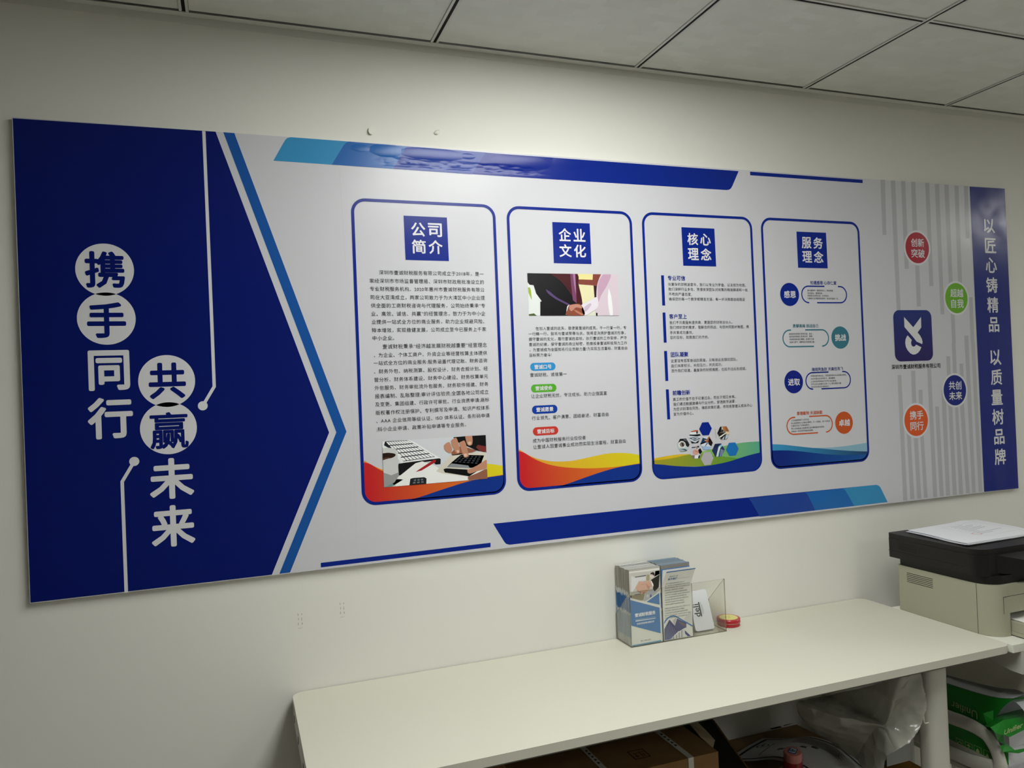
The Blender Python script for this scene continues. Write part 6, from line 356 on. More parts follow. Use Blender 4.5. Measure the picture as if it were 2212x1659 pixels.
('outline_pill',66,[('#3a7486',2,[(2.5747,1.6128),(2.5681,1.6126),(2.5633,1.6122),(2.5588,1.6108),(2.5547,1.6086),(2.5511,1.6056),(2.5481,1.602),(2.5459,1.5979),(2.5445,1.5934),(2.5441,1.5887),(2.5445,1.5841),(2.5459,1.5796),(2.5481,1.5755),(2.5511,1.5719),(2.5547,1.5689),(2.5588,1.5667),(2.5633,1.5653),(2.568,1.5649),(2.6606,1.5647),(2.6605,1.5607),(2.5678,1.5609),(2.5625,1.5614),(2.5573,1.563),(2.5524,1.5655),(2.5482,1.569),(2.5447,1.5732),(2.5422,1.5781),(2.5406,1.5833),(2.54,1.5887),(2.5406,1.5942),(2.5422,1.5994),(2.5447,1.6042),(2.5482,1.6085),(2.5524,1.6119),(2.5573,1.6145),(2.5625,1.6161),(2.5678,1.6166),(2.5746,1.6168)]),('#3a7486',2,[(2.6921,1.5646),(2.6933,1.5648),(2.6982,1.5653),(2.7027,1.5667),(2.7068,1.5689),(2.7105,1.5719),(2.7134,1.5755),(2.7156,1.5796),(2.717,1.5841),(2.7175,1.5887),(2.717,1.5934),(2.7156,1.5979),(2.7134,1.602),(2.7105,1.6056),(2.7068,1.6086),(2.7027,1.6108),(2.6982,1.6122),(2.6935,1.6126),(2.6289,1.6128),(2.6289,1.6168),(2.6937,1.6166),(2.699,1.6161),(2.7043,1.6145),(2.7091,1.6119),(2.7133,1.6085),(2.7168,1.6042),(2.7194,1.5994),(2.7209,1.5942),(2.7215,1.5887),(2.7209,1.5833),(2.7194,1.5781),(2.7168,1.5732),(2.7133,1.569),(2.7091,1.5655),(2.7043,1.563),(2.699,1.5614),(2.6938,1.5609),(2.6927,1.5607)])],[]),
('body_text',66,[],[('#2a2a30',4,'困难能够使我们变得坚强，独立。',2.5662,2.6581,1.6027,0,1.08,0.0),('#2a2a30',4,'挫折能够使我们变得乐观，勇敢。',2.5663,2.6577,1.5943,0,1.08,0.0),('#2a2a30',4,'风浪能够给我们磨砺，给我们力量',2.5663,2.6614,1.5859,0,1.08,0.0),('#2a2a30',4,'给我们勇气，鼓舞我们的拼搏之路。',2.5662,2.6644,1.577,0,1.08,0.0)]),
('value_disc',66,[('#14247e',2,[(2.6116,1.4535),(2.6114,1.457),(2.6109,1.4605),(2.61,1.4639),(2.6089,1.4672),(2.6074,1.4704),(2.6056,1.4734),(2.6035,1.4762),(2.6011,1.4788),(2.5985,1.4812),(2.5957,1.4833),(2.5927,1.4851),(2.5895,1.4866),(2.5862,1.4877),(2.5828,1.4886),(2.5793,1.4891),(2.5758,1.4893),(2.5723,1.4891),(2.5689,1.4886),(2.5655,1.4877),(2.5622,1.4866),(2.559,1.4851),(2.556,1.4833),(2.5532,1.4812),(2.5506,1.4788),(2.5482,1.4762),(2.5461,1.4734),(2.5443,1.4704),(2.5428,1.4672),(2.5416,1.4639),(2.5408,1.4605),(2.5403,1.457),(2.5401,1.4535),(2.5403,1.45),(2.5408,1.4466),(2.5416,1.4432),(2.5428,1.4399),(2.5443,1.4367),(2.5461,1.4337),(2.5482,1.4309),(2.5506,1.4283),(2.5532,1.4259),(2.556,1.4238),(2.559,1.422),(2.5622,1.4205),(2.5655,1.4193),(2.5689,1.4185),(2.5723,1.418),(2.5758,1.4178),(2.5793,1.418),(2.5828,1.4185),(2.5862,1.4193),(2.5895,1.4205),(2.5927,1.422),(2.5957,1.4238),(2.5985,1.4259),(2.6011,1.4283),(2.6035,1.4309),(2.6056,1.4337),(2.6074,1.4367),(2.6089,1.4399),(2.61,1.4432),(2.6109,1.4466),(2.6114,1.45)])],[('#dcdce0',4,'进取',2.554,2.5994,1.4529,0,1.0,0.022)]),
('heading_text',66,[],[('#14247e',4,'海阔凭鱼跃 天高任鸟飞',2.6471,2.7725,1.4897,0,1.0,0.01)]),
('outline_pill',66,[('#14247e',2,[(2.7133,1.4781),(2.649,1.4779),(2.6442,1.4774),(2.6397,1.4761),(2.6356,1.4739),(2.632,1.4709),(2.629,1.4673),(2.6268,1.4631),(2.6254,1.4587),(2.625,1.454),(2.6254,1.4493),(2.6268,1.4449),(2.629,1.4407),(2.632,1.4371),(2.6356,1.4341),(2.6397,1.4319),(2.6442,1.4306),(2.6491,1.4301),(2.6504,1.4299),(2.6497,1.4259),(2.6486,1.4261),(2.6434,1.4266),(2.6382,1.4282),(2.6334,1.4308),(2.6291,1.4343),(2.6257,1.4385),(2.6231,1.4433),(2.6215,1.4486),(2.621,1.454),(2.6215,1.4594),(2.6231,1.4647),(2.6257,1.4695),(2.6291,1.4737),(2.6334,1.4772),(2.6382,1.4798),(2.6434,1.4814),(2.6488,1.4819),(2.7133,1.4821)]),('#14247e',2,[(2.6822,1.4299),(2.7743,1.4301),(2.779,1.4306),(2.7835,1.4319),(2.7877,1.4341),(2.7913,1.4371),(2.7942,1.4407),(2.7965,1.4449),(2.7978,1.4493),(2.7983,1.454),(2.7978,1.4587),(2.7965,1.4631),(2.7942,1.4673),(2.7913,1.4709),(2.7877,1.4739),(2.7835,1.4761),(2.779,1.4774),(2.7743,1.4779),(2.7682,1.4781),(2.7684,1.4821),(2.7745,1.4819),(2.7798,1.4814),(2.7851,1.4798),(2.7899,1.4772),(2.7941,1.4737),(2.7976,1.4695),(2.8002,1.4647),(2.8018,1.4594),(2.8023,1.454),(2.8018,1.4486),(2.8002,1.4433),(2.7976,1.4385),(2.7941,1.4343),(2.7899,1.4308),(2.7851,1.4282),(2.7798,1.4266),(2.7745,1.4261),(2.6822,1.4259)])],[]),
('body_text',66,[],[('#2a2a30',4,'坏事总是不断发生，可总是有很多办法来解决困难。',2.6418,2.7851,1.4695,0,1.08,0.0),('#2a2a30',4,'永远不要忘记读书学习，提高胸襟。',2.6418,2.74,1.4607,0,1.08,0.0),('#2a2a30',4,'人生所有的烦恼会不多不少地过着强，',2.6418,2.7438,1.452,0,1.08,0.0),('#2a2a30',4,'只不过学识渊博可以使一个人更加理智与静',2.6418,2.762,1.4435,0,1.08,0.0),('#2a2a30',4,'他分析处理总会有超自己。',2.642,2.7144,1.4352,0,1.08,0.0)]),
('value_disc',66,[('#c4562a',2,[(2.8023,1.3166),(2.8022,1.3201),(2.8017,1.3235),(2.8008,1.3269),(2.7996,1.3302),(2.7981,1.3334),(2.7963,1.3364),(2.7943,1.3392),(2.7919,1.3418),(2.7893,1.3441),(2.7865,1.3462),(2.7835,1.348),(2.7804,1.3495),(2.7771,1.3506),(2.7737,1.3515),(2.7702,1.352),(2.7668,1.3522),(2.7633,1.352),(2.7598,1.3515),(2.7564,1.3506),(2.7531,1.3495),(2.75,1.348),(2.747,1.3462),(2.7442,1.3441),(2.7416,1.3418),(2.7392,1.3392),(2.7372,1.3364),(2.7354,1.3334),(2.7339,1.3302),(2.7327,1.3269),(2.7319,1.3235),(2.7313,1.3201),(2.7312,1.3166),(2.7313,1.3131),(2.7319,1.3096),(2.7327,1.3063),(2.7339,1.303),(2.7354,1.2998),(2.7372,1.2968),(2.7392,1.294),(2.7416,1.2914),(2.7442,1.2891),(2.747,1.287),(2.75,1.2852),(2.7531,1.2837),(2.7564,1.2825),(2.7598,1.2817),(2.7633,1.2812),(2.7668,1.281),(2.7702,1.2812),(2.7737,1.2817),(2.7771,1.2825),(2.7804,1.2837),(2.7835,1.2852),(2.7865,1.287),(2.7893,1.2891),(2.7919,1.2914),(2.7943,1.294),(2.7963,1.2968),(2.7981,1.2998),(2.7996,1.303),(2.8008,1.3063),(2.8017,1.3096),(2.8022,1.3131)])],[('#dcdce0',4,'卓越',2.7455,2.7902,1.3163,0,1.0,0.022)]),
('heading_text',66,[],[('#c4562a',4,'厚德載物 天道酬勤',2.5818,2.6816,1.3544,0,1.0,0.01)]),
('outline_pill',66,[('#c4562a',2,[(2.5756,1.3412),(2.569,1.341),(2.5642,1.3405),(2.5597,1.3392),(2.5555,1.3369),(2.5518,1.3339),(2.5488,1.3303),(2.5466,1.3261),(2.5452,1.3215),(2.5448,1.3168),(2.5452,1.3121),(2.5466,1.3076),(2.5488,1.3034),(2.5518,1.2997),(2.5555,1.2967),(2.5597,1.2945),(2.5642,1.2931),(2.569,1.2927),(2.6612,1.2925),(2.6612,1.2885),(2.5688,1.2887),(2.5634,1.2892),(2.5581,1.2908),(2.5533,1.2934),(2.549,1.2969),(2.5455,1.3012),(2.5429,1.306),(2.5413,1.3113),(2.5407,1.3168),(2.5413,1.3223),(2.5429,1.3276),(2.5455,1.3325),(2.549,1.3368),(2.5533,1.3403),(2.5581,1.3429),(2.5634,1.3445),(2.5688,1.345),(2.5755,1.3452)]),('#c4562a',2,[(2.692,1.2923),(2.6927,1.2926),(2.698,1.2931),(2.7025,1.2945),(2.7067,1.2967),(2.7103,1.2997),(2.7133,1.3034),(2.7156,1.3076),(2.7169,1.3121),(2.7174,1.3168),(2.7169,1.3215),(2.7156,1.3261),(2.7133,1.3303),(2.7103,1.3339),(2.7067,1.3369),(2.7025,1.3392),(2.698,1.3405),(2.6931,1.341),(2.6296,1.3412),(2.6296,1.3452),(2.6933,1.345),(2.6987,1.3445),(2.704,1.3429),(2.7089,1.3403),(2.7132,1.3368),(2.7167,1.3325),(2.7193,1.3276),(2.7209,1.3223),(2.7214,1.3168),(2.7209,1.3113),(2.7193,1.306),(2.7167,1.3012),(2.7132,1.2969),(2.7089,1.2934),(2.704,1.2908),(2.6987,1.2892),(2.6937,1.2887),(2.6936,1.2886)])],[]),
('body_text',66,[],[('#2a2a30',4,'上天会按照每个人的付出',2.5585,2.6274,1.3341,0,1.08,0.0),('#2a2a30',4,'给以最重要的人们相应的酬劳。多一分耕耘，多一分收获。',2.558,2.7125,1.3254,0,1.08,0.0),('#2a2a30',4,'只要你付出了足够的努力。',2.5579,2.6306,1.317,0,1.08,0.0),('#2a2a30',4,'那么付出的努力就算现在没有看到真多的收获，',2.5586,2.6882,1.3082,0,1.08,0.0),('#2a2a30',4,'将来也一定会得到相应的回报。',2.5584,2.6436,1.2998,0,1.08,0.0)]),
('wave_band',66,[('#8ab4c8',1,[(2.6136,1.2457),(2.6174,1.2455),(2.6226,1.2452),(2.6289,1.2449),(2.6356,1.2446),(2.6422,1.2443),(2.6482,1.244),(2.6534,1.2437),(2.6583,1.2433),(2.6632,1.2429),(2.6682,1.2426),(2.6737,1.2423),(2.6799,1.242),(2.687,1.2417),(2.6947,1.2415),(2.703,1.2413),(2.7114,1.2411),(2.7199,1.241),(2.7282,1.241),(2.7364,1.2411),(2.7447,1.2412),(2.753,1.2414),(2.7613,1.2417),(2.7694,1.242),(2.7773,1.2423),(2.7848,1.2427),(2.7919,1.243),(2.799,1.2435),(2.806,1.2439),(2.8131,1.2444),(2.8204,1.2448),(2.8286,1.2453),(2.8376,1.2459),(2.8467,1.2464),(2.8552,1.247),(2.8597,1.2472),(2.8597,1.2235),(2.8593,1.2186),(2.8582,1.2138),(2.8563,1.2093),(2.8537,1.2051),(2.8535,1.2049),(2.6122,1.221)]),(('#3a94c4','#23426e',2.4772,2.8644),2,[(2.4819,1.2655),(2.4841,1.2653),(2.4909,1.2647),(2.499,1.264),(2.5077,1.2631),(2.5164,1.2622),(2.5245,1.2613),(2.532,1.2603),(2.5394,1.2592),(2.5468,1.2581),(2.5543,1.2569),(2.5621,1.2557),(2.5704,1.2544),(2.5791,1.2531),(2.5883,1.2516),(2.5978,1.2502),(2.6073,1.2487),(2.6169,1.2472),(2.6261,1.2459),(2.6351,1.2446),(2.6438,1.2435),(2.6524,1.2424),(2.6612,1.2413),(2.6702,1.2402),(2.6797,1.2389),(2.6898,1.2376),(2.7003,1.2361),(2.711,1.2346),(2.722,1.2331),(2.733,1.2316),(2.7438,1.2302),(2.7548,1.2289),(2.7659,1.2276),(2.777,1.2263),(2.788,1.2251),(2.7988,1.224),(2.8092,1.2229),(2.8198,1.2219),(2.8308,1.221),(2.8416,1.2201),(2.8515,1.2193),(2.8593,1.2187),(2.8593,1.2186),(2.8582,1.2138),(2.8563,1.2093),(2.8537,1.2051),(2.8505,1.2014),(2.8468,1.1982),(2.8426,1.1956),(2.8381,1.1937),(2.8353,1.193),(2.4826,1.2172),(2.4823,1.2186),(2.4819,1.2235)]),(('#102a80','#1b5aa4',2.5272,2.8644),3,[(2.4819,1.2457),(2.4825,1.2456),(2.4885,1.2454),(2.4955,1.2452),(2.5031,1.2449),(2.5107,1.2446),(2.5175,1.2442),(2.5237,1.2439),(2.5296,1.2434),(2.5354,1.243),(2.5413,1.2425),(2.5475,1.2419),(2.5542,1.2411),(2.5613,1.2403),(2.5689,1.2393),(2.5767,1.2383),(2.5846,1.2372),(2.5926,1.236),(2.6004,1.2349),(2.6082,1.2337),(2.616,1.2324),(2.6238,1.2311),(2.6316,1.2298),(2.6394,1.2285),(2.6472,1.2273),(2.6551,1.226),(2.663,1.2248),(2.6709,1.2235),(2.6788,1.2223),(2.6868,1.2212),(2.6947,1.2201),(2.7027,1.2191),(2.7107,1.2181),(2.7187,1.2172),(2.7268,1.2163),(2.7349,1.2155),(2.743,1.2148),(2.7508,1.2142),(2.7584,1.2137),(2.7659,1.2132),(2.7738,1.2128),(2.7824,1.2125),(2.792,1.2121),(2.8037,1.2117),(2.8174,1.2113),(2.8318,1.2109),(2.8454,1.2106),(2.8567,1.2103),(2.8563,1.2093),(2.8537,1.2051),(2.8505,1.2014),(2.8468,1.1982),(2.8426,1.1956),(2.8381,1.1937),(2.8333,1.1926),(2.8284,1.1922),(2.5132,1.1922),(2.5083,1.1926),(2.5035,1.1937),(2.499,1.1956),(2.4948,1.1982),(2.4911,1.2014),(2.4879,1.2051),(2.4853,1.2093),(2.4834,1.2138),(2.4823,1.2186),(2.4819,1.2235)])],[]),
('stripe_pattern',None,[('#b6b6ba',1,[(2.9634,2.1072),(2.9833,2.1084),(2.9784,1.9251),(2.962,1.9246)]),('#b6b6ba',1,[(3.0073,2.107),(3.027,2.1082),(3.0247,1.6749),(3.0081,1.6749)]),('#b6b6ba',1,[(3.0522,2.1079),(3.0713,2.109),(3.0692,1.8147),(3.051,1.8144)]),('#b6b6ba',1,[(3.0967,2.1077),(3.1156,2.1088),(3.1144,1.9356),(3.0941,1.9349)]),('#b6b6ba',1,[(3.0978,1.8281),(3.1162,1.8285),(3.1156,1.6887),(3.0972,1.6887)]),('#b6b6ba',1,[(3.1594,2.1078),(3.1781,2.1089),(3.1755,1.7581),(3.1577,1.7579)]),('#b6b6ba',1,[(3.2029,2.1071),(3.2228,2.1082),(3.2194,1.6623),(3.2024,1.6624)]),('#b6b6ba',1,[(3.2464,2.1067),(3.267,2.1079),(3.2648,1.765),(3.2467,1.7648)]),('#b6b6ba',1,[(3.2933,2.1065),(3.3127,2.1076),(3.3083,1.7673),(3.2899,1.7671)]),('#b6b6ba',1,[(3.3379,2.1072),(3.3575,2.1083),(3.3534,1.9258),(3.3362,1.9253)]),('#b6b6ba',1,[(3.338,1.7211),(3.3551,1.7212),(3.354,1.5638),(3.3364,1.564)]),('#b6b6ba',1,[(3.2491,1.6658),(3.2668,1.6658),(3.2663,1.5651),(3.2496,1.5654)]),('#b6b6ba',1,[(2.9992,1.4621),(3.0157,1.4616),(3.017,1.0459),(2.9991,1.0475)]),('#b6b6ba',1,[(3.0583,1.4748),(3.077,1.4743),(3.0753,1.3591),(3.0571,1.3599)]),('#b6b6ba',1,[(3.0875,1.4103),(3.1049,1.4096),(3.1042,1.3578),(3.0868,1.3586)]),('#b6b6ba',1,[(3.1305,1.4794),(3.1476,1.4789),(3.1496,1.0461),(3.1311,1.0477)]),('#b6b6ba',1,[(3.1584,1.3511),(3.1756,1.3503),(3.1792,1.0465),(3.1605,1.0481)]),('#b6b6ba',1,[(3.19,1.4076),(3.2089,1.4069),(3.208,1.0467),(3.1892,1.0483)]),('#b6b6ba',1,[(3.2193,1.5196),(3.2373,1.5192),(3.2352,1.4524),(3.2192,1.4529)]),('#b6b6ba',1,[(3.2482,1.5655),(3.2648,1.5653),(3.2645,1.4552),(3.2469,1.4557)]),('#b6b6ba',1,[(3.2785,1.4929),(3.2958,1.4925),(3.2955,1.4468),(3.2792,1.4473)]),('#b6b6ba',1,[(3.2184,1.3603),(3.2359,1.3595),(3.239,1.0459),(3.2205,1.0475)]),('#b6b6ba',1,[(3.249,1.3515),(3.2631,1.3509),(3.2683,1.046),(3.2492,1.0476)]),('#b6b6ba',1,[(3.2718,1.3692),(3.2905,1.3684),(3.2999,1.0464),(3.2821,1.0478)]),('#b6b6ba',1,[(3.3074,1.5883),(3.3263,1.588),(3.3271,1.0467),(3.3102,1.0481)]),('#b6b6ba',1,[(3.3377,1.5642),(3.3557,1.5639),(3.3591,1.047),(3.3411,1.0485)]),('#b6b6ba',1,[(3.0278,1.2674),(3.0444,1.2664),(3.048,1.0476),(3.03,1.0491)]),('#b6b6ba',1,[(3.0573,1.2585),(3.075,1.2574),(3.0782,1.0475),(3.06,1.0491)]),('#b6b6ba',1,[(3.0862,1.2604),(3.1016,1.2595),(3.1067,1.048),(3.0899,1.0494)])],[]),
('slogan_badge',None,[('#dcdce0',2,[(3.1696,1.8863),(3.1693,1.8921),(3.1684,1.8978),(3.167,1.9034),(3.1651,1.9088),(3.1626,1.9141),(3.1596,1.919),(3.1562,1.9237),(3.1523,1.928),(3.148,1.9318),(3.1434,1.9353),(3.1384,1.9383),(3.1332,1.9407),(3.1277,1.9427),(3.1221,1.9441),(3.1164,1.9449),(3.1106,1.9452),(3.1049,1.9449),(3.0992,1.9441),(3.0935,1.9427),(3.0881,1.9407),(3.0829,1.9383),(3.0779,1.9353),(3.0733,1.9318),(3.069,1.928),(3.0651,1.9237),(3.0617,1.919),(3.0587,1.9141),(3.0562,1.9088),(3.0543,1.9034),(3.0529,1.8978),(3.052,1.8921),(3.0517,1.8863),(3.052,1.8805),(3.0529,1.8748),(3.0543,1.8692),(3.0562,1.8638),(3.0587,1.8585),(3.0617,1.8536),(3.0651,1.8489),(3.069,1.8446),(3.0733,1.8408),(3.0779,1.8373),(3.0829,1.8343),(3.0881,1.8319),(3.0935,1.8299),(3.0992,1.8285),(3.1049,1.8277),(3.1106,1.8274),(3.1164,1.8277),(3.1221,1.8285),(3.1277,1.8299),(3.1332,1.8319),(3.1384,1.8343),(3.1434,1.8373),(3.148,1.8408),(3.1523,1.8446),(3.1562,1.8489),(3.1596,1.8536),(3.1626,1.8585),(3.1651,1.8638),(3.167,1.8692),(3.1684,1.8748),(3.1693,1.8805)]),('#a81c32',3,[(3.1628,1.8863),(3.1625,1.8914),(3.1618,1.8965),(3.1605,1.9014),(3.1588,1.9062),(3.1566,1.9109),(3.154,1.9153),(3.1509,1.9194),(3.1475,1.9232),(3.1437,1.9266),(3.1396,1.9296),(3.1352,1.9323),(3.1306,1.9345),(3.1258,1.9362),(3.1208,1.9374),(3.1158,1.9382),(3.1106,1.9384),(3.1055,1.9382),(3.1005,1.9374),(3.0955,1.9362),(3.0907,1.9345),(3.0861,1.9323),(3.0817,1.9296),(3.0776,1.9266),(3.0738,1.9232),(3.0703,1.9194),(3.0673,1.9153),(3.0647,1.9109),(3.0625,1.9062),(3.0608,1.9014),(3.0595,1.8965),(3.0588,1.8914),(3.0585,1.8863),(3.0588,1.8812),(3.0595,1.8761),(3.0608,1.8712),(3.0625,1.8663),(3.0647,1.8617),(3.0673,1.8573),(3.0703,1.8532),(3.0738,1.8494),(3.0776,1.846),(3.0817,1.843),(3.0861,1.8403),(3.0907,1.8381),(3.0955,1.8364),(3.1005,1.8352),(3.1055,1.8344),(3.1106,1.8342),(3.1158,1.8344),(3.1208,1.8352),(3.1258,1.8364),(3.1306,1.8381),(3.1352,1.8403),(3.1396,1.843),(3.1437,1.846),(3.1475,1.8494),(3.1509,1.8532),(3.154,1.8573),(3.1566,1.8617),(3.1588,1.8663),(3.1605,1.8712),(3.1618,1.8761),(3.1625,1.8812)])],[('#dcdce0',4,'创新',3.0835,3.1415,1.9033,0,1.0,0.016),('#dcdce0',4,'突破',3.0828,3.1426,1.8672,0,1.0,0.016)]),
('slogan_badge',None,[('#dcdce0',2,[(3.3372,1.7177),(3.337,1.7234),(3.3361,1.7291),(3.3347,1.7347),(3.3328,1.7402),(3.3303,1.7454),(3.3273,1.7503),(3.3239,1.7549),(3.32,1.7592),(3.3158,1.7631),(3.3111,1.7665),(3.3062,1.7695),(3.301,1.772),(3.2955,1.7739),(3.2899,1.7753),(3.2842,1.7761),(3.2785,1.7764),(3.2727,1.7761),(3.267,1.7753),(3.2614,1.7739),(3.256,1.772),(3.2508,1.7695),(3.2458,1.7665),(3.2412,1.7631),(3.2369,1.7592),(3.233,1.7549),(3.2296,1.7503),(3.2266,1.7454),(3.2242,1.7402),(3.2222,1.7347),(3.2208,1.7291),(3.22,1.7234),(3.2197,1.7177),(3.22,1.7119),(3.2208,1.7062),(3.2222,1.7006),(3.2242,1.6952),(3.2266,1.69),(3.2296,1.685),(3.233,1.6804),(3.2369,1.6761),(3.2412,1.6722),(3.2458,1.6688),(3.2508,1.6658),(3.256,1.6634),(3.2614,1.6614),(3.267,1.66),(3.2727,1.6592),(3.2785,1.6589),(3.2842,1.6592),(3.2899,1.66),(3.2955,1.6614),(3.301,1.6634),(3.3062,1.6658),(3.3111,1.6688),(3.3158,1.6722),(3.32,1.6761),(3.3239,1.6804),(3.3273,1.685),(3.3303,1.69),(3.3328,1.6952),(3.3347,1.7006),(3.3361,1.7062),(3.337,1.7119)]),('#6cae2c',3,[(3.3305,1.7177),(3.3302,1.7228),(3.3295,1.7278),(3.3282,1.7328),(3.3265,1.7376),(3.3243,1.7422),(3.3217,1.7466),(3.3187,1.7507),(3.3152,1.7544),(3.3115,1.7579),(3.3074,1.7609),(3.303,1.7635),(3.2984,1.7657),(3.2936,1.7674),(3.2886,1.7687),(3.2836,1.7694),(3.2785,1.7697),(3.2734,1.7694),(3.2683,1.7687),(3.2634,1.7674),(3.2586,1.7657),(3.254,1.7635),(3.2496,1.7609),(3.2455,1.7579),(3.2417,1.7544),(3.2383,1.7507),(3.2352,1.7466),(3.2326,1.7422),(3.2304,1.7376),(3.2287,1.7328),(3.2275,1.7278),(3.2267,1.7228),(3.2265,1.7177),(3.2267,1.7126),(3.2275,1.7075),(3.2287,1.7026),(3.2304,1.6978),(3.2326,1.6931),(3.2352,1.6888),(3.2383,1.6847),(3.2417,1.6809),(3.2455,1.6775),(3.2496,1.6744),(3.254,1.6718),(3.2586,1.6696),(3.2634,1.6679),(3.2683,1.6667),(3.2734,1.6659),(3.2785,1.6657),(3.2836,1.6659),(3.2886,1.6667),(3.2936,1.6679),(3.2984,1.6696),(3.303,1.6718),(3.3074,1.6744),(3.3115,1.6775),(3.3152,1.6809),(3.3187,1.6847),(3.3217,1.6888),(3.3243,1.6931),(3.3265,1.6978),(3.3282,1.7026),(3.3295,1.7075),(3.3302,1.7126)])],[('#dcdce0',4,'超越',3.251,3.3112,1.735,0,1.0,0.016),('#dcdce0',4,'自我',3.2521,3.3108,1.6989,0,1.0,0.016)]),
('slogan_badge',None,[('#dcdce0',2,[(3.3104,1.4023),(3.3101,1.408),(3.3093,1.4137),(3.3079,1.4193),(3.306,1.4247),(3.3035,1.4299),(3.3005,1.4348),(3.2971,1.4394),(3.2933,1.4437),(3.289,1.4476),(3.2844,1.451),(3.2794,1.454),(3.2742,1.4564),(3.2688,1.4583),(3.2632,1.4597),(3.2576,1.4606),(3.2518,1.4609),(3.2461,1.4606),(3.2404,1.4597),(3.2348,1.4583),(3.2294,1.4564),(3.2242,1.454),(3.2193,1.451),(3.2146,1.4476),(3.2104,1.4437),(3.2065,1.4394),(3.2031,1.4348),(3.2001,1.4299),(3.1977,1.4247),(3.1957,1.4193),(3.1943,1.4137),(3.1935,1.408),(3.1932,1.4023),(3.1935,1.3965),(3.1943,1.3908),(3.1957,1.3853),(3.1977,1.3798),(3.2001,1.3747),(3.2031,1.3697),(3.2065,1.3651),(3.2104,1.3608),(3.2146,1.357),(3.2193,1.3536),(3.2242,1.3506),(3.2294,1.3481),(3.2348,1.3462),(3.2404,1.3448),(3.2461,1.344),(3.2518,1.3437),(3.2576,1.344),(3.2632,1.3448),(3.2688,1.3462),(3.2742,1.3481),(3.2794,1.3506),(3.2844,1.3536),(3.289,1.357),(3.2933,1.3608),(3.2971,1.3651),(3.3005,1.3697),(3.3035,1.3747),(3.306,1.3798),(3.3079,1.3853),(3.3093,1.3908),(3.3101,1.3965)]),('#14247e',3,[(3.3037,1.4023),(3.3034,1.4074),(3.3027,1.4124),(3.3014,1.4173),(3.2997,1.4221),(3.2975,1.4267),(3.2949,1.4311),(3.2919,1.4352),(3.2885,1.4389),(3.2847,1.4424),(3.2806,1.4454),(3.2763,1.448),(3.2717,1.4502),(3.2669,1.4519),(3.2619,1.4531),(3.2569,1.4539),(3.2518,1.4541),(3.2467,1.4539),(3.2417,1.4531),(3.2368,1.4519),(3.232,1.4502),(3.2274,1.448),(3.223,1.4454),(3.2189,1.4424),(3.2151,1.4389),(3.2117,1.4352),(3.2087,1.4311),(3.2061,1.4267),(3.2039,1.4221),(3.2022,1.4173),(3.201,1.4124),(3.2002,1.4074),(3.2,1.4023),(3.2002,1.3972),(3.201,1.3922),(3.2022,1.3872),(3.2039,1.3824),(3.2061,1.3778),(3.2087,1.3735),(3.2117,1.3694),(3.2151,1.3656),(3.2189,1.3622),(3.223,1.3592),(3.2274,1.3565),(3.232,1.3544),(3.2368,1.3526),(3.2417,1.3514),(3.2467,1.3507),(3.2518,1.3504),(3.2569,1.3507),(3.2619,1.3514),(3.2669,1.3526),(3.2717,1.3544),(3.2763,1.3565),(3.2806,1.3592),(3.2847,1.3622),(3.2885,1.3656),(3.2919,1.3694),(3.2949,1.3735),(3.2975,1.3778),(3.2997,1.3824),(3.3014,1.3872),(3.3027,1.3922),(3.3034,1.3972)])],[('#dcdce0',4,'共创',3.2246,3.2825,1.4187,0,1.0,0.016),('#dcdce0',4,'未来',3.2239,3.2833,1.3833,0,1.0,0.016)]),
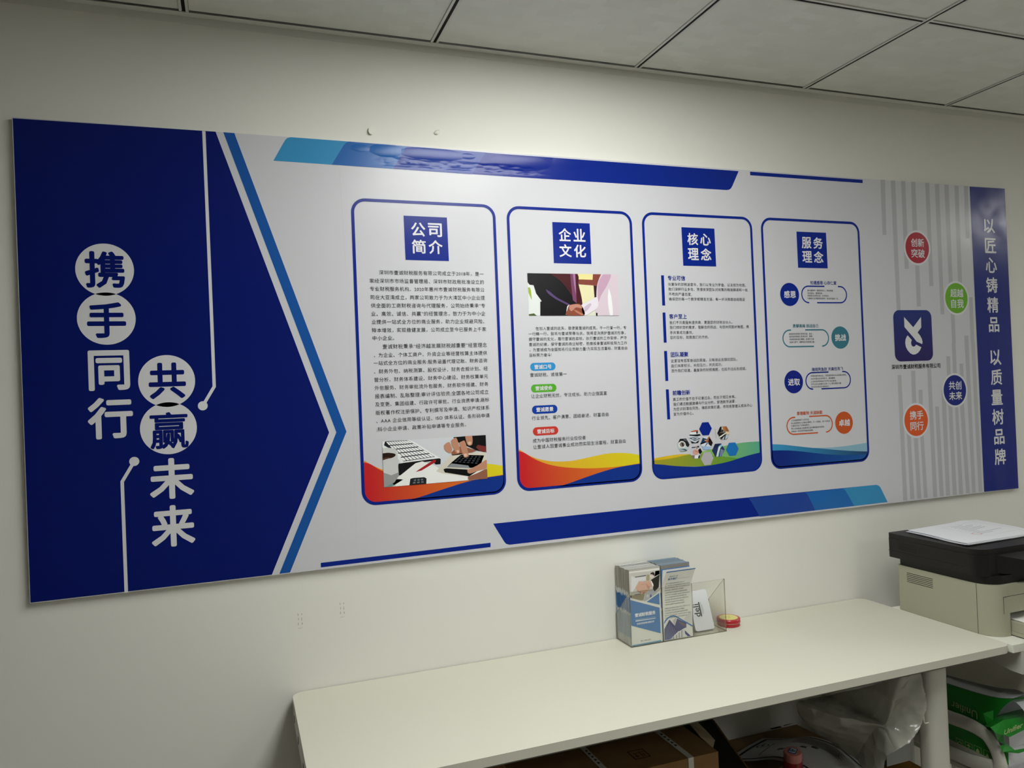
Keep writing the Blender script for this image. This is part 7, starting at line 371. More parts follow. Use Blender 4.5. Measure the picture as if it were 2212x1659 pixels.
('slogan_badge',None,[('#dcdce0',2,[(3.1295,1.3082),(3.1293,1.314),(3.1284,1.3196),(3.127,1.3252),(3.1251,1.3306),(3.1226,1.3358),(3.1197,1.3407),(3.1163,1.3453),(3.1124,1.3496),(3.1082,1.3534),(3.1036,1.3568),(3.0986,1.3598),(3.0935,1.3622),(3.0881,1.3642),(3.0825,1.3656),(3.0768,1.3664),(3.0711,1.3667),(3.0654,1.3664),(3.0597,1.3656),(3.0541,1.3642),(3.0487,1.3622),(3.0435,1.3598),(3.0386,1.3568),(3.034,1.3534),(3.0298,1.3496),(3.0259,1.3453),(3.0225,1.3407),(3.0195,1.3358),(3.0171,1.3306),(3.0151,1.3252),(3.0138,1.3196),(3.0129,1.314),(3.0126,1.3082),(3.0129,1.3025),(3.0138,1.2968),(3.0151,1.2913),(3.0171,1.2859),(3.0195,1.2807),(3.0225,1.2757),(3.0259,1.2711),(3.0298,1.2669),(3.034,1.263),(3.0386,1.2596),(3.0435,1.2567),(3.0487,1.2542),(3.0541,1.2523),(3.0597,1.2509),(3.0654,1.25),(3.0711,1.2498),(3.0768,1.25),(3.0825,1.2509),(3.0881,1.2523),(3.0935,1.2542),(3.0986,1.2567),(3.1036,1.2596),(3.1082,1.263),(3.1124,1.2669),(3.1163,1.2711),(3.1197,1.2757),(3.1226,1.2807),(3.1251,1.2859),(3.127,1.2913),(3.1284,1.2968),(3.1293,1.3025)]),('#dc5c2c',3,[(3.1228,1.3082),(3.1226,1.3133),(3.1218,1.3183),(3.1206,1.3232),(3.1189,1.328),(3.1167,1.3326),(3.1141,1.337),(3.1111,1.341),(3.1077,1.3448),(3.1039,1.3482),(3.0998,1.3512),(3.0955,1.3538),(3.0909,1.356),(3.0861,1.3577),(3.0812,1.359),(3.0762,1.3597),(3.0711,1.36),(3.066,1.3597),(3.061,1.359),(3.0561,1.3577),(3.0513,1.356),(3.0467,1.3538),(3.0423,1.3512),(3.0383,1.3482),(3.0345,1.3448),(3.0311,1.341),(3.0281,1.337),(3.0255,1.3326),(3.0233,1.328),(3.0216,1.3232),(3.0203,1.3183),(3.0196,1.3133),(3.0194,1.3082),(3.0196,1.3032),(3.0203,1.2981),(3.0216,1.2932),(3.0233,1.2884),(3.0255,1.2838),(3.0281,1.2795),(3.0311,1.2754),(3.0345,1.2716),(3.0383,1.2682),(3.0423,1.2652),(3.0467,1.2626),(3.0513,1.2604),(3.0561,1.2587),(3.061,1.2575),(3.066,1.2567),(3.0711,1.2565),(3.0762,1.2567),(3.0812,1.2575),(3.0861,1.2587),(3.0909,1.2604),(3.0955,1.2626),(3.0998,1.2652),(3.1039,1.2682),(3.1077,1.2716),(3.1111,1.2754),(3.1141,1.2795),(3.1167,1.2838),(3.1189,1.2884),(3.1206,1.2932),(3.1218,1.2981),(3.1226,1.3032)])],[('#dcdce0',4,'携手',3.0441,3.1032,1.3258,0,1.0,0.016),('#dcdce0',4,'同行',3.0444,3.1025,1.2898,0,1.0,0.016)]),
('company_logo',None,[(('#2c2260','#27367c',1.5066,1.6766,'z'),3,[(3.1595,1.6521),(3.1592,1.656),(3.1583,1.6597),(3.1568,1.6633),(3.1548,1.6665),(3.1523,1.6695),(3.1494,1.672),(3.1461,1.674),(3.1426,1.6754),(3.1388,1.6763),(3.135,1.6766),(3.016,1.6766),(3.0122,1.6763),(3.0085,1.6754),(3.0049,1.674),(3.0016,1.672),(2.9987,1.6695),(2.9962,1.6665),(2.9942,1.6633),(2.9927,1.6597),(2.9918,1.656),(2.9915,1.6521),(2.9915,1.5311),(2.9918,1.5273),(2.9927,1.5235),(2.9942,1.52),(2.9962,1.5167),(2.9987,1.5138),(3.0016,1.5113),(3.0049,1.5093),(3.0085,1.5078),(3.0122,1.5069),(3.016,1.5066),(3.135,1.5066),(3.1388,1.5069),(3.1426,1.5078),(3.1461,1.5093),(3.1494,1.5113),(3.1523,1.5138),(3.1548,1.5167),(3.1568,1.52),(3.1583,1.5235),(3.1592,1.5273),(3.1595,1.5311)])],[]),
('logo_mark',91,[('#dcdce0',4,[(3.0382,1.6539),(3.0764,1.6195),(3.1127,1.6536),(3.1118,1.6186),(3.0945,1.6017),(3.1047,1.5917),(3.1118,1.5805),(3.1147,1.5713),(3.113,1.5624),(3.0887,1.571),(3.0749,1.5856),(3.0379,1.6205)]),('#dcdce0',4,[(3.0504,1.5924),(3.0678,1.5765),(3.0646,1.572),(3.0637,1.5648),(3.0663,1.5576),(3.073,1.5543),(3.0809,1.5561),(3.0855,1.5612),(3.1083,1.5519),(3.1016,1.5413),(3.0916,1.533),(3.0801,1.5286),(3.0697,1.5282),(3.058,1.533),(3.0466,1.5437),(3.0404,1.5542),(3.0381,1.5672),(3.0402,1.5789),(3.0459,1.5886)])],[]),
('company_name',91,[],[('#18181c',4,'深圳市壹诚财税服务有限公司',2.974,3.1897,1.4888,0,1.0,0.015)]),
('slogan_strip',None,[('#14267e',2,[(3.3648,2.1069),(3.5355,2.109),(3.5347,1.0448),(3.3669,1.046)])],[]),
('slogan_text',94,[],[('#dcdce0',4,'以',3.423,3.4773,1.9726,0.0511,1.0,0.018),('#dcdce0',4,'匠',3.425,3.4789,1.9033,0.0529,1.0,0.018),('#dcdce0',4,'心',3.4241,3.478,1.8343,0.0546,1.0,0.018),('#dcdce0',4,'铸',3.4222,3.4775,1.7642,0.0545,1.0,0.018),('#dcdce0',4,'精',3.4227,3.477,1.6948,0.0552,1.0,0.018),('#dcdce0',4,'品',3.4258,3.476,1.6254,0.0523,1.0,0.018)]),
('slogan_text',94,[],[('#dcdce0',4,'以',3.4244,3.4784,1.5102,0.0546,1.0,0.018),('#dcdce0',4,'质',3.4237,3.4782,1.441,0.0553,1.0,0.018),('#dcdce0',4,'量',3.4218,3.4763,1.3704,0.0537,1.0,0.018),('#dcdce0',4,'树',3.4216,3.4771,1.3017,0.0552,1.0,0.018),('#dcdce0',4,'品',3.426,3.4763,1.232,0.0532,1.0,0.018),('#dcdce0',4,'牌',3.4242,3.4787,1.162,0.0558,1.0,0.018)]),
('film_seam',None,[('#c9c9cd',1,[(1.2082,2.0315),(1.2151,1.7591),(1.2139,1.7591),(1.207,2.0314)]),('#c9c9cd',1,[(1.2177,1.6432),(1.2156,1.0718),(1.2144,1.0718),(1.2165,1.6432)])],[]),
]

YB = -0.012
STEP = 0.00018
def film_group():
    """laminated print film: blisters along the top edge, creases at the right corners, faint ripples along the bottom"""
    g = bpy.data.node_groups.new('film', 'ShaderNodeTree')
    g.interface.new_socket('Normal', in_out='OUTPUT', socket_type='NodeSocketVector')
    N = g.nodes.new; Lk = g.links.new
    pos = N('ShaderNodeNewGeometry'); sep = N('ShaderNodeSeparateXYZ'); Lk(pos.outputs['Position'], sep.inputs[0])
    def mr(src, a, b):
        r = N('ShaderNodeMapRange'); r.interpolation_type = 'SMOOTHSTEP'; r.inputs[1].default_value = a; r.inputs[2].default_value = b; Lk(src, r.inputs[0]); return r.outputs[0]
    def m(op, a, b):
        n = N('ShaderNodeMath'); n.operation = op
        for i, q in enumerate((a, b)):
            if isinstance(q, (int, float)): n.inputs[i].default_value = q
            else: Lk(q, n.inputs[i])
        return n.outputs[0]
    def tex(kind, scale, stretch, **kw):
        mp = N('ShaderNodeMapping'); mp.inputs['Scale'].default_value = stretch; Lk(pos.outputs['Position'], mp.inputs['Vector'])
        t = N(kind); t.inputs['Scale'].default_value = scale; Lk(mp.outputs[0], t.inputs['Vector'])
        for k, v in kw.items(): t.inputs[k].default_value = v
        return t
    X, Z = sep.outputs['X'], sep.outputs['Z']
    v2 = tex('ShaderNodeTexVoronoi', 1.0, (38, 0, 95)); v2.feature = 'SMOOTH_F1'; v2.inputs['Smoothness'].default_value = 0.3
    def blister(cx, cz, a, b, hgt):
        u = m('DIVIDE', m('SUBTRACT', X, cx), a); v = m('DIVIDE', m('SUBTRACT', Z, cz), b)
        d = m('SUBTRACT', m('SUBTRACT', 1.0, m('MULTIPLY', u, u)), m('MULTIPLY', v, v))
        return m('MULTIPLY', m('MAXIMUM', d, 0.0), hgt)
    h = blister(1.2625, 2.0877, 0.026, 0.010, 0.10)
    for q in ((1.3270, 2.0865, 0.044, 0.017, 0.19), (1.4483, 2.0855, 0.092, 0.0165, 0.21), (1.6947, 2.0788, 0.088, 0.022, 0.22), (1.8371, 2.0882, 0.05, 0.022, 0.13), (1.5440, 2.0861, 0.022, 0.008, 0.12)):
        h = m('MAXIMUM', h, blister(*q))
    low = m('MULTIPLY', m('MULTIPLY', mr(X, 1.27, 1.36), mr(X, 1.80, 1.70)), m('MULTIPLY', mr(Z, 2.044, 2.052), mr(Z, 2.074, 2.064)))
    h = m('ADD', h, m('MULTIPLY', low, m('MULTIPLY', v2.outputs['Distance'], -0.2)))
    w = tex('ShaderNodeTexWave', 3.2, (1.0, 0, 1.25)); w.wave_type = 'RINGS'; w.rings_direction = 'SPHERICAL'
    w.inputs['Distortion'].default_value = 5.0; w.inputs['Detail'].default_value = 2.0; w.inputs['Detail Scale'].default_value = 1.6
    v3 = tex('ShaderNodeTexVoronoi', 1.0, (15, 0, 12)); v3.feature = 'SMOOTH_F1'; v3.inputs['Smoothness'].default_value = 0.4
    cr = m('MULTIPLY', mr(X, 3.2, 3.45), mr(Z, 1.8, 1.95))
    h = m('ADD', h, m('MULTIPLY', cr, m('ADD', m('MULTIPLY', w.outputs['Fac'], 0.08), m('MULTIPLY', v3.outputs['Distance'], -0.22))))
    n1 = tex('ShaderNodeTexNoise', 1.0, (5, 0, 22)); n1.inputs['Detail'].default_value = 1.0
    h = m('ADD', h, m('MULTIPLY', mr(Z, 1.2, 1.1), m('MULTIPLY', n1.outputs['Fac'], 0.32)))
    br = m('MULTIPLY', mr(X, 3.25, 3.4), mr(Z, 1.2, 1.1))
    h = m('ADD', h, m('MULTIPLY', br, m('MULTIPLY', w.outputs['Fac'], 0.14)))
    bp = N('ShaderNodeBump'); bp.inputs['Strength'].default_value = 1.0; bp.inputs['Distance'].default_value = 0.006
    Lk(h, bp.inputs['Height'])
    out = N('NodeGroupOutput'); Lk(bp.outputs['Normal'], out.inputs[0])
    return g
FILM = film_group()
PM = {}
def print_mat(c):
    if c in PM: return PM[c]
    m = bpy.data.materials.new('print_' + (c[1:] if isinstance(c, str) else c[0][1:] + '_' + c[1][1:])); m.use_nodes = True
    nt = m.node_tree; b = nt.nodes['Principled BSDF']
    b.inputs['Roughness'].default_value = 0.23; b.inputs['Specular IOR Level'].default_value = 0.24
    gn = nt.nodes.new('ShaderNodeGroup'); gn.node_tree = FILM; nt.links.new(gn.outputs[0], b.inputs['Normal'])
    if isinstance(c, str): b.inputs['Base Color'].default_value = lin(c)
    else:      # a printed colour run from one side of the shape to the other
        g = nt.nodes.new('ShaderNodeNewGeometry'); s = nt.nodes.new('ShaderNodeSeparateXYZ'); r = nt.nodes.new('ShaderNodeMapRange')
        r.inputs[1].default_value = c[2]; r.inputs[2].default_value = c[3]
        x = nt.nodes.new('ShaderNodeMix'); x.data_type = 'RGBA'; x.inputs[6].default_value = lin(c[0]); x.inputs[7].default_value = lin(c[1])
        nt.links.new(g.outputs['Position'], s.inputs[0]); nt.links.new(s.outputs['Z' if len(c) > 4 else 'X'], r.inputs[0])
        nt.links.new(r.outputs[0], x.inputs[0]); nt.links.new(x.outputs[2], b.inputs['Base Color'])
    PM[c] = m
    return m

m_foam = mat('foam_board_edge', '#d6d6d8', 0.5, 0.3)
bm = new()
fr = [bm.verts.new((x, YB, z)) for x, z in CORNERS]; bk = [bm.verts.new((x, -0.0008, z)) for x, z in CORNERS]
bm.faces.new(fr).material_index = 1; bm.faces.new(bk[::-1])
for i in range(4): bm.faces.new((fr[i], bk[i], bk[(i + 1) % 4], fr[(i + 1) % 4]))
board = tag(obj('display_board', bm, [m_foam, print_mat('#cdcdd3')]), 'long white and blue printed company display board on the wall', 'sign')
made = []
for name, parent, shapes, lines in PRINT:
    bm = new(); slots = []
    def slot(c):
        if c not in slots: slots.append(c)
        return slots.index(c)
    for s in shapes:
        if s[0] == 'RING':
            f3 = lambda u, v: (u, YB - s[1] * STEP, v)
            a = [bm.verts.new(f3(*q)) for q in s[2]]; b = [bm.verts.new(f3(*q)) for q in s[3]]; n = len(a)
            for i in range(n): bm.faces.new((a[i], a[(i + 1) % n], b[(i + 1) % n], b[i])).material_index = slot(s[4])
        else:
            flat(bm, s[2], lambda u, v, l: (u, YB - l, v), s[1] * STEP, slot(s[0]))
    for col, layer, s, xa, xb, zc, hh, sp, bold in lines:
        write(bm, s, lambda u, v, l: ((xa + xb) / 2 + u, YB - l, zc + v), xb - xa, hh, sp, bold, slot(col), layer * STEP)
    for f in bm.faces:
        f.normal_update()
        if f.normal.y > 0: f.normal_flip()
    made.append(obj(name, bm, [print_mat(c) for c in slots], board if parent is None else made[parent], recalc=False))

# ------------------------------------------------------------------ marks on the wall
m_peg = mat('white_plastic', '#deddd2', 0.4, 0.4)
c = Vector((1.2908, 0.0000, 2.1363))
t = thing('wall_hook', 'small round white adhesive hook above the board', 'hook', c)
bm = new(); prism(bm, [(0.0058 * math.cos(a / 14 * math.pi) + c.x, 0.0085 * math.sin(a / 14 * math.pi) + c.z) for a in range(28)], XZ, -0.0065, -0.0002)
obj('peg', bm, m_peg, t, smooth=True, bevel=0.002)
bm = new(); prism(bm, [(0.0085 * math.cos(a / 14 * math.pi) + c.x + 0.001, 0.0098 * math.sin(a / 14 * math.pi) + c.z) for a in range(28)], XZ, -0.0022, -0.0001)
obj('pad', bm, m_peg, t, smooth=True, bevel=0.0006)
c = Vector((1.4663, 0.0000, 2.1480))
bm = new(); bmesh.ops.create_icosphere(bm, subdivisions=3, radius=1)
for v in bm.verts: v.co = Vector((c.x + v.co.x * 0.0072 + 0.0035 * v.co.z, -0.0025 + v.co.y * 0.0024, c.z + v.co.z * 0.0062)) + Vector((random.uniform(-1, 1), 0, random.uniform(-1, 1))) * 0.0006
tag(obj('putty_blob', bm, m_peg, smooth=True), 'little blob of white putty above the board', 'putty')
m_scuff = mat('scuff', '#aeab9e', 0.8, 0.1)
def scuff(pts):
    bm = new()
    for x, z, w, h in pts: flat(bm, [(x, z), (x + w, z + 0.001), (x + w * 0.8, z + h), (x + w * 0.1, z + h * 0.9)], lambda u, v, l: (u, -l, v), 0.0003)
    return obj('scuff_mark', bm, m_scuff, wall_back, recalc=False)
for base in ((1.0685, 0.0000, 0.9023), (1.1699, 0.0000, 0.9151)):
    scuff([(base[0] + dx, base[2] + dz, w, h) for dx, dz, w, h in ((0, 0, 0.013, 0.0012), (0, 0.008, 0.0018, 0.007), (0.001, 0.02, 0.0016, 0.006), (0.009, 0.008, 0.0022, 0.006), (0.0085, 0.018, 0.0015, 0.009), (0, 0.031, 0.0018, 0.006), (0.0085, 0.032, 0.0024, 0.004))])

# ------------------------------------------------------------------ the white table
ZT = 0.75
TX0, TX1, TY0, TY1 = 1.0485, 2.8146, -0.5077, -0.003
m_top = mat('table_laminate', '#e4e4d8', 0.42, 0.4, bump=0.02, scale=220)
m_edge = mat('table_edge_band', '#cfcdbf', 0.5, 0.3)
m_leg = mat('table_steel', '#cbcac0', 0.35, 0.45)
m_hole = mat('dark_hole', '#0b0b0b', 0.8, 0.1)
tbl = thing('work_table', 'long white laminate table against the wall below the board', 'table', ((TX0 + TX1) / 2, (TY0 + TY1) / 2, 0))
bm = new(); prism(bm, rrect(TX0, TX1, TY0, TY1, 0.028), XY, ZT - 0.019, ZT, 0)
for f in bm.faces:
    if abs(f.normal.z) < 0.5: f.material_index = 1
obj('tabletop', bm, [m_top, m_edge], tbl, smooth=50, bevel=0.0012)
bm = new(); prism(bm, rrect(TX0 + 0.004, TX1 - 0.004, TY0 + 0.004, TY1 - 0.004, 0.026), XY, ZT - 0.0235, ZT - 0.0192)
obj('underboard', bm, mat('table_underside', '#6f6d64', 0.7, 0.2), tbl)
for name, x0, x1 in (('end_beam', TX0 + 0.001, TX0 + 0.003),):
    bm = boxes((x0, x1, TY0 + 0.03, TY1 - 0.01, ZT - 0.064, ZT - 0.0238))
    e = obj(name, bm, m_leg, tbl)
    if x1 < 1.2:
        for y, z in ((-0.169, 0.705), (-0.305, 0.707), (-0.05, 0.705)):
            bm = new(); prism(bm, [(y + 0.007 * math.cos(k * math.pi / 8), z + 0.009 * math.sin(k * math.pi / 8)) for k in range(16)], YZ, x0 - 0.0006, x0 - 0.0001)
            obj('bolt_hole', bm, m_hole, e)
obj('back_rail', boxes((TX0 + 0.02, TX1 - 0.02, TY1 - 0.05, TY1 - 0.03, ZT - 0.06, ZT - 0.0238)), m_leg, tbl)
LEGS = ((2.619, -0.43), (2.619, -0.075), (1.12, -0.43), (1.12, -0.075))
for n, (x, y) in enumerate(LEGS):
    bm = new(); prism(bm, [(x + 0.035 * math.copysign(abs(math.cos(a)) ** 0.7, math.cos(a)), y + 0.027 * math.copysign(abs(math.sin(a)) ** 0.8, math.sin(a))) for a in [k * math.pi / 24 for k in range(48)]], XY, 0.0, ZT - 0.0238)
    lg = obj('leg', bm, m_leg, tbl, smooth=40)
    if n == 0:
        a = Vector((2.5586, -0.4550, 0.5946)); b = Vector((2.5589, -0.4550, 0.5734)); d = Vector((2.5746, -0.4550, 0.5728))
        bm = new(); tube(bm, [a, a.lerp(b, 0.5), b - Vector((-0.001, 0, -0.002)), b + Vector((0.003, 0, 0)), d], 0.0016, 8, ref=(0, 1, 0))
        obj('wire_hook', bm, mat('pale_wire', '#e6e2d2', 0.3, 0.6), lg, smooth=True)

# ------------------------------------------------------------------ acrylic brochure stand with its contents
def clear_plastic(name, tint, base, gloss_rough=0.08, haze=0.0, haze_col='#c8c8c0'):
    m = bpy.data.materials.new(name); m.use_nodes = True; nt = m.node_tree; nt.nodes.clear(); N = nt.nodes.new; Lk = nt.links.new
    t = N('ShaderNodeBsdfTransparent'); t.inputs[0].default_value = lin(tint)
    g = N('ShaderNodeBsdfGlossy'); g.inputs['Roughness'].default_value = gloss_rough
    f = N('ShaderNodeLayerWeight'); f.inputs[0].default_value = 0.12
    mx = N('ShaderNodeMixShader'); Lk(f.outputs['Facing'], mx.inputs[0]); Lk(t.outputs[0], mx.inputs[1]); Lk(g.outputs[0], mx.inputs[2])
    last = mx
    if haze:
        d = N('ShaderNodeBsdfDiffuse'); d.inputs[0].default_value = lin(haze_col)
        m2 = N('ShaderNodeMixShader'); m2.inputs[0].default_value = haze; Lk(mx.outputs[0], m2.inputs[1]); Lk(d.outputs[0], m2.inputs[2]); last = m2
    o = N('ShaderNodeOutputMaterial'); Lk(last.outputs[0], o.inputs[0])
    return m
m_acr = clear_plastic('clear_acrylic', '#fefefc', 0.9)
m_acre = clear_plastic('acrylic_cut_edge', '#c4c4b4', 0.6, 0.15, 0.35, '#8f8e7c')
HX0, HX1, HYF, HYB = 1.930, 2.2375, -0.0885, -0.0035
ZF, ZK = 0.900, 0.822
DIV = (2.0325, 2.1290)
stand = thing('brochure_stand', 'clear acrylic three pocket brochure stand on the white table', 'brochure stand', ((HX0 + HX1) / 2, (HYF + HYB) / 2, ZT))
def sheet(name, bm):
    """clear sheet whose narrow cut edges look darker"""
    bm.normal_update()
    big = max(f.calc_area() for f in bm.faces)
    for f in bm.faces: f.material_index = 0 if f.calc_area() > 0.3 * big else 1
    return obj(name, bm, [m_acr, m_acre], stand)
TK = 0.002
sheet('base_plate', boxes((HX0, HX1, HYF, HYB, ZT + 0.0003, ZT + 0.0023)))
sheet('front_panel', boxes((HX0, HX1, HYF, HYF + TK, ZT + 0.0025, ZF)))
sheet('back_panel', boxes((HX0, HX1, HYB - TK, HYB, ZT + 0.0025, ZK)))
for n, x in ((('side_panel'), HX0), ('side_panel', HX1 - TK), ('divider', DIV[0] - TK / 2), ('divider', DIV[1] - TK / 2)):
    bm = new(); prism(bm, [(HYF + TK + 0.0002, ZT + 0.0025), (HYB - TK - 0.0002, ZT + 0.0025), (HYB - TK - 0.0002, ZK), (HYF + TK + 0.0002, ZF)], YZ, x, x + TK)
    sheet(n, bm)

def banded(name, bands):
    """folded paper edge: printed colour bands up the height, each leaf a little different"""
    m = bpy.data.materials.new(name); m.use_nodes = True; nt = m.node_tree; N = nt.nodes.new; Lk = nt.links.new
    b = nt.nodes['Principled BSDF']; b.inputs['Roughness'].default_value = 0.5
    g = N('ShaderNodeNewGeometry'); s = N('ShaderNodeSeparateXYZ'); Lk(g.outputs['Position'], s.inputs[0])
    ns = N('ShaderNodeTexNoise'); ns.inputs['Scale'].default_value = 260; ns.inputs['Detail'].default_value = 1
    mp = N('ShaderNodeMapping'); mp.inputs['Scale'].default_value = (0, 1, 0.01); Lk(g.outputs['Position'], mp.inputs[0]); Lk(mp.outputs[0], ns.inputs['Vector'])
    ad = N('ShaderNodeMath'); ad.operation = 'MULTIPLY_ADD'; Lk(ns.outputs['Fac'], ad.inputs[0]); ad.inputs[1].default_value = 0.022; Lk(s.outputs['Z'], ad.inputs[2])
    r = N('ShaderNodeMapRange'); r.inputs[1].default_value = ZT + 0.011; r.inputs[2].default_value = ZT + 0.221; Lk(ad.outputs[0], r.inputs[0])
    cr = N('ShaderNodeValToRGB'); cr.color_ramp.interpolation = 'CONSTANT'
    els = cr.color_ramp.elements; els[0].position = bands[0][0]; els[0].color = lin(bands[0][1])
    while len(els) > 1: els.remove(els[-1])
    for p_, c_ in bands[1:]:
        e = els.new(p_); e.color = lin(c_)
    Lk(r.outputs[0], cr.inputs[0])
    n2 = N('ShaderNodeTexNoise'); n2.inputs['Scale'].default_value = 900; n2.inputs['Detail'].default_value = 0; Lk(mp.outputs[0], n2.inputs['Vector'])
    q = N('ShaderNodeMapRange'); q.inputs[1].default_value = 0.35; q.inputs[2].default_value = 0.65; q.inputs[3].default_value = 0.62; q.inputs[4].default_value = 1.1; Lk(n2.outputs['Fac'], q.inputs[0])
    mx = N('ShaderNodeMix'); mx.data_type = 'RGBA'; mx.blend_type = 'MULTIPLY'; mx.inputs[0].default_value = 1
    Lk(cr.outputs[0], mx.inputs[6]); Lk(q.outputs[0], mx.inputs[7]); Lk(mx.outputs[2], b.inputs['Base Color'])
    return m
m_band = banded('brochure_edges', [(0, '#d2d4d4'), (0.11, '#9fb2c6'), (0.41, '#dcdfe0'), (0.44, '#2f6fb0'), (0.64, '#e0e2e2'), (0.7, '#aeaaa0')])
m_topw = mat('brochure_top_pale', '#e6ebee', 0.5, 0.3, noise=0.14, scale=300)
m_topb = mat('brochure_top_blue', '#5a9ac8', 0.45, 0.4, noise=0.3, scale=160)
m_paper = mat('white_paper', '#e8e8e4', 0.6, 0.3)
m_coverblue = mat('cover_blue', '#4a7fbd', 0.4, 0.4)
m_deepblue = mat('cover_deep_blue', '#1f56a0', 0.4, 0.4)
def leaflet(bm, x0, x1, y0, y1, h, rot, lean):
    """three folded leaves, closed at the left fold"""
    M = Matrix.Translation(((x0 + x1) / 2, (y0 + y1) / 2, ZT + 0.0026)) @ Matrix.Rotation(rot, 4, 'Z') @ Matrix.Rotation(lean, 4, 'X')
    w = (x1 - x0) / 2; d = (y1 - y0) / 2; t = 2 * d / 3
    for k in range(3):
        a = -d + k * t
        box(bm, -w + (0.0006 if k == 1 else 0), w - 0.0005 * k, a, a + t - 0.00002, 0, h - 0.0003 * k, 0, M)
    bm.normal_update()
    for f in bm.faces:
        if abs(f.normal.z) > 0.7 and f.calc_center_median().z > ZT + 0.1: f.material_index = 1
N1 = 27
pitch = (HYB - TK - 0.001 - (HYF + TK + 0.001)) / N1
first = HYF + TK + 0.001
fronts = []
for pocket, (px0, px1, mt, wh) in enumerate(((HX0 + TK + 0.0005, DIV[0] - TK / 2 - 0.0015, m_topw, 'left'), (DIV[0] + TK / 2 + 0.0008, DIV[1] - TK / 2 - 0.0008, m_topb, 'middle'))):
    grp = 'brochures in the left pocket' if pocket == 0 else 'brochures in the middle pocket'
    for k in range(N1):
        if pocket == 1 and k == 0: continue          # the curled one is built below
        bm = new(); y0 = first + k * pitch
        h = 0.2065 + random.uniform(-0.0006, 0.0006) + 0.0008 * math.sin(k * 0.7)
        leaflet(bm, px0 + random.uniform(0, 0.0012), px1 - random.uniform(0, 0.0012), y0 + 0.00005, y0 + pitch - 0.00005, h, 0, 0)
        lab = 'folded blue and white brochure packed in the left pocket of the acrylic stand' if pocket == 0 else 'folded blue topped brochure packed in the middle pocket of the acrylic stand'
        if pocket == 0 and k == 0: lab = 'front brochure with a handshake cover in the left pocket of the acrylic stand'
        o = tag(obj('brochure', bm, [m_band, mt]), lab, 'brochure', grp)
        if pocket == 0 and k == 0: fronts.append((o, y0))

# cover of the front brochure on the left
def cm(c): return mat('cover_' + c[1:], c, 0.42, 0.4)
def picture(name, parent, items, fn, z=0.0):
    bm = new(); sl = []
    for c, layer, pts in items:
        if c not in sl: sl.append(c)
        flat(bm, pts, fn, layer * 0.00008 + z, sl.index(c))
    bm.normal_update()
    for f in bm.faces:
        if f.normal.y > 0: f.normal_flip()
    return obj(name, bm, [cm(c) for c in sl], parent, recalc=False)
yc = fronts[0][1] + 0.0001
CX0, CX1, CZ0, CZ1 = HX0 + TK + 0.002, DIV[0] - TK / 2 - 0.003, ZT + 0.003, ZT + 0.2055
flatY = lambda u, v, l: (u, yc - l, v)
def clipx(pts): return [(min(max(a, CX0), CX1), min(max(b, CZ0), CZ1)) for a, b in pts]
COVER = [('#e4e4e0', 1, [(CX0, CZ0), (CX1, CZ0), (CX1, CZ1), (CX0, CZ1)])]
